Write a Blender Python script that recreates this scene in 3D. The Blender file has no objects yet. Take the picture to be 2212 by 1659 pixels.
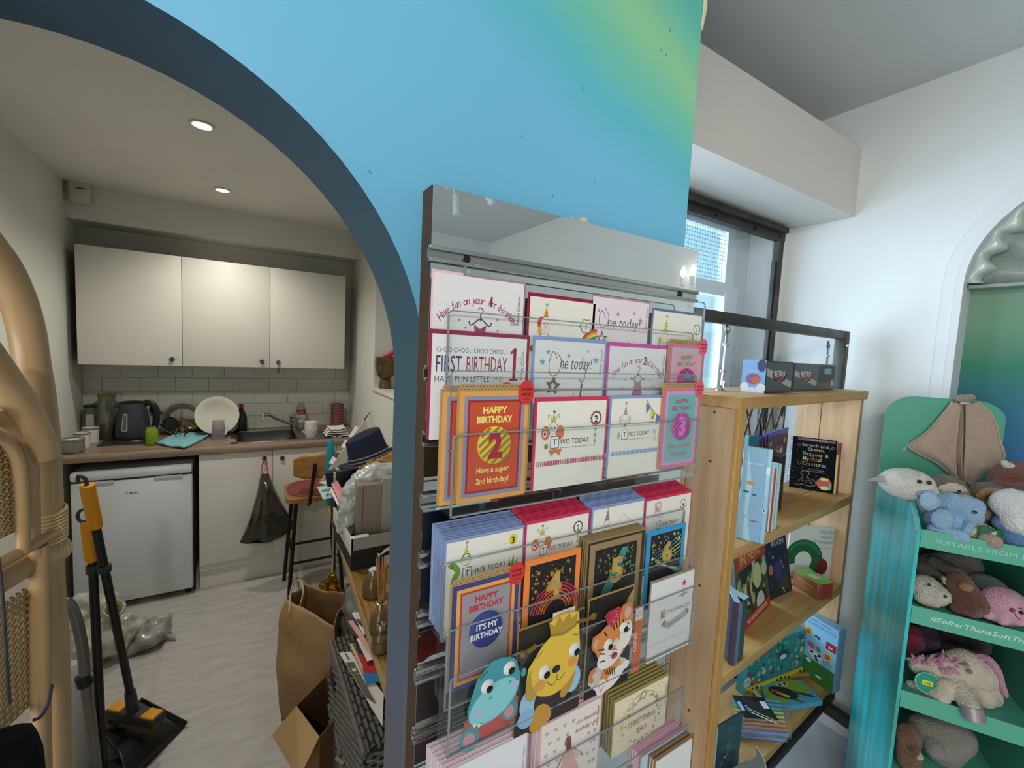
import bpy, bmesh, math, random
from mathutils import Vector, Matrix, noise, Euler
random.seed(7)
sc = bpy.context.scene
COL = sc.collection
PI = math.pi
# ------------------------------------------------------------------ camera (calibrated on a 2212 x 1659 frame)
FPX, YAW, PITCH, ROLL = 950.85, math.radians(31.857), math.radians(-4.527), math.radians(2.810)
CAM = Vector((0, 0, 1.70))
FWD = Vector((math.sin(YAW)*math.cos(PITCH), math.cos(YAW)*math.cos(PITCH), math.sin(PITCH)))
_r = Vector((math.cos(YAW), -math.sin(YAW), 0)); _u = _r.cross(FWD)
RGT = math.cos(ROLL)*_r + math.sin(ROLL)*_u
UPV = -math.sin(ROLL)*_r + math.cos(ROLL)*_u
cd = bpy.data.cameras.new('camera'); cam = bpy.data.objects.new('camera', cd); COL.objects.link(cam)
cd.sensor_width = 36; cd.lens = FPX/2212*36; cd.clip_start = 0.02
cam.matrix_world = Matrix(((RGT.x, UPV.x, -FWD.x, CAM.x), (RGT.y, UPV.y, -FWD.y, CAM.y), (RGT.z, UPV.z, -FWD.z, CAM.z), (0, 0, 0, 1)))
sc.camera = cam
# ------------------------------------------------------------------ world, light, exposure
vs = sc.view_settings
sc.display_settings.display_device = 'sRGB'
vs.view_transform = 'Standard'; vs.look = 'None'; vs.gamma = 1; vs.use_curve_mapping = False
vs.exposure = -0.2
w = bpy.data.worlds.new('daylight'); sc.world = w; w.use_nodes = True
w.node_tree.nodes['Background'].inputs[0].default_value = (0.70, 0.88, 1.0, 1)
w.node_tree.nodes['Background'].inputs[1].default_value = 2.2
try:
    cy = sc.cycles
    cy.use_denoising = True; cy.max_bounces = 8; cy.diffuse_bounces = 4; cy.glossy_bounces = 4; cy.transmission_bounces = 6
    cy.transparent_max_bounces = 24; cy.sample_clamp_indirect = 4.0; cy.caustics_reflective = False; cy.caustics_refractive = False
except Exception:
    pass

def area_light(name, loc, target, sx, sy, power, col):
    l = bpy.data.lights.new(name, 'AREA'); l.shape = 'RECTANGLE'; l.size = sx; l.size_y = sy; l.energy = power; l.color = col
    o = bpy.data.objects.new(name, l); COL.objects.link(o); o.location = loc
    o.rotation_euler = (Vector(target)-Vector(loc)).to_track_quat('-Z', 'Y').to_euler(); return o

def spot_light(name, loc, target, power, ang, col, rad=0.04, blend=0.6):
    l = bpy.data.lights.new(name, 'SPOT'); l.energy = power; l.spot_size = math.radians(ang); l.spot_blend = blend; l.color = col; l.shadow_soft_size = rad
    o = bpy.data.objects.new(name, l); COL.objects.link(o); o.location = loc
    o.rotation_euler = (Vector(target)-Vector(loc)).to_track_quat('-Z', 'Y').to_euler(); return o
SKY = (0.92, 0.91, 1.0)
# daylight: an added unseen window on the left wall, and the real bay window
area_light('daylight_added_window', (-2.45, -1.4, 1.6), (0.9, 0.3, 1.45), 2.6, 1.7, 74, (1.0, 0.97, 0.94))
area_light('daylight_bay_window', (1.42, 1.72, 1.55), (2.25, 0.55, 1.40), 1.15, 1.75, 128, SKY)
spot_light('added_spot_lamp', (-0.50, -1.00, 2.58), (0.55, 0.6, 1.35), 52, 95, (1.0, 0.95, 0.88), 0.05)  # added lamp, out of the mirror's view, aimed at the cards
spot_light('added_spot_lamp', (-0.30, -1.30, 2.58), (2.0, 0.5, 1.1), 34, 70, (1.0, 0.96, 0.92), 0.05)  # added lamp, out of the mirror's view, aimed at the bay side
# kitchen downlights
KSPOT = [(-0.135, 2.36, 2.578), (-0.089, 3.30, 2.578)]
for i, p in enumerate(KSPOT):
    spot_light('kitchen_downlight_lamp', (p[0], p[1], p[2]-0.03), (p[0], p[1], 0), (56, 38)[i], (160, 140)[i], (1.0, 0.965, 0.88), 0.05, 1.0)

# ------------------------------------------------------------------ pixel rays -> world points
def ray(px, py):
    return RGT*((px-1106)/FPX) + UPV*((829.5-py)/FPX) + FWD
def atY(px, py, y):
    d = ray(px, py); return CAM + d*(y/d.y)
def atX(px, py, x):
    d = ray(px, py); return CAM + d*(x/d.x)
def atZ(px, py, z):
    d = ray(px, py); return CAM + d*((z-CAM.z)/d.z)
def atP(px, py, o, n):
    d = ray(px, py); n = Vector(n); return CAM + d*((Vector(o)-CAM).dot(n)/d.dot(n))
def mpp(P):  # metres per pixel at P
    return (Vector(P)-CAM).dot(FWD)/FPX

# ------------------------------------------------------------------ materials
def lin(h):
    if not isinstance(h, str): return tuple(h[:3])
    h = h.lstrip('#'); c = [int(h[i:i+2], 16)/255 for i in (0, 2, 4)]
    return tuple(x/12.92 if x <= 0.04045 else ((x+0.055)/1.055)**2.4 for x in c)
_M = {}
def mat(name, col, rough=0.5, metal=0.0, var=0.0, vs_=8.0, bump=0.0, bs=60.0, coat=0.0, emis=0.0, spec=0.5, sheen=0.0, trans=0.0, ior=1.45, alpha=1.0, stretch=None):
    if name in _M: return _M[name]
    m = bpy.data.materials.new(name); m.use_nodes = True; nt = m.node_tree; b = nt.nodes['Principled BSDF']
    c = lin(col); I = b.inputs
    I['Base Color'].default_value = (*c, 1); I['Roughness'].default_value = rough; I['Metallic'].default_value = metal
    I['Specular IOR Level'].default_value = spec; I['Coat Weight'].default_value = coat; I['Coat Roughness'].default_value = 0.08
    I['Sheen Weight'].default_value = sheen; I['Transmission Weight'].default_value = trans; I['IOR'].default_value = ior; I['Alpha'].default_value = alpha
    if emis:
        I['Emission Color'].default_value = (*c, 1); I['Emission Strength'].default_value = emis
    tc = None
    if var or bump:
        tc = nt.nodes.new('ShaderNodeTexCoord'); src = tc.outputs['Object']
        if stretch:
            mp = nt.nodes.new('ShaderNodeMapping'); mp.inputs['Scale'].default_value = stretch; nt.links.new(src, mp.inputs[0]); src = mp.outputs[0]
    if var:
        n = nt.nodes.new('ShaderNodeTexNoise'); n.inputs['Scale'].default_value = vs_; n.inputs['Detail'].default_value = 5; nt.links.new(src, n.inputs['Vector'])
        r = nt.nodes.new('ShaderNodeValToRGB'); e = r.color_ramp.elements
        e[0].position = 0.3; e[1].position = 0.7
        e[0].color = (*[x*(1-var) for x in c], 1); e[1].color = (*[min(1, x*(1+var)) for x in c], 1)
        nt.links.new(n.outputs['Fac'], r.inputs[0]); nt.links.new(r.outputs[0], I['Base Color'])
    if bump:
        n2 = nt.nodes.new('ShaderNodeTexNoise'); n2.inputs['Scale'].default_value = bs; n2.inputs['Detail'].default_value = 4; nt.links.new(src, n2.inputs['Vector'])
        bp = nt.nodes.new('ShaderNodeBump'); bp.inputs['Strength'].default_value = bump; bp.inputs['Distance'].default_value = 0.01
        nt.links.new(n2.outputs['Fac'], bp.inputs['Height']); nt.links.new(bp.outputs[0], I['Normal'])
    _M[name] = m; return m

def wood(name, c1, c2, scale=(1, 1, 12), rough=0.55, knots=True, c3=None):
    """Grain: stretched noise bands; scale is per object axis (small = along the grain)."""
    if name in _M: return _M[name]
    m = bpy.data.materials.new(name); m.use_nodes = True; nt = m.node_tree; N = nt.nodes; L = nt.links; b = N['Principled BSDF']
    b.inputs['Roughness'].default_value = rough
    tc = N.new('ShaderNodeTexCoord'); mp = N.new('ShaderNodeMapping'); mp.inputs['Scale'].default_value = scale; L.new(tc.outputs['Object'], mp.inputs[0])
    n = N.new('ShaderNodeTexNoise'); n.inputs['Scale'].default_value = 3; n.inputs['Detail'].default_value = 8; n.inputs['Distortion'].default_value = 0.6; L.new(mp.outputs[0], n.inputs['Vector'])
    r = N.new('ShaderNodeValToRGB'); e = r.color_ramp.elements; e[0].position = 0.32; e[1].position = 0.68
    e[0].color = (*lin(c1), 1); e[1].color = (*lin(c2), 1); L.new(n.outputs['Fac'], r.inputs[0])
    out = r.outputs[0]
    if knots:
        v = N.new('ShaderNodeTexVoronoi'); v.inputs['Scale'].default_value = 3.4; mp2 = N.new('ShaderNodeMapping'); mp2.inputs['Scale'].default_value = tuple(0.55 + 0.45*(s > 3) for s in scale)
        L.new(tc.outputs['Object'], mp2.inputs[0]); L.new(mp2.outputs[0], v.inputs['Vector'])
        r2 = N.new('ShaderNodeValToRGB'); e2 = r2.color_ramp.elements; e2[0].position = 0.03; e2[1].position = 0.09
        e2[0].color = (0.75, 0.75, 0.75, 1); e2[1].color = (0, 0, 0, 1); L.new(v.outputs['Distance'], r2.inputs[0])
        mx = N.new('ShaderNodeMixRGB'); mx.inputs[2].default_value = (*lin(c3 or '6b4a2a'), 1); L.new(r2.outputs[0], mx.inputs[0]); L.new(out, mx.inputs[1]); out = mx.outputs[0]
    L.new(out, b.inputs['Base Color'])
    bp = N.new('ShaderNodeBump'); bp.inputs['Strength'].default_value = 0.15; bp.inputs['Distance'].default_value = 0.003; L.new(n.outputs['Fac'], bp.inputs['Height']); L.new(bp.outputs[0], b.inputs['Normal'])
    _M[name] = m; return m

def ramp_mat(name, axis, stops, rough=0.5, lo=0.0, hi=1.0, wob=0.0, extra=None):
    """Painted gradient along an axis (object coordinates, lo..hi), slightly wobbly like a hand-sprayed mural."""
    m = bpy.data.materials.new(name); m.use_nodes = True; nt = m.node_tree; N = nt.nodes; L = nt.links; b = N['Principled BSDF']
    b.inputs['Roughness'].default_value = rough
    tc = N.new('ShaderNodeTexCoord'); sp = N.new('ShaderNodeSeparateXYZ'); L.new(tc.outputs['Object'], sp.inputs[0])
    src = sp.outputs['XYZ'.index(axis)]
    if extra:   # add k * another axis
        ma = N.new('ShaderNodeMath'); ma.operation = 'MULTIPLY_ADD'; ma.inputs[1].default_value = extra[1]
        L.new(sp.outputs['XYZ'.index(extra[0])], ma.inputs[0]); L.new(src, ma.inputs[2]); src = ma.outputs[0]
    if wob:
        n = N.new('ShaderNodeTexNoise'); n.inputs['Scale'].default_value = 2.2; n.inputs['Detail'].default_value = 3; L.new(tc.outputs['Object'], n.inputs['Vector'])
        mb = N.new('ShaderNodeMath'); mb.operation = 'MULTIPLY_ADD'; mb.inputs[1].default_value = wob; L.new(n.outputs['Fac'], mb.inputs[0]); L.new(src, mb.inputs[2]); src = mb.outputs[0]
    mr = N.new('ShaderNodeMapRange'); mr.inputs['From Min'].default_value = lo; mr.inputs['From Max'].default_value = hi; L.new(src, mr.inputs[0])
    r = N.new('ShaderNodeValToRGB'); L.new(mr.outputs[0], r.inputs[0]); e = r.color_ramp.elements
    while len(e) < len(stops): e.new(0.5)
    for i, (p, c) in enumerate(stops): e[i].position = p; e[i].color = (*lin(c), 1)
    L.new(r.outputs[0], b.inputs['Base Color']); _M[name] = m; return m

def clear(name, col='ffffff', gloss=0.06, tint=0.0, rough=0.03, fres=0.5):
    """Thin clear acrylic / film: mostly transparent with fresnel gloss and a little body."""
    if name in _M: return _M[name]
    m = bpy.data.materials.new(name); m.use_nodes = True; nt = m.node_tree; N = nt.nodes; L = nt.links; N.remove(N['Principled BSDF'])
    t = N.new('ShaderNodeBsdfTransparent'); c = lin(col); t.inputs[0].default_value = (*c, 1)
    g = N.new('ShaderNodeBsdfGlossy'); g.inputs['Roughness'].default_value = rough
    d = N.new('ShaderNodeBsdfDiffuse'); d.inputs[0].default_value = (*[x*0.9 for x in c], 1)
    fr = N.new('ShaderNodeFresnel'); fr.inputs[0].default_value = 1.45
    ma = N.new('ShaderNodeMath'); ma.operation = 'MULTIPLY_ADD'; ma.inputs[1].default_value = fres; ma.inputs[2].default_value = gloss; ma.use_clamp = True; L.new(fr.outputs[0], ma.inputs[0])
    mx = N.new('ShaderNodeMixShader'); mx.inputs[0].default_value = tint; L.new(t.outputs[0], mx.inputs[1]); L.new(d.outputs[0], mx.inputs[2])
    m2 = N.new('ShaderNodeMixShader'); L.new(ma.outputs[0], m2.inputs[0]); L.new(mx.outputs[0], m2.inputs[1]); L.new(g.outputs[0], m2.inputs[2])
    L.new(m2.outputs[0], N['Material Output'].inputs[0]); _M[name] = m; return m

_m = bpy.data.materials.new('print_ink'); _m.use_nodes = True
_a = _m.node_tree.nodes.new('ShaderNodeVertexColor'); _a.layer_name = 'Col'
_m.node_tree.links.new(_a.outputs[0], _m.node_tree.nodes['Principled BSDF'].inputs['Base Color'])
_m.node_tree.nodes['Principled BSDF'].inputs['Roughness'].default_value = 0.45
INK = _m
def paper(h): return mat('paper_'+h, h, 0.6)
def plush(h, v=0.12): return mat('plush_'+h, h, 0.95, var=v, vs_=40, bump=0.9, bs=260, sheen=0.3)

# ------------------------------------------------------------------ mesh builder
WM = {}
class MB:
    def __init__(s): s.v = []; s.f = []; s.sm = []
    def add(s, vs, fs, smooth=False):
        k = len(s.v); s.v += [Vector(v) for v in vs]; s.f += [tuple(k+i for i in f) for f in fs]; s.sm += [smooth]*len(fs); return s
    def box(s, a, b, T=None):
        x0, y0, z0 = a; x1, y1, z1 = b
        vs = [Vector(p) for p in ((x0,y0,z0),(x1,y0,z0),(x1,y1,z0),(x0,y1,z0),(x0,y0,z1),(x1,y0,z1),(x1,y1,z1),(x0,y1,z1))]
        if T: vs = [T @ v for v in vs]
        return s.add(vs, [(0,3,2,1),(4,5,6,7),(0,1,5,4),(1,2,6,5),(2,3,7,6),(3,0,4,7)])
    def cbox(s, c, d, T=None, bev=0.0):
        c = Vector(c); d = Vector(d)/2
        if bev: return s.rbox(c-d, c+d, bev, T)
        return s.box(c-d, c+d, T)
    def rbox(s, a, b, r, T=None, n=2):
        bm = bmesh.new(); bmesh.ops.create_cube(bm, size=1)
        a = Vector(a); b = Vector(b)
        for v in bm.verts: v.co = Vector([(a[i]+b[i])/2 + v.co[i]*(b[i]-a[i]) for i in range(3)])
        bmesh.ops.bevel(bm, geom=bm.edges[:], offset=min(r, 0.49*min(abs(b[i]-a[i]) for i in range(3))), segments=n, profile=0.5, affect='EDGES')
        return s.frombm(bm, T, True)
    def frombm(s, bm, T=None, smooth=True):
        bm.verts.index_update()
        vs = [(T @ v.co) if T else v.co.copy() for v in bm.verts]; fs = [[v.index for v in f.verts] for f in bm.faces]; bm.free()
        return s.add(vs, fs, smooth)
    def tube(s, pts, r, n=10, closed=False, cap=True, flat=1.0):
        pts = [Vector(p) for p in pts]; m = len(pts); rs = r if isinstance(r, (list, tuple)) else [r]*m
        vs = []; fs = []; prev = None
        for i, p in enumerate(pts):
            t = (pts[(i+1) % m]-pts[i-1]) if closed else (pts[min(i+1, m-1)]-pts[max(i-1, 0)])
            t = t.normalized() if t.length > 1e-9 else Vector((0, 0, 1))
            if prev is None:
                a = t.cross(Vector((0, 0, 1)));
                if a.length < 1e-3: a = t.cross(Vector((1, 0, 0)))
                a.normalize()
            else:
                a = prev - t*prev.dot(t)
                if a.length < 1e-6: a = t.cross(Vector((0, 0, 1)))
                a.normalize()
            prev = a; bb = t.cross(a)
            for k in range(n):
                th = 2*PI*k/n; vs.append(p + a*(rs[i]*math.cos(th)) + bb*(rs[i]*flat*math.sin(th)))
        for i in range(m if closed else m-1):
            j = (i+1) % m
            for k in range(n): fs.append((i*n+k, i*n+(k+1) % n, j*n+(k+1) % n, j*n+k))
        if cap and not closed: fs.append(tuple(range(n))[::-1]); fs.append(tuple(range((m-1)*n, m*n)))
        return s.add(vs, fs, True)
    def cyl(s, p0, p1, r0, r1=None, n=20, cap=True):
        return s.tube([p0, p1], [r0, r0 if r1 is None else r1], n, cap=cap)
    def lathe(s, c, prof, n=28, T=None, cap=True):
        c = Vector(c); vs = []; fs = []
        for r, z in prof:
            for k in range(n):
                th = 2*PI*k/n; v = Vector((r*math.cos(th), r*math.sin(th), z)); vs.append((T @ v if T else v)+c)
        m = len(prof)
        for i in range(m-1):
            for k in range(n): fs.append((i*n+k, i*n+(k+1) % n, (i+1)*n+(k+1) % n, (i+1)*n+k))
        if cap:
            fs.append(tuple(range(n))[::-1]); fs.append(tuple(range((m-1)*n, m*n)))
        return s.add(vs, fs, True)
    def ball(s, c, r, n=16, T=None):
        r = Vector((r, r, r)) if not hasattr(r, '__len__') else Vector(r)
        bm = bmesh.new(); bmesh.ops.create_uvsphere(bm, u_segments=n, v_segments=max(6, n*2//3), radius=1)
        M_ = Matrix.Translation(Vector(c)) @ (T.to_4x4() if T else Matrix()) @ Matrix.Diagonal((*r, 1))
        return s.frombm(bm, M_, True)
    def prism(s, pts, o, ex, ey, d):
        """polygon pts (2d) in plane o + u*ex + v*ey, extruded by vector d"""
        o = Vector(o); ex = Vector(ex); ey = Vector(ey); d = Vector(d); n = len(pts)
        a = [o+ex*p[0]+ey*p[1] for p in pts]
        vs = a+[p+d for p in a]
        fs = [tuple(range(n)), tuple(range(n, 2*n))[::-1]]+[(i, i+n, (i+1) % n+n, (i+1) % n) for i in range(n)]
        return s.add(vs, fs)
    def grid(s, f, nu, nv, smooth=True, closed_u=False):
        vs = [f(i/nu if closed_u else i/(nu-1), j/(nv-1)) for j in range(nv) for i in range(nu)]
        fs = [(j*nu+i, j*nu+(i+1) % nu, (j+1)*nu+(i+1) % nu, (j+1)*nu+i) for j in range(nv-1) for i in range(nu if closed_u else nu-1)]
        return s.add(vs, fs, smooth)
    def T(s, M_):
        s.v = [M_ @ v for v in s.v]; return s
    def build(s, name, m, parent=None, world=False, kind=None, solid=0.0, normals=True):
        me = bpy.data.meshes.new(name)
        vs = s.v
        if parent is not None and world:
            inv = WM[parent.name].inverted(); vs = [inv @ v for v in vs]
        me.from_pydata([tuple(v) for v in vs], [], s.f)
        me.polygons.foreach_set('use_smooth', s.sm)
        if normals or solid:
            bm = bmesh.new(); bm.from_mesh(me)
            if normals: bmesh.ops.recalc_face_normals(bm, faces=bm.faces[:])
            bm.to_mesh(me); bm.free()
        if any(s.sm):
            try: me.set_sharp_from_angle(angle=math.radians(42))
            except Exception: pass
        if m is not None: me.materials.append(m)
        o = bpy.data.objects.new(name, me); COL.objects.link(o)
        if parent is not None: o.parent = parent
        if solid:
            md = o.modifiers.new('thickness', 'SOLIDIFY'); md.thickness = solid; md.offset = 0
        if kind: o['kind'] = kind
        WM[o.name] = (WM[parent.name] if parent is not None else Matrix())
        return o

def tag(o, label, cat, group=None):
    o['label'] = label; o['category'] = cat
    if group: o['group'] = group
    return o
def thing(name, label, cat, loc=(0, 0, 0), rz=0.0, group=None, rot=None):
    o = bpy.data.objects.new(name, None); COL.objects.link(o); o.empty_display_size = 0.05
    o.location = loc; e = Euler(rot) if rot else Euler((0, 0, rz)); o.rotation_euler = e
    WM[o.name] = Matrix.Translation(Vector(loc)) @ e.to_matrix().to_4x4()
    return tag(o, label, cat, group)
def struct(o): o['kind'] = 'structure'; return o

def blob(parts, vox=0.005, smooth=6, nz=0.0, nscale=30.0, seed=0.0):
    """One continuous surface from overlapping capsules ((p0, p1, r0, r1)) or ellipsoids ((c, (rx, ry, rz))[, rotation])."""
    b = MB()
    for p in parts:
        if len(p) == 4:
            p0, p1 = Vector(p[0]), Vector(p[1]); L_ = 6
            pts = [p0.lerp(p1, i/L_) for i in range(L_+1)]; rs = [p[2]+(p[3]-p[2])*i/L_ for i in range(L_+1)]
            b.tube(pts, rs, 14); b.ball(p0, p[2], 14); b.ball(p1, p[3], 14)
        else: b.ball(p[0], p[1], 20, p[2] if len(p) > 2 else None)
    me = bpy.data.meshes.new('tmp'); me.from_pydata([tuple(v) for v in b.v], [], b.f)
    o = bpy.data.objects.new('tmp', me); COL.objects.link(o)
    md = o.modifiers.new('r', 'REMESH'); md.mode = 'VOXEL'; md.voxel_size = vox
    ms = o.modifiers.new('s', 'SMOOTH'); ms.iterations = smooth; ms.factor = 0.6
    dg = bpy.context.evaluated_depsgraph_get(); ev = o.evaluated_get(dg); em = ev.to_mesh()
    vs = [v.co.copy() for v in em.vertices]; nr = [v.normal.copy() for v in em.vertices]; fs = [tuple(p.vertices) for p in em.polygons]
    ev.to_mesh_clear(); bpy.data.objects.remove(o); bpy.data.meshes.remove(me)
    if nz:
        vs = [v + n_*(noise.noise(v*nscale+Vector((seed, seed, seed)))*nz) for v, n_ in zip(vs, nr)]
    r = MB(); r.add(vs, fs, True); return r

def smoothpath(pts, n=6, closed=False):
    """Catmull-Rom through the points."""
    P = [Vector(p) for p in pts]; m = len(P); out = []
    for i in range(m if closed else m-1):
        g = (lambda k: P[k % m]) if closed else (lambda k: P[max(0, min(m-1, k))])
        a, b_, c, d = g(i-1), g(i), g(i+1), g(i+2)
        for k in range(n):
            t = k/n
            out.append(0.5*((2*b_)+(c-a)*t+(2*a-5*b_+4*c-d)*t*t+(3*b_-a-3*c+d)*t*t*t))
    if not closed: out.append(P[-1])
    return out

# ------------------------------------------------------------------ flat print (lettering and drawings on paper)
_TX = {}
def glyphs(s_, bold=0.0):
    k = (s_, bold)
    if k not in _TX:
        cu = bpy.data.curves.new('t', 'FONT'); cu.body = s_; cu.size = 1.0; cu.resolution_u = 2; cu.offset = bold
        o = bpy.data.objects.new('t', cu); COL.objects.link(o)
        dg = bpy.context.evaluated_depsgraph_get(); ev = o.evaluated_get(dg); me = ev.to_mesh()
        vs = [(v.co.x, v.co.y) for v in me.vertices]; fs = [tuple(p.vertices) for p in me.polygons]
        ev.to_mesh_clear(); bpy.data.objects.remove(o); bpy.data.curves.remove(cu)
        _TX[k] = (vs, fs)
    return _TX[k]

class Print:
    """Flat shapes on a sheet; u to the right, v up, in the sheet's own units (sheet width = W units). Each shape lies a hair above the last."""
    def __init__(s, step=0.000015): s.v = []; s.f = []; s.c = []; s.k = 1; s.step = step
    def poly(s, pts, col, faces=None):
        z = s.k*s.step; s.k += 1; k = len(s.v); s.v += [(p[0], p[1], z) for p in pts]
        fs = faces or [tuple(range(len(pts)))]
        s.f += [tuple(k+i for i in f) for f in fs]; c = lin(col); s.c += [c]*len(fs); return s
    def rect(s, a, b, c, d, col): return s.poly([(a, b), (c, b), (c, d), (a, d)], col)
    def disc(s, u, v, r, col, ry=None, rot=0, n=20):
        ry = ry or r; ca, sa = math.cos(rot), math.sin(rot)
        return s.poly([(u+r*math.cos(t)*ca-ry*math.sin(t)*sa, v+r*math.cos(t)*sa+ry*math.sin(t)*ca) for t in [2*PI*i/n for i in range(n)]], col)
    def arc(s, u, v, r, wd, a0, a1, col, n=16, ry=None):
        ry = ry or r; k = ry/r
        ps = [math.radians(a0+(a1-a0)*i/n) for i in range(n+1)]
        pts = [(u+(r+wd/2)*math.cos(t), v+(r+wd/2)*k*math.sin(t)) for t in ps]+[(u+(r-wd/2)*math.cos(t), v+(r-wd/2)*k*math.sin(t)) for t in ps]
        return s.poly(pts, col, [(i, i+1, n+2+i, n+1+i) for i in range(n)])
    def ring(s, u, v, r, wd, col, ry=None): return s.arc(u, v, r, wd, 0, 360, col, 24, ry)
    def line(s, pts, wd, col):
        n = len(pts); L_ = []; R_ = []
        for i in range(n):
            a = Vector(pts[max(0, i-1)]); b = Vector(pts[min(n-1, i+1)]); d = (b-a)
            d = d.normalized() if d.length else Vector((1, 0)); q = Vector((-d.y, d.x))*(wd/2); p = Vector(pts[i])
            L_.append(tuple(p+q)); R_.append(tuple(p-q))
        return s.poly(L_+R_, col, [(i, i+1, n+i+1, n+i) for i in range(n-1)])
    def curve(s, pts, wd, col, n=6):
        return s.line([(p.x, p.y) for p in smoothpath([(a, b, 0) for a, b in pts], n)], wd, col)
    def star(s, u, v, r, col, n=5, inner=0.42, rot=90, hollow=0):
        ps = [(u+(r if i % 2 == 0 else r*inner)*math.cos(math.radians(rot+180*i/n)), v+(r if i % 2 == 0 else r*inner)*math.sin(math.radians(rot+180*i/n))) for i in range(2*n)]
        if hollow:
            q = [(u+(a-u)*hollow, v+(b-v)*hollow) for a, b in ps]; m = 2*n
            return s.poly(ps+q, col, [(i, (i+1) % m, m+(i+1) % m, m+i) for i in range(m)])
        return s.poly([(u, v)]+ps, col, [(0, i+1, (i+1) % (2*n)+1) for i in range(2*n)])
    def heart(s, u, v, r, col):
        pts = [(u+r*0.062*16*math.sin(t)**3, v+r*0.062*(13*math.cos(t)-5*math.cos(2*t)-2*math.cos(3*t)-math.cos(4*t))) for t in [2*PI*i/16 for i in range(16)]]
        return s.poly([(u, v)]+pts, col, [(0, i+1, (i+1) % 16+1) for i in range(16)])
    def text(s, t, u, v, size, col, al='c', wid=None, shear=0.0, rot=0.0, bold=0.0, sx=1.0):
        vs, fs = glyphs(t, bold)
        if not vs: return s
        x0 = min(p[0] for p in vs); x1 = max(p[0] for p in vs); k = size*sx
        if wid: k = wid/max(1e-6, x1-x0)
        off = {'l': x0, 'c': (x0+x1)/2, 'r': x1}[al]; ca, sa = math.cos(math.radians(rot)), math.sin(math.radians(rot)); pts = []
        for x, y in vs:
            a = (x-off)*k + shear*y*size; b = y*size; pts.append((u+a*ca-b*sa, v+a*sa+b*ca))
        return s.poly(pts, col, fs)
    def arctext(s, t, u, v, r, a0, a1, size, col, shear=0.0, bold=0.0, sx=1.0):
        n = len(t)
        for i, ch in enumerate(t):
            if ch == ' ': continue
            a = a0+(a1-a0)*i/(n-1)
            s.text(ch, u+r*math.cos(math.radians(a)), v+r*math.sin(math.radians(a)), size, col, 'c', None, shear, a-90, bold, sx)
        return s
    def build(s, name, parent, o, ex, ey, scale, flip=False):
        """o: origin in the parent's coordinates, ex/ey unit vectors of the sheet, normal = ex x ey"""
        o = Vector(o); ex = Vector(ex).normalized(); ey = Vector(ey).normalized(); nrm = ex.cross(ey)
        me = bpy.data.meshes.new(name); me.from_pydata([tuple(o+ex*(a*scale)+ey*(b*scale)+nrm*z) for a, b, z in s.v], [], s.f)
        ca = me.color_attributes.new('Col', 'FLOAT_COLOR', 'CORNER'); i = 0; buf = []
        for f, c in zip(s.f, s.c): buf += [c[0], c[1], c[2], 1.0]*len(f)
        ca.data.foreach_set('color', buf)
        me.materials.append(INK); ob = bpy.data.objects.new(name, me); COL.objects.link(ob); ob.parent = parent
        WM[ob.name] = WM[parent.name]; return ob
# ================================================================== the setting
YW, TW = 0.64, 0.16            # arch wall face and thickness
XR, ZC = 2.37, 2.86            # right wall, shop ceiling
KXL, KXR, KYB, KZ = -0.90, 0.82, 4.02, 2.58   # kitchen
XP = 0.82                      # free end of the arch wall
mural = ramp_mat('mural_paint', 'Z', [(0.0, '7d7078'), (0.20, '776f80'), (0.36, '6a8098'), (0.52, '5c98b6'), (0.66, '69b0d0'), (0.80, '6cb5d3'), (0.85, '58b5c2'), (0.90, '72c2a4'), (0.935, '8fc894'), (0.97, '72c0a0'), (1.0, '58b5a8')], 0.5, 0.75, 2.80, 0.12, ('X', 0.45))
white = mat('wall_white', 'd9dad6', 0.75, var=0.02, vs_=3, bump=0.05, bs=120)
kwhite = mat('kitchen_white', 'd9d8cf', 0.75, var=0.02, vs_=3, bump=0.05, bs=120)
ceilm = mat('ceiling_white', 'cfd0ce', 0.9, var=0.03, vs_=2)
beamm = mat('beam_paint', 'd3cec4', 0.7, var=0.015, vs_=3)

# arch wall: outline with the arched opening, extruded
AX, AR, AZ = -0.19, 0.432, 1.632
b = MB()
arc = [(AX+AR*math.cos(PI*i/40), AZ+AR*math.sin(PI*i/40)) for i in range(41)]
def wall_quad(y, flip):
    pts = []; fs = []
    for x, z in arc: pts += [(x, y, z), (x, y, ZC)]
    fs += [(2*i, 2*i+1, 2*i+3, 2*i+2) for i in range(40)]
    k = len(pts); xr, xl = AX+AR, AX-AR
    pts += [(xr, y, 0), (XP, y, 0), (XP, y, ZC), (xr, y, ZC), (xr, y, AZ), (xl, y, 0), (-2.6, y, 0), (-2.6, y, ZC), (xl, y, ZC), (xl, y, AZ)]
    fs += [(k, k+1, k+2, k+3, k+4), (k+5, k+6, k+7, k+8, k+9)]
    b.add(pts, fs)
wall_quad(YW, 0); wall_quad(YW+TW, 1)
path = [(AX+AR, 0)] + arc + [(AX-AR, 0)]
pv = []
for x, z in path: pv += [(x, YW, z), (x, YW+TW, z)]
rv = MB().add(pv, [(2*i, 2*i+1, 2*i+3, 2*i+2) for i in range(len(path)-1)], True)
b.add([(XP, YW, 0), (XP, YW+TW, 0), (XP, YW+TW, ZC), (XP, YW, ZC)], [(0, 1, 2, 3)])
wa = struct(b.build('wall_arch', mural)); rv.build('reveal', ramp_mat('reveal_paint_shaded', 'Z', [(0.0, '6a6068'), (0.3, '586478'), (0.55, '41606f'), (0.8, '2b5468'), (1.0, '214a60')], 0.5, 0.8, 2.07, 0.08), wa)  # mural blue to mauve, with the soffit's shade painted in, darker upward

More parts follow.
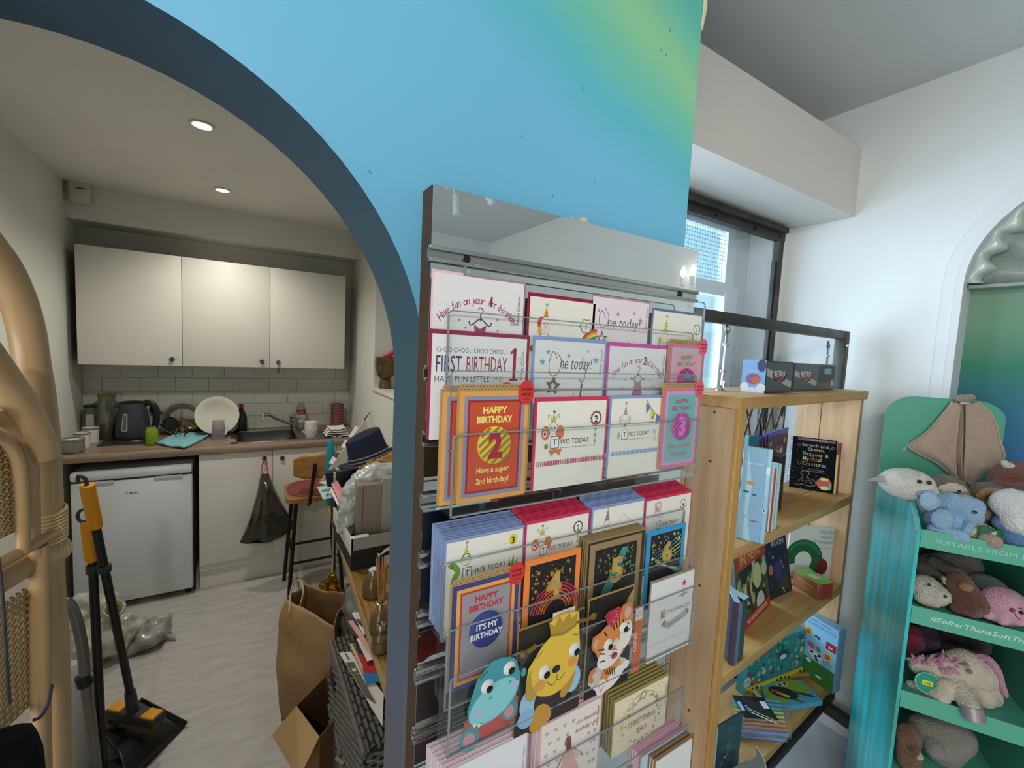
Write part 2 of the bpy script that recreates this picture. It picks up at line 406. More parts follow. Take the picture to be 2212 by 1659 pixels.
# floors
fl = bpy.data.materials.new('vinyl_oak'); fl.use_nodes = True; nt = fl.node_tree; N = nt.nodes; L = nt.links
tc = N.new('ShaderNodeTexCoord'); mp = N.new('ShaderNodeMapping'); mp.inputs['Scale'].default_value = (2.2, 9, 1); mp.inputs['Rotation'].default_value = (0, 0, math.radians(-6)); L.new(tc.outputs['Object'], mp.inputs[0])
n = N.new('ShaderNodeTexNoise'); n.inputs['Scale'].default_value = 3; n.inputs['Detail'].default_value = 9; n.inputs['Roughness'].default_value = 0.65; n.inputs['Distortion'].default_value = 0.4; L.new(mp.outputs[0], n.inputs['Vector'])
r = N.new('ShaderNodeValToRGB'); e = r.color_ramp.elements; e[0].position = 0.30; e[1].position = 0.62; e[0].color = (*lin('a8a39c'), 1); e[1].color = (*lin('bfbbb4'), 1); L.new(n.outputs['Fac'], r.inputs[0])
L.new(r.outputs[0], N['Principled BSDF'].inputs['Base Color']); N['Principled BSDF'].inputs['Roughness'].default_value = 0.42
struct(MB().box((-2.6, YW, -0.05), (KXR+0.3, KYB+0.1, 0)).build('floor', fl))
struct(MB().box((-2.6, -3.2, -0.05), (2.6, YW, 0)).box((KXR+0.3, YW, -0.05), (2.6, 1.5, 0)).build('floor', mat('shop_floor_concrete', 'c6cad0', 0.35, var=0.10, vs_=5, bump=0.06, bs=40)))
# kitchen shell
struct(MB().box((KXL-0.1, YW+TW, 0), (KXL, KYB, KZ)).build('wall_kitchen_left', kwhite))
struct(MB().box((KXL-0.1, KYB, 0), (KXR+0.3, KYB+0.1, KZ)).build('wall_kitchen_back', kwhite))
# right wall of the kitchen with a shallow nib towards the back
struct(MB().box((KXR, 3.02, 0), (KXR+0.3, KYB, KZ)).box((KXR+0.09, YW+TW, 0), (KXR+0.3, 3.02, KZ)).build('wall_kitchen_right', kwhite))
struct(MB().box((-2.6, YW+TW, KZ), (XP-0.005, 1.5, KZ+0.1)).box((-2.6, 1.5, KZ), (KXR+0.3, KYB+0.1, KZ+0.1)).build('ceiling_kitchen', mat('kitchen_ceiling', 'e6e3da', 0.85, var=0.02, vs_=3)))
struct(MB().box((KXL, 3.78, 2.365), (KXR, KYB, KZ)).build('beam_kitchen', kwhite))
struct(MB().box((-2.6, YW+TW, 0), (-2.5, KYB, KZ)).build('wall_kitchen_far_left', kwhite))
# shop shell
struct(MB().box((-2.7, -3.3, ZC), (2.75, 1.5, ZC+0.1)).build('ceiling_shop', ceilm))
struct(MB().box((-2.7, -3.3, 0), (-2.6, -2.75, ZC)).box((-2.7, 0.0, 0), (-2.6, YW, ZC)).box((-2.7, -2.75, 0), (-2.6, 0.0, 0.65)).box((-2.7, -2.75, 2.45), (-2.6, 0.0, ZC)).build('wall_shop_left', white))
struct(MB().box((-2.7, -3.3, 0), (2.6, -3.2, ZC)).build('wall_shop_rear', white))
b = MB()
for y in (-2.75, -1.85, -0.95, -0.05): b.box((-2.68, y, 0.65), (-2.62, y+0.05, 2.45))
b.box((-2.68, -2.75, 0.65), (-2.62, 0.0, 0.70)).box((-2.68, -2.75, 2.40), (-2.62, 0.0, 2.45))
struct(b.build('window_added', mat('frame_white', 'e3e4e2', 0.4)))  # added window, unseen, on the wall the mirror never shows
# right wall with the arched niche: face at XR, opening, recess behind
NY, NZ, NR = 0.189, 2.03, 0.372
b = MB(); na = [(NY+NR*math.cos(PI*i/32), NZ+NR*math.sin(PI*i/32)) for i in range(33)]
def face(x):
    pts = []; fs = []
    for y, z in na: pts += [(x, y, z), (x, y, ZC)]
    fs += [(2*i, 2*i+1, 2*i+3, 2*i+2) for i in range(32)]
    k = len(pts); y1, y0 = NY+NR, NY-NR
    pts += [(x, y1, 0), (x, 1.5, 0), (x, 1.5, ZC), (x, y1, ZC), (x, y1, NZ), (x, y0, 0), (x, -3.2, 0), (x, -3.2, ZC), (x, y0, ZC), (x, y0, NZ)]
    fs += [(k, k+1, k+2, k+3, k+4), (k+5, k+6, k+7, k+8, k+9)]
    b.add(pts, fs)
face(XR); face(XR+0.10)
path = [(NY+NR, 0)]+na+[(NY-NR, 0)]; pv = []
for y, z in path: pv += [(XR, y, z), (XR+0.10, y, z)]
b.add(pv, [(2*i, 2*i+1, 2*i+3, 2*i+2) for i in range(len(path)-1)])
struct(b.build('wall_right', white))
nm = ramp_mat('niche_mural', 'Z', [(0.0, '3f3a50'), (0.22, '4a5578'), (0.42, '2a6292'), (0.58, '2b6a83'), (0.70, '2f7f66'), (0.84, '6f9a7c'), (1.0, '7fa08a')], 0.5, 0.9, 2.12, 0.12)
struct(MB().box((XR+0.10, NY-0.6, 0), (XR+0.16, NY+0.6, ZC)).build('wall_niche', nm))
# moulded arch around the niche
b = MB()
def arch_strip(ro, ri, x0, x1, zb=0.0):
    P = [(NY+1*r_*math.cos(PI*i/32), NZ+r_*math.sin(PI*i/32)) for r_ in (ro, ri) for i in range(33)]
    o_ = [(NY+ro, zb)]+P[:33]+[(NY-ro, zb)]; i_ = [(NY+ri, zb)]+P[33:]+[(NY-ri, zb)]
    vs = []; fs = []
    for (a1, z1), (a2, z2) in zip(o_, i_): vs += [(x0, a1, z1), (x1, a1, z1), (x1, a2, z2), (x0, a2, z2)]
    for i in range(len(o_)-1):
        for k in range(4): fs.append((4*i+k, 4*i+(k+1) % 4, 4*i+4+(k+1) % 4, 4*i+4+k))
    b.add(vs, fs, True)
arch_strip(0.427, NR, XR-0.012, XR+0.01); arch_strip(0.388, 0.366, XR-0.02, XR+0.06)
struct(b.build('trim_1', mat('moulding_white', 'd8d8d6', 0.5)))
# shell fan in the head of the niche, with a wavy pearl rim
pearl = mat('pearl_paint', 'b4c2b8', 0.25, var=0.08, vs_=20, coat=0.6, bump=0.25, bs=30)
ribm = mat('shell_rib', '8d968d', 0.35, var=0.06, vs_=14, coat=0.4)
sh = thing('shell_ornament', 'pearly scallop shell with a wavy rim filling the head of the arched niche', 'ornament', (XR+0.06, NY, NZ))
def fan(u, v):
    a = PI*u; rr = 0.06+0.30*v
    return Vector((0.035-0.028*v*abs(math.sin(a*9)) - 0.02*v, rr*math.cos(a), rr*math.sin(a)))
MB().grid(fan, 145, 8).build('ribbed_fan', ribm, sh)
def rimf(u, v):
    a = PI*u; ri = 0.318+0.017*math.sin(a*26); rr = 0.372+(ri-0.372)*v
    return Vector((-0.035-0.022*math.sin(PI*min(1, 0.15+0.85*v))+0.045*max(0, v-0.8)/0.2, rr*math.cos(a), 0.006+rr*math.sin(a)))
MB().grid(rimf, 260, 12).build('wavy_rim', pearl, sh, solid=0.006)
MB().box((-0.04, -0.36, -0.012), (0.04, 0.36, 0.0)).build('ledge', ribm, sh)
# soffit box over the bay
struct(MB().box((XP, 0.945, 2.372), (XR, 1.235, 2.672)).build('beam_bay', beamm))
struct(MB().box((XP+0.0, 1.235, 2.372), (XR, 1.5, ZC)).build('wall_bay', white))
struct(MB().box((XP-0.12, YW+TW, 0), (XP, 1.5, ZC)).build('wall_pier', white))
# deep window reveal and outer sash
struct(MB().box((2.325, 1.22, 0), (XR, 1.40, 2.40)).build('trim_2', white))
glass = clear('window_glass', 'fafdff', 0.02, 0.0, 0.03, fres=0.2)
sashw = mat('sash_white', 'e6e9ea', 0.35)
wn = bpy.data.objects.new('window_1', None); COL.objects.link(wn); wn['kind'] = 'structure'; WM['window_1'] = Matrix()
YS = 1.40
b = MB().box((2.205, YS, 0.0), (2.325, YS+0.06, 2.42)).box((0.92, YS, 0), (1.0, YS+0.06, 2.42)).box((0.92, YS, 2.40), (2.325, YS+0.06, 2.46)).box((1.0, YS, 0), (2.205, YS+0.06, 0.55))
b.build('outer_wall', white, wn)
fr = MB()
for z0, z1, y in ((2.05, 2.40, YS), (0.55, 2.07, YS-0.03)):
    fr.box((2.135, y, z0), (2.205, y+0.045, z1)).box((1.0, y, z0), (1.07, y+0.045, z1)).box((1.07, y, z1-0.05), (2.135, y+0.045, z1)).box((1.07, y, z0), (2.135, y+0.045, z0+0.045))
fr.box((1.56, YS, 0.55), (1.61, YS+0.04, 2.4))
fr.rbox((2.09, YS-0.036, 0.6), (2.135, YS, 2.05), 0.008)
fr.build('sash_frame', sashw, wn)
MB().box((1.05, YS+0.02, 2.07), (2.15, YS+0.024, 2.38)).box((1.05, YS-0.01, 0.58), (2.15, YS-0.006, 2.05)).build('pane', clear('wired_glass', 'e6f4fa', 0.02, 0.05), wn)
wr = MB()
for i in range(56): x = 1.06+i*0.02; wr.box((x, YS+0.014, 2.08), (x+0.0022, YS+0.016, 2.37))
for i in range(15): z = 2.09+i*0.02; wr.box((1.06, YS+0.014, z), (2.15, YS+0.016, z+0.0022))
o = wr.build('wire_mesh', mat('mesh_wire', '7fb6c0', 0.5), wn); o['kind'] = 'stuff'
# dark steel secondary glazing in front of it
steel = mat('dark_steel', '4a4844', 0.5, 0.75, var=0.25, vs_=12, bump=0.1, bs=50)
sg = bpy.data.objects.new('window_3', None); COL.objects.link(sg); sg['kind'] = 'structure'; WM['window_3'] = Matrix()
b = MB().box((XP+0.1, 1.215, 2.30), (2.32, 1.245, 2.368)).box((XP+0.1, 1.19, 2.335), (2.30, 1.215, 2.36)).box((2.275, 1.215, 0.0), (2.312, 1.245, 2.30)).box((2.262, 1.222, 0.0), (2.275, 1.24, 2.2))
b.build('steel_frame', steel, sg)
b = MB()
for x in (1.75, 2.05, 2.27): b.cyl((x, 1.214, 2.318), (x, 1.209, 2.318), 0.006, n=10)
b.build('screws', mat('dark_metal', '2c2a28', 0.4, 0.8), sg)
MB().box((XP+0.1, 1.228, 0.0), (2.275, 1.232, 2.30)).build('pane', glass, sg)
# skirting and floor edge along the right wall
struct(MB().rbox((XR-0.016, 0.57, 0), (XR, 1.22, 0.10), 0.004).rbox((XR-0.016, -3.2, 0), (XR, -0.19, 0.10), 0.004).build('baseboard_right', mat('skirting_white', 'd9dadb', 0.45)))
# kitchen splash tiles: each tile a piece of the back wall
tb = bpy.data.objects['wall_kitchen_back']
tile_m = mat('glazed_tile', 'd9d7cc', 0.25, coat=0.1); tile_me = None
for row in range(5):
    for k in range(-1, 9):
        x0 = KXL+0.002+k*0.2+(0.1 if row % 2 else 0); x1 = x0+0.1975
        x0 = max(x0, KXL+0.002); x1 = min(x1, KXR-0.002)
        if x1-x0 < 0.02: continue
        z0 = 0.972+row*0.1
        full = abs(x1-x0-0.1975) < 1e-6
        if full and tile_me:
            o = bpy.data.objects.new('tile', tile_me); COL.objects.link(o); o.parent = tb; o.location = (x0, KYB-0.008, z0)
        else:
            t = MB().rbox((0, 0, 0), (x1-x0, 0.008, 0.0975), 0.0015, n=1).build('tile', tile_m, tb); t.location = (x0, KYB-0.008, z0)
            if full: tile_me = t.data
struct(MB().box((KXL, KYB-0.003, 0.965), (KXR, KYB, 1.475)).build('trim_3', mat('grout', 'cdcbc1', 0.8)))
# dents and chips in the mural
b = MB()
for q in ((1428, 108), (1438, 118), (1258, 190), (1283, 392), (1194, 424), (1127, 296), (798, 372), (1447, 66)):
    P = atY(*q, YW)
    b.cbox((P.x, YW-0.0004, P.z), (0.002, 0.0008, 0.0045), Matrix.Translation(P) @ Matrix.Rotation(random.uniform(-0.7, 0.7), 4, 'Y') @ Matrix.Translation(-P))
o = b.build('chips', mat('plaster_chip', '4a8ea6', 0.9), bpy.data.objects['wall_arch']); o['kind'] = 'stuff'
# ================================================================== kitchen: units and appliances
cabm = mat('cabinet_cream', 'dedbd0', 0.40, coat=0.03)
carc = mat('cabinet_carcass', '4c4741', 0.6)
chrome = mat('chrome', 'c9c9c7', 0.12, 1.0)
knobm = mat('knob_steel', '6f6f6d', 0.22, 1.0)
black = mat('black_plastic', '16161a', 0.4)
def knob(p, parent, d=(0, -1, 0)):
    d = Vector(d); p = Vector(p); q = Matrix.Translation(p) @ d.to_track_quat('Z', 'Y').to_matrix().to_4x4()
    b = MB().lathe((0, 0, 0), [(0.006, 0), (0.005, 0.010), (0.013, 0.014), (0.016, 0.021), (0.013, 0.027), (0.0, 0.029)], 18, cap=False).T(q)
    return b.build('knob', knobm, parent, True)
YU = 3.72
xs = [-0.853, -0.331, 0.190, 0.717]
lab = ['cream gloss wall cabinet nearest the kitchen corner with the alarm sensor', 'cream gloss wall cabinet in the middle of the three, knob at lower right', 'cream gloss wall cabinet above the sink with a tag hanging from its knob']
for i in range(3):
    x0, x1 = xs[i], xs[i+1]
    t = thing('wall_cabinet', lab[i], 'cabinet', ((x0+x1)/2, YU, 1.475), group=None)
    MB().box((x0+0.002, YU+0.02, 1.478), (x1-0.002, KYB-0.002, 2.20)).build('body', cabm if i else carc, t, True)
    d = MB().rbox((x0+0.0015, YU, 1.475), (x1-0.0015, YU+0.018, 2.207), 0.002).build('door', cabm, t, True)
    kx = {0: atY(372, 776, YU), 1: atY(566, 781, YU), 2: atY(601, 783, YU)}[i]
    knob((kx.x, YU, kx.z), d)
P = atY(601, 800, YU-0.02)
t = thing('hanging_tag', 'small wooden bead tag hanging from a knob over the sink', 'tag', (P.x, YU-0.022, P.z))
MB().ball((0, 0, 0), (0.009, 0.005, 0.022)).build('bead', mat('bead_wood', '6b3d24', 0.4), t)
MB().tube([(0, 0, 0.02), (0.002, 0, 0.045), (0, 0, 0.065)], 0.0012, 6).build('cord', mat('cord_tan', '9a7b52', 0.8), t)
# worktop, base unit, end panel, fridge
wtm = wood('worktop_laminate', '7d6a58', '95816c', (1.2, 22, 22), 0.35, False)
ZW = 0.968; YF = 3.385
wb = MB().rbox((KXL+0.004, YF, 0.926), (KXR-0.003, 3.49, ZW), 0.010).box((KXL+0.004, 3.485, 0.928), (-0.03, KYB-0.009, ZW-0.0002)).box((0.385, 3.485, 0.928), (KXR-0.003, KYB-0.009, ZW-0.0002)).box((-0.03, 3.905, 0.928), (0.385, KYB-0.009, ZW-0.0002))
wt = tag(wb.build('worktop', wtm), 'brown wood-effect laminate worktop running under the cream wall cabinets', 'worktop')
YD = 3.42
t = thing('base_cabinet', 'cream sink base cabinet with two doors right of the white fridge', 'cabinet', (0.2, YD, 0))
MB().box((-0.226, YD+0.02, 0.13), (KXR-0.004, KYB-0.02, 0.80)).box((-0.226, YD+0.02, 0.80), (-0.206, KYB-0.02, 0.925)).box((KXR-0.024, YD+0.02, 0.80), (KXR-0.004, KYB-0.02, 0.925)).box((-0.206, YD+0.02, 0.80), (KXR-0.024, YD+0.036, 0.925)).build('body', cabm, t, True)
MB().box((-0.226, YD+0.045, 0.0), (KXR-0.004, YD+0.06, 0.165)).build('plinth', cabm, t, True)
dz0 = atY(440, 1221, YD).z
for i, (x0, x1) in enumerate(((-0.224, 0.194), (0.197, 0.612), (0.615, KXR-0.006))):
    d = MB().rbox((x0, YD, dz0), (x1, YD+0.018, 0.920), 0.002).build('door', cabm, t, True)
    if i < 2: k = atY((571, 609)[i], (989, 988)[i], YD); knob((k.x, YD, k.z), d)
t = thing('end_panel', 'narrow pale panel holding up the worktop end left of the fridge', 'panel', (KXL+0.02, YF+0.02, 0))
MB().box((KXL+0.003, YF+0.02, 0), (KXL+0.026, KYB-0.01, 0.925)).build('board', cabm, t, True)
frm = mat('fridge_white', 'd4d7db', 0.28, coat=0.2); frg = mat('fridge_shadow_gap', '3b3d40', 0.6)
A = atY(150, 1040, 3.40); B = atY(415, 1010, 3.40)
fx0, fx1 = A.x, B.x
ft = atY(300, 1013, 3.40).z+0.005
t = thing('fridge', 'white undercounter fridge standing below the worktop', 'fridge', ((fx0+fx1)/2, 3.40, 0))
MB().rbox((fx0+0.004, 3.45, 0.03), (fx1-0.004, 3.97, ft-0.006), 0.008).build('body', frm, t, True)
d = MB().rbox((fx0, 3.40, 0.045), (fx1, 3.445, ft-0.062), 0.012).build('door', frm, t, True)
h = MB().rbox((fx0, 3.39, ft-0.055), (fx1, 3.455, ft), 0.014).build('top_trim', frm, t, True)
MB().box((fx0+0.006, 3.402, ft-0.064), (fx1-0.006, 3.45, ft-0.052)).build('gap', frg, t, True)
for x0, x1 in ((fx0+0.05, fx0+0.19), (fx1-0.19, fx1-0.05)): MB().rbox((x0, 3.393, ft-0.085), (x1, 3.404, ft-0.060), 0.004).build('grip', mat('fridge_grip', 'b9bcc2', 0.4), t, True)
pr = Print(); pr.text('Midea', 0, 0, 22, '4a4c50', 'c', None, 0, 0, 0.01); pr.ring(-48, 7, 8, 3, '4a4c50')
P = atY(289, 1066, 3.399); pr.build('badge_print', d, WM[t.name].inverted() @ P, (1, 0, 0), (0, 0, 1), 0.0007)
for x in (fx0+0.03, fx1-0.03): MB().cyl((x, 3.46, 0), (x, 3.46, 0.05), 0.016, n=12).build('foot', black, t, True)
MB().tube([(fx1+0.004, 3.45, ft-0.02), (fx1+0.012, 3.44, 0.5), (fx1+0.008, 3.44, 0.08), (fx1+0.002, 3.42, 0.02)], 0.006, 6).build('cable', black, t, True)
# ceiling lights
for i, p in enumerate(KSPOT):
    t = thing('ceiling_downlight', ['round recessed ceiling downlight nearer the blue arch', 'round recessed ceiling downlight nearer the wall cabinets'][i], 'ceiling light', (p[0], p[1], KZ))
    MB().lathe((0, 0, -0.006), [(0.042, 0.006), (0.046, 0.0), (0.036, -0.001), (0.033, 0.004)], 28, cap=False).build('bezel', mat('bezel_white', 'dddcd4', 0.4), t)
    MB().lathe((0, 0, -0.003), [(0.0, 0), (0.034, 0), (0.034, 0.002), (0.0, 0.002)], 24, cap=False).build('lamp', mat('lamp_glow', 'fff6e2', 0.4, emis=14), t)
# alarm sensor in the corner
P = atY(172, 413, 3.74); k = mpp(P)
t = thing('alarm_sensor', 'white motion sensor box high in the kitchen corner', 'sensor', (P.x, 3.78, P.z))
MB().rbox((-0.055, -0.05, -0.075), (0.05, 0, 0.085), 0.02, n=3).build('case', mat('sensor_white', 'c9c9be', 0.5), t)
MB().rbox((-0.01, -0.054, 0.012), (0.03, -0.048, 0.018), 0.002).build('slot', frg, t)
# sink and tap
t = thing('sink', 'stainless steel inset sink with bowl and drainer in the worktop', 'sink', (0.3, 3.72, ZW))
SX0, SX1, SY0, SY1 = -0.055, 0.66, 3.47, 3.93
st = mat('sink_steel', 'a8a8a4', 0.28, 1.0, var=0.05, vs_=30)
b = MB(); b.rbox((SX0, SY0, ZW-0.002), (SX1, SY0+0.035, ZW+0.006), 0.003).rbox((SX0, SY1-0.05, ZW-0.002), (SX1, SY1, ZW+0.006), 0.003).rbox((SX0, SY0, ZW-0.002), (SX0+0.045, SY1, ZW+0.006), 0.003).rbox((0.36, SY0, ZW-0.002), (SX1, SY1, ZW+0.005), 0.003)
b.build('rim', st, t, True)
def bowl(u, v):
    th = 2*PI*u; k = 0.55+0.45*(1-v); e_ = 0.35
    cx_, cy_ = 0.18, 3.695
    ca, sa = math.cos(th), math.sin(th)
    return Vector((cx_+math.copysign(abs(ca)**e_, ca)*0.19*(1-0.10*v*v), cy_+math.copysign(abs(sa)**e_, sa)*0.185*(1-0.10*v*v), ZW+0.004-0.13*v))
b = MB().grid(bowl, 48, 6, closed_u=True); b.lathe((0.18, 3.695, ZW-0.126), [(0.0, 0.001), (0.172, 0.0)], 30, cap=False)
b.build('bowl', mat('sink_bowl_steel', '83837f', 0.3, 1.0), t, True)
b = MB()
for i in range(7): b.rbox((0.42, 3.54+i*0.045, ZW+0.004), (0.63, 3.552+i*0.045, ZW+0.009), 0.003)
b.build('drainer_ridges', st, t, True)
P = Vector((0.36, 3.87, ZW+0.004))
tap = thing('mixer_tap', 'chrome mixer tap with a long swivel spout over the sink', 'tap', P)
MB().lathe((0, 0, 0), [(0.028, 0), (0.028, 0.01), (0.021, 0.015), (0.021, 0.085), (0.024, 0.09), (0.022, 0.115), (0.0, 0.12)], 22).build('body', chrome, tap)
q = WM[tap.name].inverted()
s1 = q @ atY(570, 897, 3.72); 
MB().tube(smoothpath([(-0.005, -0.01, 0.045), Vector((-0.005, -0.01, 0.045)).lerp(s1, 0.55)+Vector((0, 0, 0.005)), s1+Vector((0.04, 0.02, -0.003)), s1, s1+Vector((-0.006, -0.004, -0.022))], 6), [0.011]*19+[0.011]*5+[0.013], 12).build('spout', chrome, tap)
MB().tube([(0, 0, 0.112), (0.035, -0.03, 0.14), (0.075, -0.06, 0.15)], [0.008, 0.006, 0.005], 10).build('lever', chrome, tap)
# ------------------------------------------------------------------ things on the worktop
def on(px, py):
    P = atZ(px, py, ZW+0.0005)
    if P.y > 3.93: P = atY(px, py, 3.93); P.z = ZW+0.0005
    return P
gclear = mat('clear_glass', 'e8ece6', 0.03, trans=0.95, ior=1.3, spec=0.5)
film = clear('clear_jar', 'dfe3de', 0.10, 0.08)
# kettle
P = on(288, 951); k = mpp(P)
t = thing('kettle', 'dark grey electric kettle with a slim water window beside the green can', 'kettle', P, math.radians(-12))
km = mat('kettle_grey', '34383c', 0.42)
MB().lathe((0, 0, 0.022), [(0.0, 0), (0.088, 0), (0.092, 0.01), (0.091, 0.05), (0.084, 0.13), (0.072, 0.205), (0.066, 0.228), (0.0, 0.229)], 32, cap=False).build('body', km, t)
MB().lathe((0, 0, 0.248), [(0.066, 0), (0.064, 0.008), (0.045, 0.016), (0.0, 0.018)], 28, cap=False).build('lid', black, t)
hd = smoothpath([(0.055, 0, 0.245), (0.095, 0, 0.255), (0.125, 0, 0.215), (0.13, 0, 0.15), (0.118, 0, 0.09), (0.085, 0, 0.075)], 6)
MB().tube(hd, 0.0145, 10, flat=1.4).build('handle', black, t)
MB().tube([(-0.05, -0.02, 0.24), (-0.085, -0.022, 0.235)], [0.025, 0.012], 10).build('spout', km, t)
gT = Matrix.Rotation(math.radians(-97), 4, 'Z')
def gauge(r0, z0, z1, w_):
    return [gT @ Vector((r0(z)+0.0015, y, z)) for y, z in ((-w_*0.7, z0), (w_*0.7, z0), (w_, z0+0.015), (w_*0.75, z1-0.008), (w_*0.4, z1), (-w_*0.4, z1), (-w_*0.75, z1-0.008), (-w_, z0+0.015))]
rz_ = lambda z: 0.0935-max(0, z-0.05)*0.112
g = gauge(lambda z: rz_(z)+0.0004, 0.075, 0.19, 0.017)
MB().add(g, [tuple(range(8))]).build('window_frame', mat('kettle_window_rim', 'a9aca8', 0.3), t, solid=0.002)
g = gauge(lambda z: rz_(z)+0.0022, 0.082, 0.183, 0.011)
MB().add(g, [tuple(range(8))]).build('water_window', mat('kettle_window', '59605c', 0.15), t, solid=0.002)
MB().lathe((0, 0, 0), [(0.0, 0), (0.105, 0), (0.106, 0.008), (0.098, 0.018), (0.0, 0.022)], 32, cap=False).build('power_base', black, t)
t = thing('tray', 'flat black tray mat under the kettle', 'tray', on(272, 957))
MB().rbox((-0.13, -0.06, 0), (0.10, 0.12, 0.006), 0.003).build('mat', mat('tray_black', '2b2a28', 0.5), t)
# can
P = on(328, 961); P.z = ZW
t = thing('drink_can', 'lime green drink can standing in front of the kettle', 'can', P)
MB().lathe((0, 0, 0), [(0.0, 0.004), (0.024, 0.0), (0.031, 0.008), (0.033, 0.02), (0.033, 0.098), (0.0265, 0.113)], 26, cap=False).build('body', mat('can_green', '86a320', 0.25, 0.3, var=0.12, vs_=60), t)
MB().lathe((0, 0, 0.113), [(0.0265, 0), (0.027, 0.004), (0.024, 0.003), (0.0235, -0.001), (0.0, -0.001)], 26, cap=False).build('lid', chrome, t)
MB().rbox((-0.006, -0.012, 0.1135), (0.006, 0.010, 0.1155), 0.001).build('tab', chrome, t)
# tea towel
pts = [on(*q) for q in ((341, 958), (392, 972), (448, 949), (430, 937), (380, 934), (362, 948))]
def towel(dz):
    A, B, C, D = on(340, 962), on(398, 972), on(452, 944), on(388, 935)
    def f(u, v):
        p = A.lerp(B, u).lerp(D.lerp(C, u), v); p.z = ZW+dz+0.004*math.sin(9*u+4*v)+0.005*noise.noise(p*30)+0.004
        return p
    return f
t = tag(MB().grid(towel(0.010), 28, 28).build('tea_towel', mat('towel_teal', '86c6c6', 0.9, var=0.2, vs_=70, bump=0.8, bs=180), solid=0.012), 'folded turquoise checked cloth lying in front of the plate rack', 'cloth')
for i, (q0, q1) in enumerate((((378, 950), (405, 939)), ((398, 951), (404, 940)))):
    a, c = on(*q0), on(*q1); a.z = c.z = ZW+0.034
    t = thing('spoon', ['dark metal teaspoon lying across the turquoise cloth', 'second shorter teaspoon lying on the turquoise cloth with its bowl upward'][i], 'spoon', a)
    v = c-a; MB().tube([(0, 0, 0), v*0.8], [0.0035, 0.003], 8).build('handle', knobm, t); MB().ball(v*0.9, (0.017, 0.011, 0.004), 14).build('bowl', knobm, t)
# dish rack, plate, bowl, jug
P = on(470, 935); P.z = ZW
t = thing('dish_rack', 'low grey plastic dish rack holding the white plate', 'dish rack', P)
rk = mat('rack_grey', '55585c', 0.45)
MB().rbox((-0.16, -0.05, 0), (0.09, 0.12, 0.012), 0.005).build('tray', rk, t)
for i in range(5): MB().tube([(-0.14+0.05*i, 0.02, 0.01), (-0.14+0.05*i, 0.05, 0.06), (-0.14+0.05*i, 0.09, 0.01)], 0.004, 6).build('prong', rk, t)
pl_ = mat('porcelain', 'd9d6c6', 0.18, coat=0.4)
C = atY(469, 897, 3.78)
t = thing('dinner_plate', 'cream dinner plate standing upright in the dish rack', 'plate', C, rot=(math.radians(80), 0, math.radians(6)))
MB().lathe((0, 0, 0), [(0.0, 0.004), (0.085, 0.003), (0.092, 0.008), (0.132, 0.014), (0.135, 0.017), (0.09, 0.013), (0.083, 0.008), (0.0, 0.009)], 44, cap=False).build('dish', pl_, t)
C = on(486, 936)+Vector((0.0, 0.0, 0.075))
t = thing('grey_bowl', 'upturned grey bowl leaning behind the clear tumbler', 'bowl', C, rot=(math.radians(62), math.radians(8), 0))
MB().lathe((0, 0, 0), [(0.088, 0.0), (0.086, 0.003), (0.075, -0.03), (0.045, -0.052), (0.03, -0.055), (0.03, -0.058), (0.048, -0.058), (0.08, -0.032), (0.09, 0.001)], 32, cap=False).build('bowl', mat('bowl_grey', '6c6f72', 0.35), t)
P = on(472, 947); P.z = ZW
t = thing('tumbler', 'pale violet ribbed plastic tumbler standing upside down by the turquoise cloth', 'tumbler', P)
MB().lathe((0, 0, 0), [(0.047, 0), (0.045, 0.01), (0.038, 0.10), (0.036, 0.128), (0.0, 0.13)], 20, cap=False).build('cup', mat('tumbler_violet', 'b8aeb9', 0.12, trans=0.6, alpha=0.75), t)
MB().tube([(0.042, -0.02, 0.03), (0.050, -0.015, 0.07), (0.040, -0.01, 0.115)], 0.008, 8).build('bright_edge', mat('cup_white', 'dfdde0', 0.2), t)
# clutter behind: glass bowl, crumpled bag, dark pan lid
P = on(392, 925); P.z = ZW+0.003
t = thing('glass_bowl', 'large clear glass bowl tipped on its side behind the turquoise cloth', 'bowl', P+Vector((0.0, 0.02, 0.10)), rot=(math.radians(75), 0, math.radians(10)))
MB().lathe((0, 0, 0), [(0.115, 0.02), (0.112, 0.0), (0.095, -0.05), (0.05, -0.085), (0.0, -0.09)], 32, cap=False).build('glass', film, t, solid=0.004)
MB().tube([(0.115*math.cos(2*PI*i/32), 0.115*math.sin(2*PI*i/32), 0.02) for i in range(32)], 0.004, 8, closed=True).build('rim', mat('glass_rim', '8f948c', 0.1, 0.2), t)
P = on(410, 925); P.z = ZW
t = thing('food_bag', 'crumpled clear bag of brown crusts beside the glass bowl', 'bag', P)
blob([((0, 0, 0.045), (0.075, 0.05, 0.045)), ((0.05, -0.01, 0.07), (0.045, 0.04, 0.05)), ((-0.03, 0.01, 0.06), (0.05, 0.05, 0.05))], 0.006, 2, 0.02, 28).build('bag', mat('bag_brown_clear', '6d5a3c', 0.15, var=0.5, vs_=20, coat=0.8), t)
P = on(378, 936); P.z = ZW
t = thing('wooden_spatula', 'pale wooden spatula leaning among the dishes', 'spatula', P)
MB().tube([(0.0, 0, 0.004), (0.03, 0.02, 0.12)], [0.012, 0.006], 8, flat=0.5).build('blade', mat('pale_wood', 'b79a62', 0.6), t)
MB().tube([(0.03, 0.02, 0.12), (0.04, 0.03, 0.17)], 0.006, 8).build('handle', mat('pale_wood', 'b79a62', 0.6), t)
P = on(372, 915); P.z = ZW
t = thing('dark_cup', 'dark round ribbed cup lid standing inside the clear bowl', 'lid', P+Vector((-0.01, -0.02, 0.085)), rot=(math.radians(80), 0, math.radians(15)))
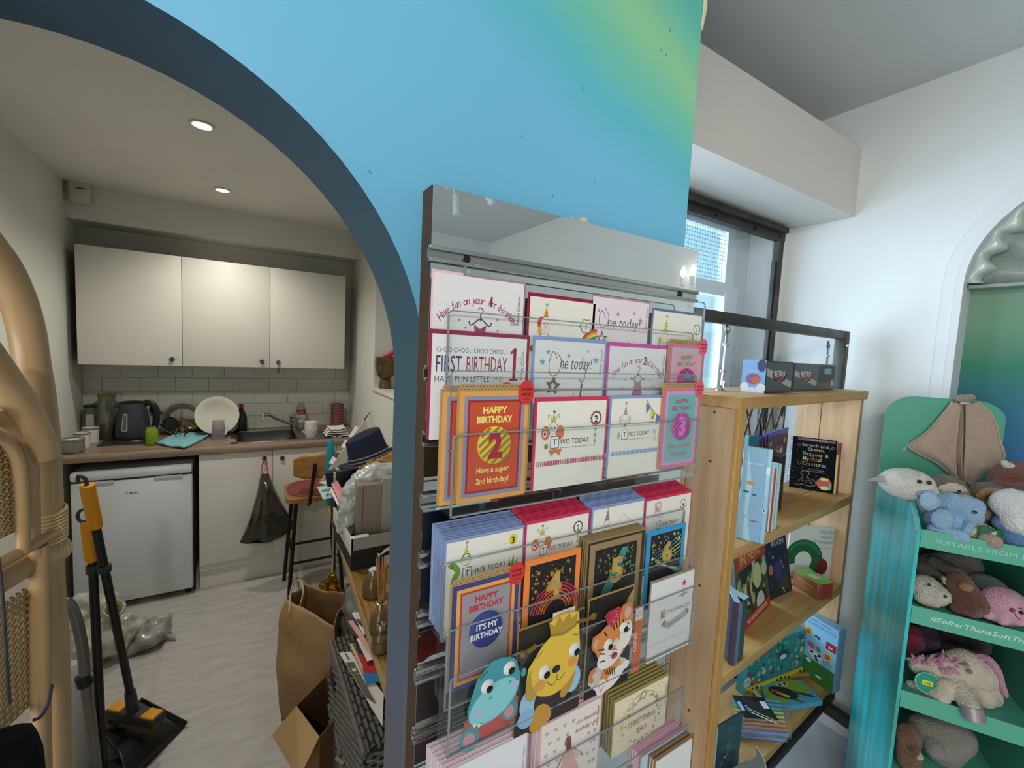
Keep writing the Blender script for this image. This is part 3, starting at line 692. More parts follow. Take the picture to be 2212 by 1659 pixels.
MB().lathe((0, 0, 0), [(0.0, 0.0), (0.042, 0.0), (0.045, 0.012), (0.038, 0.02), (0.0, 0.022)], 24, cap=False).build('lid', black, t)
# bottles
P = on(521, 921); P.z = ZW
t = thing('sauce_bottle', 'dark green bottle with a red cap half hidden behind the plate', 'bottle', P)
MB().lathe((0, 0, 0), [(0.0, 0), (0.037, 0), (0.04, 0.01), (0.04, 0.10), (0.03, 0.14), (0.014, 0.175), (0.013, 0.19), (0.0, 0.19)], 22, cap=False).build('bottle', mat('bottle_dark', '1c241c', 0.15), t)
MB().lathe((0, 0, 0.19), [(0.016, 0), (0.016, 0.022), (0.0, 0.025)], 16, cap=False).build('cap', mat('cap_red', 'a3241f', 0.35), t)
P = on(650, 917); P.z = ZW+0.006
t = thing('soap_bottle', 'clear washing-up liquid bottle with a red and white label behind the tap', 'bottle', P)
MB().lathe((0, 0, 0), [(0.0, 0), (0.032, 0), (0.035, 0.01), (0.033, 0.13), (0.026, 0.17), (0.014, 0.20), (0.012, 0.215), (0.0, 0.216)], 22, cap=False).build('bottle', mat('bottle_clear', 'c6c3ba', 0.1, trans=0.5), t)
MB().lathe((0, 0, 0.216), [(0.013, 0), (0.010, 0.02), (0.005, 0.035), (0.0, 0.036)], 14, cap=False).build('cap', mat('cap_clear', 'cfcac0', 0.3), t)
MB().lathe((0, 0, 0.05), [(0.0362, 0), (0.0355, 0.065)], 22, cap=False).build('label_band', mat('label_white', 'd6d2ca', 0.4), t)
MB().lathe((0, 0, 0.115), [(0.0352, 0), (0.033, 0.035)], 22, cap=False).build('red_band', mat('cap_red', 'a3241f', 0.35), t)
P = on(672, 942); P.z = ZW+0.010
t = thing('mug', 'white speckled mug upside down on the drainer beside the tap', 'mug', P)
MB().lathe((0, 0, 0), [(0.043, 0), (0.046, 0.01), (0.047, 0.07), (0.045, 0.104), (0.0, 0.106)], 26, cap=False).build('cup', mat('mug_white', 'd8d4ca', 0.3), t)
b = MB()
for i in range(46):
    a = random.uniform(0, 2*PI); z = random.uniform(0.012, 0.095); b.cbox((0, 0, 0), (0.001, random.uniform(0.004, 0.010), random.uniform(0.003, 0.007)), Matrix.Rotation(a, 4, 'Z') @ Matrix.Translation((0.0472, 0, z)) @ Matrix.Rotation(random.uniform(0, 3), 4, 'X'))
o = b.build('speckles', mat('speckle_pink', 'a58d78', 0.4), t); o['kind'] = 'stuff'
P = on(726, 941); P.z = ZW
t = thing('paper_napkins', 'stack of crumpled white paper napkins on the worktop corner', 'napkins', P)
for i in range(4):
    MB().grid(lambda u, v, i=i: Vector(((u-0.5)*0.17*(1-0.1*i), (v-0.5)*0.15, 0.008+0.018*i+0.012*noise.noise(Vector((u*3+i*7, v*3, i)))+0.012*abs(u-0.5))), 14, 14).build('napkin', mat('napkin_white', 'd9d7d0', 0.9), t, solid=0.006)
P = on(733, 925); P.y = 3.93; P.x = 0.705; P.z = ZW
t = thing('ribbed_vase', 'pink glass tumbler with raised bobbles in the worktop corner', 'vase', P)
prof = []
for i in range(37): prof.append((0.048+0.0035*abs(math.sin(i*PI/4)), 0.0+i*0.0055))
MB().lathe((0, 0, 0), [(0.0, 0)]+prof+[(0.044, 0.198), (0.042, 0.02), (0, 0.015)], 36, cap=False).build('vase', mat('pink_glass', 'a5636e', 0.2, trans=0.35), t)
# candle jars
for i, (q, r_, h_, l) in enumerate((((152, 977), 0.052, 0.085, 'squat cream candle in a clear glass at the worktop end'), ((177, 966), 0.036, 0.095, 'cream candle with a mushroom band behind the squat glass candle'), ((196, 955), 0.04, 0.10, 'white cup rear-most of the three by the left kitchen wall'))):
    P = on(*q); P.z = ZW; P.x = max(P.x, KXL+r_+0.01); P.y = min(P.y, 3.95)
    t = thing('candle', l, 'candle', P)
    MB().lathe((0, 0, 0.006 if i == 0 else 0), [(0.0, 0), (r_*0.92, 0), (r_*0.95, 0.004), (r_*0.95, h_*0.8), (0.0, h_*0.8)], 26, cap=False).build('wax', mat('candle_cream', 'd6d0bb', 0.5), t)
    if i == 0: MB().lathe((0, 0, 0), [(0.0, 0), (r_, 0), (r_+0.002, 0.006), (r_+0.002, h_), (r_, h_)], 28, cap=False).build('glass', film, t)
    else: MB().lathe((0, 0, 0), [(r_, 0), (r_+0.001, h_), (r_-0.002, h_)], 26, cap=False).build('cup', mat('candle_cup', 'd8d5ca', 0.3), t)
    MB().lathe((0, 0, h_-0.012), [(r_+0.003, 0), (r_+0.0035, 0.007), (r_-0.001, 0.009)], 26, cap=False).build('rim', mat('candle_rim', ['7d756d', '8c7a6b', 'c9c6bc'][i], 0.4), t)
# storage jars with wooden lids
for i, (q, h_, r_, hx, l) in enumerate((((196, 946), 0.225, 0.048, '2a2621', 'tall clear bottle jar with a black stopper against the left kitchen wall'), ((224, 946), 0.295, 0.060, '8a6a3c', 'tallest clear jar with a wooden lid behind the kettle'), ((243, 945), 0.17, 0.05, '9c8a68', 'low clear jar beside the kettle with pale contents'))):
    P = on(*q); P.z = ZW; P.y = min(P.y, 3.93); P.x = max(P.x, KXL+r_+0.012)+(0.0, 0.02, 0.06)[i]
    t = thing('storage_jar', l, 'jar', P)
    MB().lathe((0, 0, 0), [(0.0, 0), (r_, 0), (r_+0.002, 0.008), (r_, h_*0.8), (r_*0.72, h_*0.88), (r_*0.72, h_*0.94), (0, h_*0.94)], 26, cap=False).build('glass', film, t)
    MB().lathe((0, 0, h_*0.93), [(r_*0.76, 0), (r_*0.80, h_*0.03), (r_*0.80, h_*0.07), (0, h_*0.075)], 24, cap=False).build('lid', mat('jarlid_%d' % i, hx, 0.6), t)
    MB().lathe((0, 0, 0.01), [(0.0, 0), (r_*0.9, 0), (r_*0.9, h_*(0.14, 0.3, 0.2)[i]), (0, h_*(0.14, 0.3, 0.2)[i])], 20, cap=False).build('contents', mat('jarfill_%d' % i, ['8a8376', '5b4636', '9d917c'][i], 0.8), t)
    if i == 0: MB().rbox((-0.006, -r_-0.004, 0.05), (0.022, -r_, 0.075), 0.001).build('label_patch', mat('label_dark', '332f34', 0.5), t); MB().rbox((-0.018, -r_-0.0035, 0.08), (0.022, -r_, 0.17), 0.001).build('label_sheet', mat('label_pale', 'b6b3a8', 0.5), t)
# wall socket with a plug and kettle lead
P = atY(341, 880, KYB-0.01)
t = thing('wall_socket', 'white double wall socket with a black plug behind the kettle', 'socket', (P.x, KYB-0.009, P.z-0.01))
MB().rbox((-0.07, -0.01, -0.04), (0.075, 0, 0.045), 0.004).build('plate', mat('socket_white', 'd3d0c6', 0.4), t)
MB().rbox((-0.045, -0.035, -0.02), (-0.008, -0.01, 0.02), 0.006).build('plug', black, t)
MB().rbox((0.012, -0.035, -0.02), (0.05, -0.01, 0.02), 0.006).build('plug', mat('plug_white', 'c9c6bd', 0.4), t)
MB().tube(smoothpath([(-0.03, -0.03, -0.02), (0.0, -0.04, -0.09), (0.09, -0.12, -0.155), (0.16, -0.18, -0.17), (0.20, -0.14, -0.14)], 6), 0.0035, 7).build('lead', black, t)
# bin bag hanging from the door knob
P = atY(571, 998, 3.385)
bm_ = mat('bin_bag_black', '35322b', 0.3, var=0.35, vs_=6, coat=0.4, bump=0.6, bs=22)
t = thing('bin_bag', 'black drawstring bin bag hanging from the sink cupboard knob', 'bag', P)
q = WM[t.name].inverted()
def bp_(x, y, Y_): return q @ atY(x, y, Y_)
out_l = [bp_(563, 1025, 3.36), bp_(556, 1060, 3.34), bp_(543, 1110, 3.32), bp_(528, 1150, 3.31), bp_(518, 1172, 3.31)]
out_r = [bp_(580, 1023, 3.36), bp_(591, 1050, 3.34), bp_(608, 1085, 3.32), bp_(625, 1115, 3.31), bp_(640, 1138, 3.31)]
mid_b = bp_(556, 1172, 3.30)
def bag(u, v):
    i = v*4; k = min(3, int(i)); fr_ = i-k
    a = out_l[k].lerp(out_l[k+1], fr_); c = out_r[k].lerp(out_r[k+1], fr_); c_ = (a+c)/2; hw = (c-a).length/2
    th = 2*PI*u; dep = (0.012+0.075*math.sin(PI*min(1, v*1.02))**0.8)*(1 if v < 0.97 else 0.4)
    p = c_ + (c-a).normalized()*(hw*math.cos(th)) + Vector((0, -dep*math.sin(th)*(1 if math.sin(th) > 0 else 0.22), 0))
    p += Vector((0, -0.03, 0.0))*noise.noise(Vector((u*14, v*3, 1)))*min(1, v*2)+Vector((0, -0.012, 0.0))*noise.noise(Vector((u*30, v*8, 4)))
    if v > 0.8: p.z -= 0.05*(v-0.8)/0.2*(math.sin(PI*(math.cos(th)*0.5+0.5)))
    return p
b = MB().grid(bag, 48, 26, closed_u=True); b.f.append(tuple(25*48+i for i in range(48))); b.sm.append(True)
b.build('bag', bm_, t)
rd = mat('drawstring_red', 'b33a2b', 0.6)
MB().tube(smoothpath([out_l[0]+Vector((0.005, -0.01, 0)), bp_(566, 1005, 3.375), (-0.004, -0.005, 0.012), (0.004, -0.005, 0.012), bp_(576, 1005, 3.375), out_r[0]+Vector((-0.005, -0.01, 0))], 5), 0.0032, 7).build('drawstring', rd, t)
b = MB().add([bp_(584, 1050, 3.25), bp_(592, 1045, 3.25), bp_(602, 1068, 3.235), bp_(597, 1078, 3.235), bp_(588, 1072, 3.24)], [(0, 1, 2, 3, 4)])
# bar stool
ox = Vector((0.43, 3.17, 0))
sz = 0.665
t = thing('bar_stool', 'wooden bar stool with a rust quilted seat and black steel legs at the sink cupboard', 'stool', ox)
ply = wood('stool_ply', '8a5f28', 'a97a3b', (2, 14, 14), 0.4, False); blk = mat('steel_black', '17181a', 0.45, 0.3)
seat = [(-0.185, -0.13), (-0.17, -0.175), (-0.12, -0.19), (0.12, -0.19), (0.17, -0.175), (0.19, -0.13), (0.17, 0.15), (0.12, 0.19), (-0.12, 0.19), (-0.17, 0.15)]
MB().prism(seat, (0, 0, sz), (1, 0, 0), (0, 1, 0), (0, 0, 0.028)).build('seat', ply, t)
cu = MB().grid(lambda u, v: Vector(((u-0.5)*0.33*(1-0.25*abs(2*v-1)**4), (v-0.5)*0.33*(1-0.25*abs(2*u-1)**4), sz+0.030+0.030*(1-abs(2*u-1)**6)*(1-abs(2*v-1)**6)+0.004*math.sin(u*38)*math.sin(v*38))), 40, 40)
cu.build('cushion', mat('cushion_rust', '7b3d31', 0.8, var=0.2, vs_=60), t)
for sx in (-1, 1):
    for sy in (-1, 1):
        MB().tube([(sx*0.12, sy*0.12, sz), (sx*0.165, sy*0.165, 0.0)], 0.012, 8).build('leg', blk, t)
b = MB()
for z in (0.26, 0.33): 
    k = 0.12+0.045*(sz-z)/sz
    for s_ in (-1, 1):
        if z < 0.3: b.tube([(-k, s_*k, z), (k, s_*k, z)], 0.009, 8)
        else: b.tube([(s_*k, -k, z), (s_*k, k, z)], 0.009, 8)
b.build('stretcher', blk, t)
q = WM[t.name].inverted()
# back: curved ply on two black posts on the near side of the seat
p0 = q @ atY(668, 1095, 2.97); p1 = q @ atY(681, 1002, 2.93)
for dx in (0.0, 0.17):
    MB().tube([(p0.x+dx, -0.17, sz-0.02), (p0.x+dx, -0.215, sz+0.0), p1+Vector((dx-0.0, 0, 0))], 0.011, 8).build('back_post', blk, t)
cz = atY(660, 1010, 2.95).z
def back(u, v):
    a = (u-0.5)*2; x = p1.x+0.085+a*0.20; y = -0.225+0.05*a*a
    sh_ = 1-0.35*abs(a)**5
    return Vector((x, y, cz-0.005+(v-0.5)*0.155*sh_+0.02*(0.5-abs(a)*0.5)))
MB().grid(back, 30, 10).build('backrest', ply, t, solid=0.012)
# ================================================================== right side of the kitchen: recess, console table and its clutter
E1 = atX(807, 838, KXR)
o = bpy.data.objects['wall_kitchen_right']; bpy.data.objects.remove(o)
b = MB().box((KXR, E1.y, 0), (KXR+0.3, KYB, KZ)).box((KXR, 1.5, 0), (KXR+0.3, E1.y, E1.z-0.02)).box((KXR+0.22, 1.5, E1.z-0.02), (KXR+0.3, E1.y, KZ))
struct(b.build('wall_kitchen_right', kwhite))
struct(MB().rbox((KXR-0.012, 2.0, E1.z-0.02), (KXR+0.22, E1.y+0.004, E1.z), 0.004).build('trim_4', mat('sill_white', 'dcdbd4', 0.4)))
P = atX(832, 842, KXR+0.075); P.z = E1.z+0.001
brass = mat('old_brass', '6d5a34', 0.45, 0.7, var=0.3, vs_=25, bump=0.4, bs=70)
k = mpp(P); t = thing('brass_goblet', 'tarnished brass goblet bowl on a stem in the kitchen wall recess', 'goblet', P)
R_ = 0.066
MB().lathe((0, 0, 0), [(0.0, 0), (0.044, 0), (0.040, 0.035), (0.036, 0.062), (0.02, 0.066), (0.04, 0.075), (0.058, 0.095), (R_, 0.125), (R_, 0.22), (R_+0.002, 0.225), (R_-0.004, 0.222), (R_-0.006, 0.13), (0, 0.09)], 30, cap=False).build('goblet', brass, t)
b = MB()
for i in range(60):
    a = random.uniform(0, 2*PI); b.ball((R_*math.cos(a), R_*math.sin(a), random.uniform(0.145, 0.205)), (0.006, 0.006, 0.005), 6)
o = b.build('relief_ornament', brass, t); o['kind'] = 'stuff'
t = thing('red_cloth', 'bright red cloth stuffed in the brass goblet', 'cloth', P+Vector((0, 0, 0.20)))
blob([((0.0, 0, 0.0), (0.058, 0.058, 0.02)), ((0.015, 0, 0.01), (0.05, 0.0, 0.06), 0.02, 0.014), ((-0.04, 0, 0.0), (0.03, 0, 0.04), 0.016, 0.016)], 0.006, 2, 0.012, 40).build('cloth', mat('cloth_red', 'c5161c', 0.6), t)
t = thing('brown_bottle', 'small dark red bottle behind the brass goblet at the recess edge', 'bottle', (P.x+0.06, P.y-0.16, E1.z+0.001))
MB().lathe((0, 0, 0), [(0, 0), (0.022, 0), (0.022, 0.05), (0.01, 0.07), (0.01, 0.09), (0, 0.09)], 16, cap=False).build('glass', mat('bottle_maroon', '57211f', 0.3), t)
# console table: scorched plank top, chrome tube legs
ZT = 0.75
plank = wood('scorched_plank', '6e4a1d', 'b5893f', (16, 1.4, 10), 0.45, True, '3f2813')
edge = wood('plank_edge', '8f774c', 'a8905f', (10, 2, 10), 0.6, False)
t = thing('console_table', 'long console table with a scorched wood top and chrome legs along the kitchen wall', 'table', (0.57, 1.9, 0))
tabc = [(0.342, 1.02), (0.438, 2.70), (0.69, 2.70), (0.69, 1.02)]
MB().prism(tabc, (0, 0, ZT-0.032), (1, 0, 0), (0, 1, 0), (0, 0, 0.032)).build('top', plank, t, True)
ed = [(0.337, 1.02), (0.433, 2.70), (0.438, 2.70), (0.342, 1.02)]
MB().prism(ed, (0, 0, ZT-0.035), (1, 0, 0), (0, 1, 0), (0, 0, 0.032)).build('front_edge', edge, t, True)
for x, y in ((0.475, 2.66), (0.66, 2.66), (0.40, 1.10), (0.66, 1.10)): MB().cyl((x, y, 0), (x, y, ZT-0.032), 0.014, n=14).build('leg', chrome, t, True)
MB().cyl((0.475, 2.66, 0.09), (0.66, 2.66, 0.09), 0.009, n=10).build('stretcher', chrome, t, True)
def tb_(px, py, dz=0.0): P = atZ(px, py, ZT); P.z = ZT+dz+0.0005; return P
# open drawer box of black and grey
zt_ = atY(752, 1166, 1.82).z; zm = atY(754, 1192, 1.82).z
bx0, bx1, by0, by1 = 0.392, 0.66, 1.82, 2.22
t = thing('drawer_box', 'open grey storage box with a black base standing on the console table', 'box', ((bx0+bx1)/2, 2.02, ZT))
gb = mat('box_grey', '8d897f', 0.6); gbi = mat('box_white_edge', 'cfccc2', 0.6)
MB().box((bx0, by0, ZT+0.0005), (bx1, by1, zm)).build('base', mat('box_black', '15140f', 0.6), t, True)
MB().box((bx0, by0, zm), (bx1, by0+0.006, zt_)).box((bx0, by1-0.006, zm), (bx1, by1, zt_)).box((bx0, by0, zm), (bx0+0.006, by1, zt_)).box((bx1-0.006, by0, zm), (bx1, by1, zt_)).build('tray', gb, t, True)
MB().rbox((bx0-0.004, by0, zm-0.02), (bx0, by1, zt_+0.003), 0.002).rbox((bx0-0.004, by0-0.004, zt_), (bx0+0.07, by0+0.02, zt_+0.004), 0.001).build('corner_trim', gbi, t, True)
# tall taupe carton in it and bubble wrap
A = atY(772, 1170, 1.88); B = atY(826, 1150, 1.88); C = atY(768, 1044, 1.93)
t = thing('taupe_carton', 'tall taupe cardboard carton leaning in the grey storage box', 'carton', (A.x+0.08, 1.95, zm+0.001), rot=(math.radians(3), 0, math.radians(-3)))
wd = B.x-A.x; ht = C.z-zm
tp = mat('carton_taupe', '85786a', 0.7, var=0.05, vs_=10)
MB().rbox((-0.08, -0.05, 0), (-0.08+wd, 0.10, ht), 0.003).build('carton', tp, t)
MB().box((-0.055, -0.0515, 0.02), (-0.053, -0.0495, ht)).build('flap_seam', mat('seam_dark', '4c4339', 0.8), t)
MB().rbox((-0.08+wd, -0.05, 0), (-0.08+wd+0.10, 0.03, ht+0.02), 0.003).build('pale_side', mat('carton_sage', '8f9280', 0.7), t)
Q = [atY(q[0], q[1], 1.99) for q in ((746, 1140), (752, 1100), (766, 1062), (785, 1038), (812, 1026), (846, 1030), (800, 1040), (764, 1100))]
base = Vector((Q[0].x+0.05, 1.99, zm+0.002))
t = thing('bubble_wrap', 'crumpled clear bubble wrap heaped around the taupe carton', 'bubble wrap', base)
pr_ = [(Q[0]-base, Q[1]-base, 0.035, 0.045), (Q[1]-base, Q[2]-base, 0.045, 0.055), (Q[2]-base, Q[3]-base, 0.055, 0.05), (Q[3]-base, Q[4]-base, 0.05, 0.055), (Q[4]-base, Q[5]-base, 0.055, 0.06), (Q[6]-base, Q[3]-base, 0.05, 0.05), (Q[7]-base, Q[6]-base, 0.05, 0.05)]
bw = blob(pr_, 0.006, 3, 0.014, 38)
bw.v = [Vector((v.x, v.y, max(v.z, 0.0))) + Vector((0, -1, 0.3))*0.004*abs(math.sin(v.x*260)*math.sin(v.z*260)) for v in bw.v]
bw.build('film', mat('bubble_film', 'cfd2ca', 0.2, trans=0.25, coat=0.6, alpha=0.95), t)
# hat on a black folder box
A = atY(790, 1048, 2.28)
t = thing('folder_box', 'glossy black file box with white edges on the console table under the navy hat', 'box', (0.60, 2.40, ZT))
q_ = WM[t.name].inverted(); L0 = q_ @ atY(722, 1060, 2.27)
zt2 = (q_ @ atY(740, 1020, 2.27)).z
MB().rbox((L0.x, -0.13, 0.001), (0.09, -0.04, zt2), 0.006).build('body', mat('folder_black', '0e0e10', 0.25), t)
MB().rbox((L0.x-0.004, -0.136, zt2-0.06), (L0.x+0.006, -0.06, zt2+0.004), 0.003).build('white_edge', gbi, t)
MB().rbox((L0.x+0.01, -0.12, zt2), (L0.x+0.09, -0.05, zt2+0.014), 0.004).build('film_packet', mat('packet_grey', '8f918b', 0.2, coat=0.5), t)
C0 = atY(800, 992, 2.26)
navy = mat('hat_navy', '1b2138', 0.85, var=0.25, vs_=90, bump=0.4, bs=250)
t = thing('fedora_hat', 'navy straw trilby hat with a striped band resting on the black file box', 'hat', C0, rot=(math.radians(-6), math.radians(-17), 0))
s_ = 1.0
def crown(u, v):
    th = 2*PI*u; r_ = 0.098-0.012*v; z = 0.13*v
    x, y = r_*1.05*math.cos(th), r_*0.85*math.sin(th)
    return Vector((x, y, z+0.012*v*math.cos(th)))
b = MB().grid(crown, 40, 10, closed_u=True)
def top(u, v):
    th = 2*PI*u; r_ = (0.086)*(1-v)
    return Vector((r_*1.05*math.cos(th), r_*0.85*math.sin(th), 0.13+0.012*(1-v)*math.cos(th)+0.016*math.sin(PI*min(1, v*1.2))-0.026*v*v))
b.grid(top, 40, 8, closed_u=True); b.build('crown', navy, t)
def brim(u, v):
    th = 2*PI*u; r_ = 0.096+0.052*v
    return Vector((r_*1.05*math.cos(th), r_*0.88*math.sin(th), 0.004+0.028*v*(math.cos(th)**2)*(1 if math.cos(th) < 0 else 0.6)-0.012*v))
MB().grid(brim, 44, 6, closed_u=True).build('brim', navy, t, solid=0.004)
for z, hx in ((0.012, '9b9c9c'), (0.022, '1b2138'), (0.030, '9b9c9c')):
    MB().grid(lambda u, v: Vector((0.1005*1.05*math.cos(2*PI*u), 0.1005*0.85*math.sin(2*PI*u), z+0.007*v)), 40, 2, closed_u=True).build('band_stripe', mat('band_'+hx, hx, 0.7), t)
A = atY(838, 1005, 2.08)
t = thing('kraft_paper', 'crumpled brown kraft paper tucked between the hat and the bubble wrap', 'paper', A-Vector((0, 0, 0.0)))
MB().grid(lambda u, v: Vector(((u-0.55)*0.24, (v-0.5)*0.09, 0.03*noise.noise(Vector((u*6, v*4, 3)))+0.06*(u-0.3)+0.03*math.sin(v*9))), 16, 10, smooth=False).build('sheet', mat('kraft_tan', 'a37a45', 0.8), t, solid=0.0015)
# leaning white boards, spray, leaflets, books
P1 = atY(690, 1043, 2.38); P2 = atX(790, 903, KXR-0.06); P3 = atX(800, 1000, KXR-0.06); P4 = atY(760, 1060, 2.30)
wb_ = mat('foamboard_white', 'cfcec9', 0.6)
t = thing('display_board', 'white card display board leaning from the console table to the kitchen wall', 'board', (0.6, 2.6, ZT))
MB().add([P1, P2, P3, P4], [(0, 1, 2, 3)]).build('sheet', wb_, t, True, solid=0.006)
for f0, f1 in ((0.22, 0.30), (0.45, 0.56), (0.62, 0.80)):
    a, c = P1.lerp(P2, f0), P1.lerp(P2, f1); n_ = Vector((-0.022, 0.0, 0.014))
    MB().add([a, c, c+n_, a+n_*0.8], [(0, 1, 2, 3)]).build('fold_tab', mat('tab_white', 'e2e1dc', 0.5), t, True, solid=0.005)
a, c = P1.lerp(P2, 0.96), P1.lerp(P2, 1.16)
MB().tube([a, c], [0.006, 0.002], 6).build('dark_tip', black, t, True)
t = thing('spray_can', 'turquoise spray can standing behind the white display board', 'spray can', (0.0, 0, 0))
P = atY(714, 1003, 2.66); zt3 = atY(714, 950, 2.66).z
t.location = (P.x, 2.66, ZT); WM[t.name] = Matrix.Translation(t.location)
hh = zt3-ZT
MB().lathe((0, 0, 0), [(0, 0), (0.025, 0), (0.026, 0.005), (0.026, hh-0.075), (0.020, hh-0.055), (0, hh-0.055)], 22, cap=False).build('can', mat('can_teal', '147f8d', 0.35), t)
MB().lathe((0, 0, hh-0.056), [(0.0185, 0), (0.0185, 0.045), (0.015, 0.055), (0, 0.056)], 20, cap=False).build('cap', mat('cap_teal', '0f8c9a', 0.3), t)
for i in range(6):
    A = atY(703+i*1.0, 1024+i*5.5, 2.27); c = atY(728, 1020+i*6.2, 2.27); wv = c-A
    t = tag(MB().add([(0, 0, 0), tuple(wv), tuple(wv+Vector((0.01, 0.05, 0.004))), (0.0, 0.04, 0.004)], [(0, 1, 2, 3)]).build('leaflet', mat('leaflet_navy', '1a2a3f', 0.4), None, solid=0.004), ['topmost', 'second', 'third', 'fourth', 'fifth', 'lowest'][i]+' dark navy leaflet of the fanned pile beside the black file box', 'leaflet', 'fanned navy leaflets on the console table'); t.location = A
A = tb_(686, 1052); 
def sheet_thing(name, label, cat, quad, hx, th=0.004, m=None, group=None):
    c = sum((Vector(p) for p in quad), Vector())/4; t = thing(name, label, cat, c, group=group)
    MB().add(quad, [(0, 1, 2, 3)]).build('cover', m or paper(hx), t, True, solid=th); return t
Yc = 2.36
qd = [atY(685, 1052, Yc), atY(716, 1048, Yc), atY(724, 1074, Yc-0.06), atY(698, 1079, Yc-0.06)]
t = sheet_thing('greeting_card', 'pale blue printed card with a green top edge hanging over the far table end', 'card', qd, 'bcd3d8')
pr = Print(); pr.rect(0, 78, 100, 100, '4f8a78'); pr.disc(45, 52, 14, 'c98b8b', 7); pr.disc(38, 36, 10, '34323a', 6); pr.disc(58, 38, 9, '34323a', 6); pr.text('Cyprus', 50, 16, 18, '3a3f4a', 'c', None, 0.2); pr.disc(80, 40, 10, 'b06a78')
ex = (qd[2]-qd[3]); ey = (qd[0]-qd[3]); ey = ey-ex.normalized()*ey.dot(ex.normalized()); nrm = ex.cross(ey).normalized()
pr.build('print', t, WM[t.name].inverted() @ qd[3] + nrm*0.003, ex, ey, ex.length/104)
q1 = [atY(716, 1047, 2.20), atY(729, 1040, 2.24), atY(751, 1080, 2.02), atY(742, 1105, 1.96)]
sheet_thing('pink_book', 'slim pink book leaning on its edge beside the bubble wrap', 'book', q1, 'd08488', 0.012)
q2 = [atY(714, 1060, 2.22), atY(718, 1056, 2.22), atY(742, 1105, 2.02), atY(738, 1112, 2.0)]
sheet_thing('white_book', 'slim white book leaning against the pink book on the console table', 'book', q2, 'd9d6cc', 0.012)
# reed diffusers
gl2 = clear('diffuser_glass', 'efe9dc', 0.01, 0.02, fres=0.35)
for i, (q, l) in enumerate((((806, 1285), 'round reed diffuser bottle with a white cap next to the black box base'), ((822, 1362), 'round reed diffuser bottle holding brown reeds in the middle of the three'), ((822, 1405), 'smallest reed diffuser bottle nearest the blue arch jamb'))):
    P = tb_(*q); t = thing('reed_diffuser', l, 'diffuser', P)
    r_ = (0.040, 0.036, 0.028)[i]; h_ = (0.088, 0.085, 0.075)[i]
    MB().lathe((0, 0, 0), [(0, 0), (r_, 0.0), (r_+0.002, 0.006), (r_, h_*0.62), (r_*0.45, h_*0.92), (r_*0.42, h_)], 26, cap=False).build('bottle', gl2, t)
    MB().lathe((0, 0, 0.004), [(0, 0), (r_-0.003, 0), (r_-0.003, h_*0.42), (0, h_*0.42)], 24, cap=False).build('oil', mat('oil_brown', '6b5631', 0.15), t)
    MB().lathe((0, 0, h_-0.004), [(r_*0.48, 0), (r_*0.48, 0.016), (r_*0.40, 0.018), (0 if i == 0 else r_*0.3, 0.018)], 20, cap=False).build('collar', chrome, t)
    if i == 0: MB().lathe((0, 0, h_+0.013), [(0, 0.003), (r_*0.38, 0.002)], 18, cap=False).build('cap', gbi, t)
    if i == 1:
        for k in range(7): MB().tube([(0.008*math.cos(k), 0.008*math.sin(k), 0.01), (0.016*math.cos(k*1.9)-0.002, 0.012*math.sin(k*1.7), 0.25)], 0.0022, 6).build('reed', mat('reed_brown', 'a06b3c', 0.7), t)
t = thing('tissue', 'scrap of white tissue beside the diffuser reeds', 'tissue', tb_(838, 1215))
MB().grid(lambda u, v: Vector(((u-0.5)*0.10, (v-0.5)*0.06, 0.05+0.05*u+0.02*noise.noise(Vector((u*5, v*5, 2))))), 10, 8, smooth=False).box((-0.02, -0.02, 0), (0.02, 0.02, 0.04)).build('tissue', mat('tissue_white', 'c9c3b8', 0.9), t)
# wicker drawers below, papers on top
wk = mat('wicker_dark', '5d5a55', 0.6, var=0.25, vs_=40)
wx0, wx1, wy0, wy1, wz = 0.296, 0.66, 1.17, 1.73, 0.55
t = thing('wicker_basket', 'dark grey woven wicker chest under the console table, papers on its top', 'basket', ((wx0+wx1)/2, (wy0+wy1)/2, 0))
MB().box((wx0+0.012, wy0+0.012, 0.003), (wx1-0.012, wy1-0.012, wz-0.01)).build('core', mat('wicker_core', '23211f', 0.9), t, True)
def weave(P0, eu, ev, nu, nv, nrm):
    eu = Vector(eu); ev = Vector(ev); nrm = Vector(nrm); du = eu/nu; dv = ev/nv; b = MB()
    for j in range(nv):
        pts = []
        for i in range(nu*2+1): pts.append(Vector(P0)+du*(i/2)+dv*(j+0.5)+nrm*(0.004*(1 if ((i+1)//2+j) % 2 else -1)*(1 if i % 2 == 0 else 0)))
        b.tube(pts, dv.length*0.36, 6, cap=False)
    for i in range(nu):
        pts = [Vector(P0)+du*(i+0.5)+dv*j-nrm*0.001 for j in range(nv+1)]; b.tube(pts, 0.004, 4, cap=False)
    return b
for z0, z1 in ((0.01, 0.265), (0.285, 0.535)):
    d = weave((wx0+0.006, wy0+0.01, z0), (0, wy1-wy0-0.02, 0), (0, 0, z1-z0), 22, 20, (-1, 0, 0)); o = d.build('woven_drawer', wk, t, True); o['kind'] = 'stuff'
    MB().tube([(wx0+0.004, wy0+0.004, z1+0.004), (wx0+0.004, wy1-0.004, z1+0.004)], 0.008, 8).build('drawer_rim', wk, t, True)
o = weave((wx0+0.01, wy0+0.006, 0.01), (wx1-wx0-0.02, 0, 0), (0, 0, wz-0.03), 15, 40, (0, -1, 0)).build('woven_end', wk, t, True); o['kind'] = 'stuff'
o = weave((wx0+0.008, wy0+0.008, wz-0.012), (0, wy1-wy0-0.016, 0), (wx1-wx0-0.016, 0, 0), 22, 22, (0, 0, 1)).build('woven_lid', wk, t, True); o['kind'] = 'stuff'
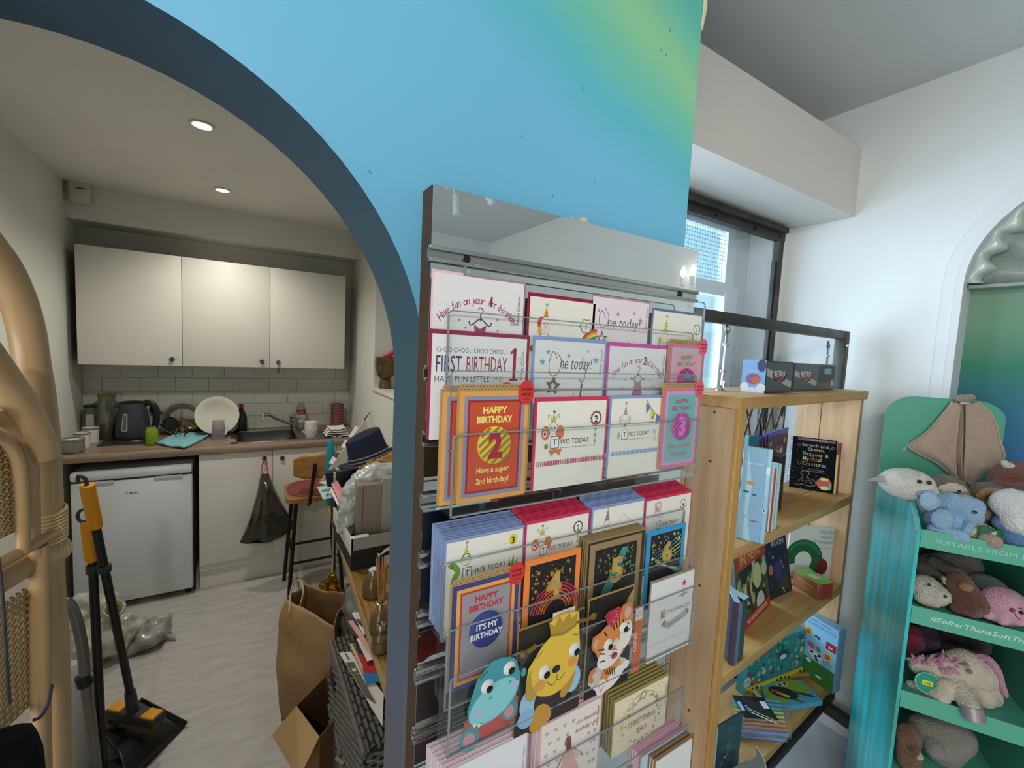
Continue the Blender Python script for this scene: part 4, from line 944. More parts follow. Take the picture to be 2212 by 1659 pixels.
MB().rbox((wx0-0.006, 1.60, 0.42), (wx0+0.004, 1.68, 0.46), 0.004).build('handle_hole', mat('wicker_core', '23211f', 0.9), t, True)
P = atX(733, 1642, wx0-0.008); MB().tube([(wx0+0.002, P.y-0.02, P.z), (wx0-0.016, P.y, P.z+0.012), (wx0+0.002, P.y+0.02, P.z)], 0.007, 8).build('clasp', mat('clasp_brown', '7d6a55', 0.5), t, True)
def wp(px, py, dz): P = atZ(px, py, wz+dz); return P
zz = wz+0.006
cards = [(((733, 1411), (757, 1408), (829, 1500), (826, 1568)), 'd3d0c6', 'cream price board lying on the wicker chest, lowest of the papers', 'paper_board'),
         (((775, 1413), (806, 1412), (823, 1455), (789, 1458)), 'b51a28', 'red folder lying on the wicker chest under the paper sheets', 'folder'),
         (((785, 1456), (822, 1453), (829, 1470), (790, 1476)), '1c6fae', 'blue folder strip lying below the red folder', 'folder'),
         (((755, 1392), (761, 1390), (784, 1440), (783, 1452)), 'c2ad7c', 'narrow tan envelope standing at an angle beside the red folder', 'envelope'),
         (((770, 1380), (776, 1378), (808, 1423), (793, 1428)), 'd8d5cd', 'white form with small boxes lying over the red folder', 'form'),
         (((752, 1342), (765, 1341), (812, 1418), (806, 1424)), 'd9a08f', 'long salmon pink leaflet fanned across the papers', 'leaflet'),
         (((760, 1325), (777, 1322), (792, 1366), (786, 1373)), 'd5d4cf', 'white leaflet with bold black symbols at the rear of the papers', 'leaflet')]
for i, (q4, hx, l, nm_) in enumerate(cards):
    quad = [wp(*q, 0.008+0.006*i) for q in q4]
    for p in quad: p.z += 0.0
    sheet_thing(nm_, l, nm_.split('_')[0], quad, hx, 0.003)
quad = [wp(747, 1432, 0.012), wp(764, 1430, 0.012), wp(812, 1520, 0.012), wp(790, 1505, 0.012)]
t = sheet_thing('menu_card', 'dark brown card with white lettering on the cream price board', 'card', quad, '5b5445', 0.002)
pr = Print(); pr.text('K', 0, 0, 26, 'e6e2d8', 'c', None, 0, 0, 0.03); pr.text('mm', 4, -16, 10, 'e6e2d8')
c = wp(769, 1450, 0.0155); pr.build('print', t, WM[t.name].inverted() @ c, wp(790, 1448, 0)-wp(764, 1450, 0), wp(764, 1440, 0)-wp(772, 1455, 0), 0.001)
c = bpy.data.objects['paper_board']; pr = Print(); pr.rect(-3, -18, 3, 18, '6f6347'); e_ = wp(750, 1418, 0.010); pr.build('bar_print', c, WM[c.name].inverted() @ e_, wp(765, 1416, 0)-wp(745, 1418, 0), wp(745, 1410, 0)-wp(756, 1428, 0), 0.0012)
c = bpy.data.objects['leaflet.007'] if 'leaflet.007' in bpy.data.objects else None
lf = [o for o in bpy.data.objects if o.get('label', '').startswith('white leaflet with bold')][0]
pr = Print(); pr.line([(-12, 8), (14, 4)], 3, '17161a'); pr.line([(0, 16), (3, -16)], 3.5, '17161a'); pr.line([(-10, 16), (8, 14)], 2.5, '17161a'); pr.line([(2, 4), (-8, -12)], 2.5, '17161a'); pr.line([(2, 4), (14, -8)], 2.5, '17161a'); pr.disc(-8, 2, 4, '17161a')
pr.build('print', lf, WM[lf.name].inverted() @ wp(776, 1345, 0.0475), wp(790, 1345, 0)-wp(770, 1345, 0), wp(770, 1335, 0)-wp(782, 1358, 0), 0.0016)
fm = [o for o in bpy.data.objects if o.get('label', '').startswith('white form')][0]
pr = Print()
for k in range(3): pr.arc(0, 18-18*k, 7, 0.8, 0, 360, '8a8780', 4); pr.rect(-1, 17-18*k, 1, 19-18*k, '55524c')
pr.build('print', fm, WM[fm.name].inverted() @ wp(787, 1402, 0.034), wp(800, 1402, 0)-wp(780, 1404, 0), wp(770, 1380, 0)-wp(793, 1428, 0), 0.0010)
# clear polythene bag and foil between the table and the chest
P = Vector((0.45, 1.95, 0.0))
t = thing('clear_bag', 'stuffed clear polythene bag behind the wicker chest, below the table edge', 'bag', P)
b = blob([((0.0, 0.0, 0.02), (0.02, 0.0, 0.52), 0.10, 0.085), ((0.02, 0, 0.52), (0.03, 0.0, 0.62), 0.08, 0.05), ((0.04, 0.05, 0.1), (0.05, 0.04, 0.5), 0.08, 0.08)], 0.010, 2, 0.03, 16)
b.v = [Vector((v.x, v.y, max(v.z, 0.001))) for v in b.v]; b.build('bag', mat('polythene', '7f8078', 0.2, var=0.25, vs_=14, coat=0.8, trans=0.25), t)
P = Vector((0.42, 2.55, 0))
t = thing('foil_bag', 'shiny copper and teal foil gift bag on the floor under the table end', 'bag', P)
fo = ramp_mat('foil_iridescent', 'Z', [(0.0, '101c1a'), (0.25, '123b3c'), (0.4, '3d160b'), (0.7, '9a4a16'), (1, '8a6a1e')], 0.16, 0, 0.42, 0.12)
fo.node_tree.nodes['Principled BSDF'].inputs['Metallic'].default_value = 0.85
b = blob([((0, 0, 0.03), (0.01, 0.0, 0.26), 0.10, 0.075), ((0.02, 0.02, 0.26), (0.03, 0.02, 0.36), 0.06, 0.03), ((0.08, 0, 0.05), (0.08, 0, 0.2), 0.07, 0.05)], 0.008, 1, 0.035, 22)
b.v = [Vector((v.x, v.y, max(v.z, 0.001))) for v in b.v]; b.sm = [False]*len(b.sm); b.build('bag', fo, t)
t = thing('dark_sack', 'dark limp sack on the floor behind the kraft paper bag', 'sack', (0.56, 2.36, 0))
b = blob([((0, 0, 0.02), (0, 0, 0.30), 0.12, 0.10), ((0.05, -0.05, 0.03), (0.06, -0.08, 0.34), 0.10, 0.06)], 0.012, 2, 0.03, 14); b.v = [Vector((v.x, v.y, max(v.z, 0.001))) for v in b.v]
b.build('sack', mat('sack_dark', '15171a', 0.5, bump=0.4, bs=20), t)
# kraft paper bag
kr = mat('kraft_brown', 'a5835a', 0.75, var=0.10, vs_=7, bump=0.25, bs=9); kri = mat('kraft_inside', '85653c', 0.8, var=0.08, vs_=7)
top4 = [atZ(660, 1262, 0.50), atZ(748, 1284, 0.50), atZ(722, 1352, 0.50), atZ(618, 1292, 0.50)]
t = thing('kraft_bag', 'large open brown kraft paper bag with string handles on the kitchen floor', 'bag', (0.27, 2.13, 0))
c0 = sum(top4, Vector())/4
bot4 = [Vector((0.215, 2.33, 0.001)), Vector((0.41, 2.31, 0.001)), Vector((0.36, 2.04, 0.001)), Vector((0.160, 2.06, 0.001))]
def bagf(u, v):
    i = int(u*4) % 4; f_ = u*4-int(u*4)
    a = bot4[i].lerp(bot4[(i+1) % 4], f_); c = top4[i].lerp(top4[(i+1) % 4], f_)
    p = a.lerp(c, v); m_ = (sum(bot4, Vector())/4).lerp(c0, v)
    n_ = noise.noise(Vector((u*10, v*4, 5)))*0.014+noise.noise(Vector((u*22, v*9, 2)))*0.005
    bulge = 0.05*math.sin(PI*v)*(0.6 if i in (3, 2) else 0.3)
    d = (p-m_); d.z = 0; d.normalize() if d.length else None
    p = p+d*(n_*min(1, 6*v)+bulge)
    if v > 0.9: p.z += 0.02*noise.noise(Vector((u*6, 1, 8)))
    return p
MB().grid(bagf, 96, 30, closed_u=True).build('paper_body', kr, t, True, solid=0.0025)
MB().add(bot4, [(0, 1, 2, 3)]).build('base', kri, t, True)
tw = mat('twine', 'b9a98a', 0.8)
MB().tube(smoothpath([atZ(625, 1322, 0.47), atZ(630, 1270, 0.53), atZ(648, 1254, 0.56), atZ(655, 1278, 0.53), atZ(645, 1318, 0.46)], 6), 0.004, 7).build('handle', tw, t, True)
# open carton with a raised flap
cb = mat('card_tan', 'a98a5c', 0.8, var=0.05, vs_=8); cbd = mat('card_inside', '6a4d2c', 0.85)
zb_ = 0.295
A_, B_, C_ = atZ(640, 1525, zb_), atZ(690, 1592, zb_), atZ(704, 1460, zb_)
D_ = B_+(C_-A_)
t = thing('cardboard_box', 'open cardboard box with a raised flap in front of the kraft bag', 'box', (A_+D_)/2*1.0)
t.location.z = 0; WM[t.name] = Matrix.Translation(t.location)
dn = Vector((0, 0, -zb_+0.001)); b = MB()
for p, q in ((A_, B_), (B_, D_), (D_, C_), (C_, A_)): b.add([p, q, q+dn, p+dn], [(0, 1, 2, 3)])
b.add([A_+dn, B_+dn, D_+dn, C_+dn], [(0, 1, 2, 3)]); b.build('walls', cbd, t, True, solid=0.004)
fq = [A_, B_, atY(645, 1685, B_.y-0.10), atY(588, 1588, A_.y-0.10)]
MB().add(fq, [(0, 1, 2, 3)]).build('flap', cb, t, True, solid=0.004)

# ================================================================== left side of the kitchen floor
yel = mat('handle_yellow', 'd9920f', 0.5); dk = mat('rod_black', '1a1b1c', 0.45); gy = mat('clip_grey', '2e3336', 0.5)
pan0 = atZ(395, 1577, 0.003)
B0 = atZ(288, 1528, 0.185); Bt = atY(201, 1092, B0.y-0.22)
def lerp_px(q, y): return atY(*q, y)
t = thing('brush', 'long-handled black and yellow broom clipped to the dustpan handle', 'broom', (B0.x, B0.y, 0))
g0, g1 = atY(207, 1139, B0.y-0.18), atY(188, 1048, B0.y-0.22)
MB().tube([B0, g0], 0.0135, 12).build('pole', dk, t, True)
MB().tube([g0, g0.lerp(g1, 0.1), g0.lerp(g1, 0.5), g1], [0.019, 0.021, 0.0205, 0.0205], 14).build('grip', yel, t, True)
MB().tube(smoothpath([g1, g1+Vector((-0.004, 0, 0.022)), g1+Vector((-0.020, 0, 0.034)), g1+Vector((-0.022, 0, 0.012))], 4), 0.006, 8).build('hook', gy, t, True)
MB().tube([B0+Vector((0, 0, -0.03)), B0.lerp(g0, 0.10)], [0.022, 0.018], 12).build('collar', gy, t, True)
hl, hr = atZ(240, 1532, 0.15), atZ(346, 1556, 0.15)
dv = (hr-hl).normalized(); ang = math.atan2(dv.y, dv.x)
Mh = Matrix.Translation((hl+hr)/2) @ Matrix.Rotation(ang, 4, 'Z')
hw = (hr-hl).length/2
MB().rbox((-hw, -0.030, -0.022), (hw, 0.030, 0.022), 0.012, Mh, 3).build('head', gy, t, True)
for s_ in (-1, 1): MB().rbox((s_*hw*0.68-0.03, -0.026, 0.012), (s_*hw*0.68+0.03, 0.024, 0.026), 0.006, Mh, 3).build('yellow_cap', yel, t, True)
b = MB()
for i in range(26):
    for j in range(3): x = -hw*0.9+1.8*hw*i/25; b.tube([Mh @ Vector((x, -0.015+0.015*j, -0.01)), Mh @ Vector((x*1.04, -0.02+0.02*j, -0.045))], 0.003, 4, cap=False)
o = b.build('bristles', mat('bristle_tan', '5f4a24', 0.9), t, True); o['kind'] = 'stuff'
D0 = atZ(222, 1640, 0.12)
t = thing('dustpan', 'black lobby dustpan with a tall yellow grip standing on the kitchen floor', 'dustpan', (D0.x, D0.y, 0))
d0, d1 = atY(200, 1212, D0.y+0.02), atY(187, 1126, D0.y+0.02)
MB().tube([Vector((D0.x, D0.y, 0.06)), d0], 0.0135, 12).build('pole', dk, t, True)
MB().tube([d0, d0.lerp(d1, 0.1), d0.lerp(d1, 0.8), d1], [0.0185, 0.0205, 0.019, 0.017], 14).build('grip', yel, t, True)
rc = d1+Vector((-0.006, 0, 0.022)); MB().tube([rc+Vector((0.017*math.cos(a), 0, 0.022*math.sin(a))) for a in [2*PI*i/20 for i in range(20)]], 0.0055, 8, closed=True).build('ring', gy, t, True)
# clip joining the two poles belongs to the dustpan
f_ = (atY(220, 1230, D0.y).z-B0.z)/(g0.z-B0.z)
cA = B0.lerp(g0, min(1, max(0, f_))); cB = Vector((D0.x, D0.y, 0.06)).lerp(d0, (cA.z-0.06)/(d0.z-0.06))
MB().tube([cA, cB], 0.011, 8).cyl(cA-Vector((0, 0, 0.012)), cA+Vector((0, 0, 0.012)), 0.02, n=14).cyl(cB-Vector((0, 0, 0.014)), cB+Vector((0, 0, 0.014)), 0.02, n=14).build('clip', gy, t, True)
# pan: floor lip on the right, hood towards the left
c1, c2, c3, c4 = atZ(396, 1574, 0.003), atZ(300, 1515, 0.003), atZ(190, 1590, 0.003), atZ(275, 1700, 0.003)
panm = mat('pan_black', '1d1f22', 0.35)
def panf(u, v):
    p = c3.lerp(c2, u).lerp(c4.lerp(c1, u), v)
    h = 0.085*max(0, 1-(u*1.02)**2.0)**0.6*(1-abs(2*v-1)**6)
    p.z = 0.006+h+0.004*math.sin(v*PI*6)*(1-u)*(0.2 if u > 0.9 else 1)
    return p
MB().grid(panf, 26, 26).build('hood', panm, t, True, solid=0.004)
MB().add([c1+Vector((0, 0, 0.002)), c2+Vector((0, 0, 0.002)), c2+Vector((0.012, -0.008, 0.02)), c1+Vector((0.016, 0.006, 0.02))], [(0, 1, 2, 3)]).build('side_wall', panm, t, True, solid=0.004)
MB().rbox((-0.09, -0.012, 0.09), (0.03, 0.012, 0.10), 0.004, Matrix.Translation((c3+c1)/2-Vector((0, 0, 0.0))) @ Matrix.Rotation(math.radians(50), 4, 'Z')).build('rib', mat('pan_rib', '3a3d42', 0.3), t, True)
# vacuum cleaner: bent grey tube, dark clip, pale body
V0 = atZ(212, 1690, 0.06); yv = V0.y
t = thing('vacuum_cleaner', 'upright vacuum cleaner with a bent grey tube and pale body behind the rattan', 'vacuum cleaner', (V0.x-0.06, yv, 0))
vp = [atY(120, 1330, yv), atY(137, 1303, yv), atY(150, 1306, yv), atY(165, 1338, yv), atY(178, 1400, yv), atY(186, 1480, yv), atY(198, 1570, yv), atY(212, 1690, yv)]
vt = mat('tube_grey', '6a6660', 0.3, 0.2, coat=0.4)
MB().tube(smoothpath(vp, 6), 0.0165, 12).build('tube', vt, t, True)
cq = atY(182, 1470, yv); MB().tube([cq+Vector((-0.004, 0, 0.02)), cq+Vector((0.003, 0, -0.018))], 0.022, 12).build('clip', dk, t, True)
b0 = atY(155, 1500, yv+0.12)
MB().lathe((b0.x, b0.y, 0.02), [(0, 0), (0.085, 0), (0.088, 0.02), (0.08, b0.z-0.1), (0.05, b0.z+0.06), (0.02, b0.z+0.10), (0, b0.z+0.10)], 24, cap=False).build('body', mat('vacuum_pale', 'a9a7a2', 0.4), t, True)
MB().rbox((V0.x-0.12, yv-0.10, 0.0), (V0.x+0.08, yv+0.1, 0.06), 0.02, None, 3).build('floor_head', dk, t, True)
# rubbish sacks in front of the fridge
P = atZ(240, 1420, 0)
pb = mat('bag_milky', 'c6c5b4', 0.25, var=0.25, vs_=9, coat=0.5, trans=0.2)
t = thing('rubbish_sack', 'pale translucent sack of packaging slumped on the floor before the fridge', 'sack', P)
b = blob([((-0.14, 0.05, 0.10), (0.16, 0.13, 0.13)), ((-0.03, 0.02, 0.11), (0.16, 0.12, 0.12)), ((-0.10, 0.05, 0.24), (0.09, 0.08, 0.10)), ((-0.02, 0.04, 0.20), (0.07, 0.06, 0.14))], 0.009, 1, 0.04, 19)
b.v = [Vector((v.x, v.y, max(v.z, 0.001))) for v in b.v]; b.sm = [False]*len(b.sm); b.build('sack', pb, t)
t = thing('grey_sack', 'smaller grey plastic sack lying to the right of the pale sack', 'sack', P+Vector((0.14, 0.03, 0)))
b = blob([((0, 0, 0.06), (0.10, 0.10, 0.07)), ((0.05, 0.04, 0.08), (0.06, 0.06, 0.06)), ((0.06, 0, 0.03), (0.12, -0.02, 0.01), 0.03, 0.012)], 0.009, 1, 0.03, 17)
b.v = [Vector((v.x, v.y, max(v.z, 0.001))) for v in b.v]; b.sm = [False]*len(b.sm); b.build('sack', mat('sack_grey', 'a5a6a2', 0.3, var=0.15, vs_=9, coat=0.4, trans=0.15), t)
for i, (q, hx, l) in enumerate((((245, 1318), 'd6d0b0', 'cream carton end sticking out of the packaging sack'),)):
    C = atY(*q, P.y-0.02); t = thing('packaging_cup', l, 'packaging', C, rot=(math.radians(50+20*i), math.radians(20), 0))
    MB().lathe((0, 0, 0), [(0, -0.05), (0.028, -0.05), (0.04, 0.05), (0.037, 0.05), (0.025, -0.045)], 18, cap=False).build('cup', paper(hx), t)
P = atZ(175, 1690, 0.0)
t = thing('brown_tub', 'brown paper tub with a white sheet in it at the foot of the vacuum tube', 'tub', P+Vector((-0.02, 0.25, 0)))
hz = atY(170, 1590, P.y+0.25).z
MB().lathe((0, 0, 0), [(0, 0), (0.06, 0), (0.075, hz), (0.072, hz), (0.058, 0.01), (0, 0.01)], 22, cap=False).build('tub', mat('tub_brown', '6b4128', 0.7), t)
MB().add([(-0.05, 0, hz-0.08), (0.05, 0.01, hz-0.08), (0.045, 0.0, hz+0.07), (-0.055, -0.01, hz+0.03)], [(0, 1, 2, 3)]).build('sheet', paper('d6d3ca'), t, solid=0.002)

# ================================================================== rattan screen at the left, close by
RA = Vector((-0.155, 0.60, 0)); RD = Vector((0.30, 0.954, 0)).normalized(); RN = Vector((RD.y, -RD.x, 0))
def rp(px, py, off=0.0): return atP(px, py, RA+RN*off, RN)
rat = mat('rattan', 'ab8a5f', 0.38, var=0.16, vs_=14, coat=0.25, bump=0.15, bs=40, stretch=(1, 1, 0.25))
t = thing('rattan_screen', 'tall arched rattan screen with wrapped joints and woven cane panels', 'screen', (RA.x-0.12*RD.x, RA.y-0.12*RD.y, 0))
RW = mpp(rp(60, 800))
def mirror_path(pts):   # continue the hoop beyond the frame, symmetrical about the screen's middle
    return pts
def rs(s, z, off=0.0): return Vector((RA.x+RD.x*s+RN.x*off, RA.y+RD.y*s+RN.y*off, z))
def sz_(p): return ((p-RA).dot(RD), p.z)
hoop = [rp(*q) for q in ((122, 1659), (112, 1400), (100, 1230), (98, 1100), (92, 960), (81, 860), (68, 780), (57, 710), (36, 640), (2, 572), (-60, 490))]
s9, z9 = sz_(hoop[-1]); s0, z0 = sz_(hoop[0])
top_z = z9+0.10; smid = s9-0.10
hoop += [rs(smid, top_z)]
hoop += [rs(2*smid-sz_(p)[0], p.z) for p in hoop[-2::-1]]
foot = lambda p: Vector((p.x, p.y, 0.0))
full = [foot(hoop[0])]+hoop+[foot(hoop[-1])]
MB().tube(smoothpath(full, 6), 30*RW, 14).build('outer_hoop', rat, t, True)
inn = [rp(*q, 0.012) for q in ((94, 985), (74, 930), (45, 875), (0, 812), (-50, 745))]
MB().tube(smoothpath(inn, 6), [29*RW]*25, 12).build('inner_hoop', rat, t, True)
in2 = [rp(*q, 0.006) for q in ((68, 1185), (66, 1080), (62, 1000), (44, 950), (14, 915), (-30, 895))]
MB().tube(smoothpath(in2, 6), 15*RW, 10).build('panel_frame', rat, t, True)
in3 = [rp(*q, 0.012) for q in ((50, 1195), (48, 1080), (40, 1000), (16, 955), (-30, 930))]
MB().tube(smoothpath(in3, 6), 11*RW, 10).build('panel_frame', rat, t, True)
MB().tube([foot(rp(92, 1640, 0.01)), rp(90, 1640, 0.01), rp(84, 1180, 0.01)], 17*RW, 10).build('post', rat, t, True)
MB().tube([rp(128, 1180), rp(-80, 1300)], 25*RW, 12).build('rail', rat, t, True)
MB().tube([rp(124, 1148, 0.01), rp(-80, 1262, 0.01)], 12*RW, 10).build('rail', rat, t, True)
b = MB(); wrapm = mat('cane_wrap', 'c7a877', 0.5)
def lash(c, u_, r_, n=20): return [c+u_*(r_*math.cos(2*PI*k/n))+RN*(r_*math.sin(2*PI*k/n)) for k in range(n)]
for i in range(9): b.tube(lash(rp(100, 1104+7.6*i), (RD+Vector((0, 0, 0.18))).normalized(), 33*RW), 4.0*RW, 6, closed=True)
b.build('wrapping', wrapm, t, True)
b = MB(); r0_, r1_ = rp(122, 1184), rp(72, 1213); ax = (r1_-r0_).normalized(); uu_ = RN.cross(ax).normalized()
for i in range(7): b.tube(lash(r0_.lerp(r1_, i/6), uu_, 28*RW), 4.2*RW, 6, closed=True)
b.build('wrapping', wrapm, t, True)
cane = mat('cane_strand', 'ad8e5e', 0.55)
def cane_panel(x0, y0, x1, y1, st):
    A = rp(x0, y0); B = rp(x1, y1); s0_, z0_ = sz_(A); s1_, z1_ = sz_(B)
    slo, shi, zlo, zhi = min(s0_, s1_), max(s0_, s1_), min(z0_, z1_), max(z0_, z1_); b = MB()
    n = int((zhi-zlo)/st)
    for k in range(n+1):
        z = zlo+k*st; b.tube([rs(slo, z, 0.001), rs(shi, z, 0.001)], 0.0009, 4, cap=False)
    m = int((shi-slo)/st)
    for k in range(m+1):
        s = slo+k*st; b.tube([rs(s, zlo, -0.001), rs(s, zhi, -0.001)], 0.0009, 4, cap=False)
    H = zhi-zlo; W_ = shi-slo; q = -H
    while q < W_:
        for sg in (1, -1):
            a0 = max(q, 0); a1 = min(q+H, W_)
            if a1-a0 > 0.004:
                f0, f1 = (a0-q), (a1-q)
                za, zb = (zlo+f0, zlo+f1) if sg > 0 else (zhi-f0, zhi-f1)
                b.tube([rs(slo+a0, za, 0.002*sg), rs(slo+a1, zb, 0.002*sg)], 0.0011, 4, cap=False)
        q += st
    o = b.build('cane_weave', cane, t, True); o['kind'] = 'stuff'
cane_panel(44, 930, -60, 1190, 0.0065); cane_panel(72, 1262, -60, 1640, 0.0065)
t = thing('purple_cable', 'thin purple cable hooked over the rattan post', 'cable', rp(90, 1560, 0.02))
MB().tube(smoothpath([rp(70, 1556, 0.02), rp(88, 1548, 0.024), rp(104, 1520, 0.026), rp(112, 1478, 0.026)], 6), 3.4*RW, 8).build('cable', mat('cable_purple', '3d2f4a', 0.4), t, True)
t = thing('grey_cable', 'thin dark cable hanging down over the lower cane panel', 'cable', rp(8, 1350, 0.03))
MB().tube(smoothpath([rp(-8, 1180, 0.025), rp(4, 1280, 0.03), rp(12, 1400, 0.03), rp(20, 1520, 0.03)], 6), 3.2*RW, 8).build('cable', mat('cable_dark', '3a3436', 0.5), t, True)
c = rp(8, 1600, 0.05)
t = thing('black_backpack', 'black fabric backpack leaning on the rattan screen in the bottom corner', 'bag', (c.x, c.y, 0))
zb = rp(10, 1506, 0.05).z
b = blob([((0.0, 0, 0.06), (0, 0, zb-0.045), 0.030, 0.024), ((-0.04, -0.03, 0.06), (-0.04, -0.03, zb-0.005), 0.045, 0.03)], 0.012, 4)
b.v = [Vector((v.x, v.y, max(v.z, 0.001))) for v in b.v]
b.build('body', mat('fabric_black', '0b0b0d', 0.95, bump=0.3, bs=300, spec=0.2), t)
# ================================================================== mirrored card display on the arch wall
MX0, MX1, MY = 0.228, 0.815, 0.600
mir = mat('mirror', 'e8ebea', 0.015, 1.0); alu = mat('aluminium', 'b9b9b4', 0.22, 1.0); brd = mat('board_brown', '4a3626', 0.7)
ZT0 = 1.923
rails = [1.828, 1.66, 1.565, 1.472, 1.382, 1.290, 1.200, 1.105, 1.01, 0.915]
t = thing('slat_panel', 'tall mirrored slat panel with chrome rails fixed to the blue arch wall', 'display panel', ((MX0+MX1)/2, YW, 0.6))
MB().box((MX0, MY+0.004, 0.60), (MX1, YW-0.001, ZT0)).build('backing', brd, t, True)
zs = [ZT0]+rails+[0.60]
for i in range(len(zs)-1):
    MB().box((MX0+0.001, MY, zs[i+1]+(0.011 if i < len(zs)-2 else 0)), (MX1-0.001, MY+0.0035, zs[i]-(0.011 if i else 0))).build('mirror_strip', mir, t, True)
for z in rails:
    b = MB().rbox((MX0-0.004, MY-0.007, z+0.005), (MX1+0.004, MY+0.003, z+0.012), 0.002).rbox((MX0-0.004, MY-0.007, z-0.012), (MX1+0.004, MY+0.003, z-0.005), 0.002).box((MX0-0.004, MY-0.001, z-0.006), (MX1+0.004, MY+0.003, z+0.006))
    b.build('rail', alu, t, True)
for x in (MX0+0.055, MX1-0.05): MB().cyl((x, MY-0.0005, rails[0]), (x, MY-0.004, rails[0]), 0.0055, n=12).build('screw', mat('screw_dark', '3c3128', 0.4, 0.8), t, True)
# little plastic clip and nail above the panel
P = atY(1262, 470, 0.62); t = thing('wall_clip', 'small cream cable clip on top of the mirrored panel', 'clip', (P.x, 0.622, ZT0))
MB().rbox((-0.008, -0.008, 0), (0.006, 0.008, 0.014), 0.003).tube([(-0.026, 0, 0), (-0.026, 0, 0.012)], 0.0012, 6).build('clip', mat('clip_cream', 'c9b794', 0.5), t)
# torn tape on the wall end
P = atX(1530, 30, XP+0.003)
t = thing('torn_tape', 'torn cream masking tape on the free end of the blue wall near the ceiling', 'tape', (XP-0.002, YW-0.001, P.z))
MB().grid(lambda u, v: Vector((0.013*u*(1-0.9*abs(v-0.45)**1.2)+0.002*noise.noise(Vector((v*7, u, 1))), -0.002+0.004*v*v, 0.06-0.085*v)), 5, 12).build('tape', mat('tape_cream', 'd6cfa6', 0.7), t, solid=0.0006)
# ------------------------------------------------------------------ clear acrylic pocket tiers
acr = clear('acrylic', 'fdfefe', 0.0, 0.006, 0.02, fres=0.12); acre = mat('acrylic_edge', '7f8583', 0.15, coat=0.4, spec=0.6)
def tier(label, yf, ztop, zbot, x0=0.236, x1=0.752, back=None):
    t = thing('acrylic_pocket', label, 'card holder', ((x0+x1)/2, yf, zbot))
    MB().box((x0, yf, zbot), (x1, yf+0.002, ztop)).build('front_lip', acr, t, True)
    MB().box((x0, yf+0.002, zbot), (x1, yf+0.034, zbot+0.002)).build('floor_strip', acr, t, True)
    for x in (x0, x1-0.002): MB().box((x, yf+0.002, zbot), (x+0.002, yf+0.034, ztop)).build('side', acr, t, True)
    b = MB().rbox((x0+0.006, yf-0.0003, ztop-0.0012), (x1-0.006, yf+0.0023, ztop+0.0004), 0.0003, n=1)
    for x in (x0, x1-0.0022): b.box((x, yf-0.0003, zbot), (x+0.0022, yf+0.0023, ztop-0.006))
    b.box((x0, yf-0.0003, zbot-0.001), (x1, yf+0.0022, zbot+0.0014))
    for x in (x0, x1):   # rounded top corners
        s_ = 1 if x == x0 else -1
        b.tube([(x+s_*0.001, yf+0.001, ztop-0.007), (x+s_*0.0025, yf+0.001, ztop-0.0025), (x+s_*0.007, yf+0.001, ztop-0.0005)], 0.0011, 5)
    b.build('polished_edge', acre, t, True); return t
# (front lip plane, lip top z, bottom z)
TY = {1: (0.549, 1.748, 1.640), 2: (0.534, 1.668, 1.560), 3: (0.518, 1.585, 1.474), 4: (0.536, 1.402, 1.290), 5: (0.514, 1.318, 1.205), 6: (0.498, 1.262, 1.150), 7: (0.505, 1.05, 0.945), 8: (0.488, 0.985, 0.87)}
ords = {1: 'topmost', 2: 'second', 3: 'third', 4: 'fourth', 5: 'fifth', 6: 'sixth', 7: 'seventh', 8: 'lowest visible'}
what = {1: 'pink and rainbow first birthday cards', 2: 'train and star first birthday cards', 3: 'orange 2 card', 4: 'stacked scrabble-tile age cards', 5: 'foil number cards', 6: 'animal wobble cards', 7: 'pink birthday girl card', 8: 'kraft edged cards at the bottom'}
for k, (yf, zt, zb) in TY.items(): tier('clear acrylic pocket, %s tier, holding the %s' % (ords[k], what[k]), yf, zt, zb)
# hanging clips on the first rail
for px_ in (1028, 1408):
    P = atY(px_, 572, 0.59); t = thing('rail_hook', 'clear plastic hook on the top rail, %s end of the panel' % ('arch' if px_ < 1200 else 'window'), 'hook', (P.x, 0.588, rails[0]-0.006))
    MB().tube(smoothpath([(0, 0.004, 0), (0, -0.008, -0.006), (0.002, -0.010, -0.02), (0, -0.004, -0.028)], 4), 0.004, 8).build('hook', acr, t)
t = tier('clear acrylic back plate hanging from the top rail behind the first cards', 0.562, 1.812, 1.64, 0.262, 0.80)
# ------------------------------------------------------------------ cards
def card(label, c, y, w=None, h=None, env=None, env_w=0.004, paperc='dcd9d2', n_env=1, name='greeting_card', group=None, tilt=0.0, thick=0.0016, stack=0, stack_to=None, stack_dx=-0.0022, stack_dz=0.0028, jit=0.0):
    """c: pixel corners (TL, TR[, BL]) of the card front in plane y, or ((x0, x1), (z0, z1)). Returns (thing, print sheet factory)."""
    if isinstance(c[0][0], float): (x0, x1), (z0, z1) = c
    else:
        TL, TR = atY(*c[0], y), atY(*c[1], y); x0, x1 = TL.x, TR.x; z1 = (TL.z+TR.z)/2
        z0 = atY(*c[2], y).z if len(c) > 2 else z1-(h or (x1-x0))
    w = x1-x0; h = z1-z0
    t = thing(name, label, 'greeting card', (x0, y, z0), group=group, rot=(math.radians(tilt), 0, 0))
    MB().box((0, 0, 0), (w, thick, h)).build('sheet', paper(paperc), t)
    for i in range(n_env if env else 0):
        o_ = env_w; MB().box((-o_*0.6, thick+0.0004+0.0016*i, 0.001), (w+o_, thick+0.0016+0.0016*i, h+o_)).build('envelope', paper(env), t)
    t['_w'] = w; t['_h'] = h
    return t, w, h
def put(pr, t, w):
    o = pr.build('print', t, (0, 0, 0), (1, 0, 0), (0, 0, 1), w/100)
    for k in ('_w', '_h'): 
        if k in t: del t[k]
    return o
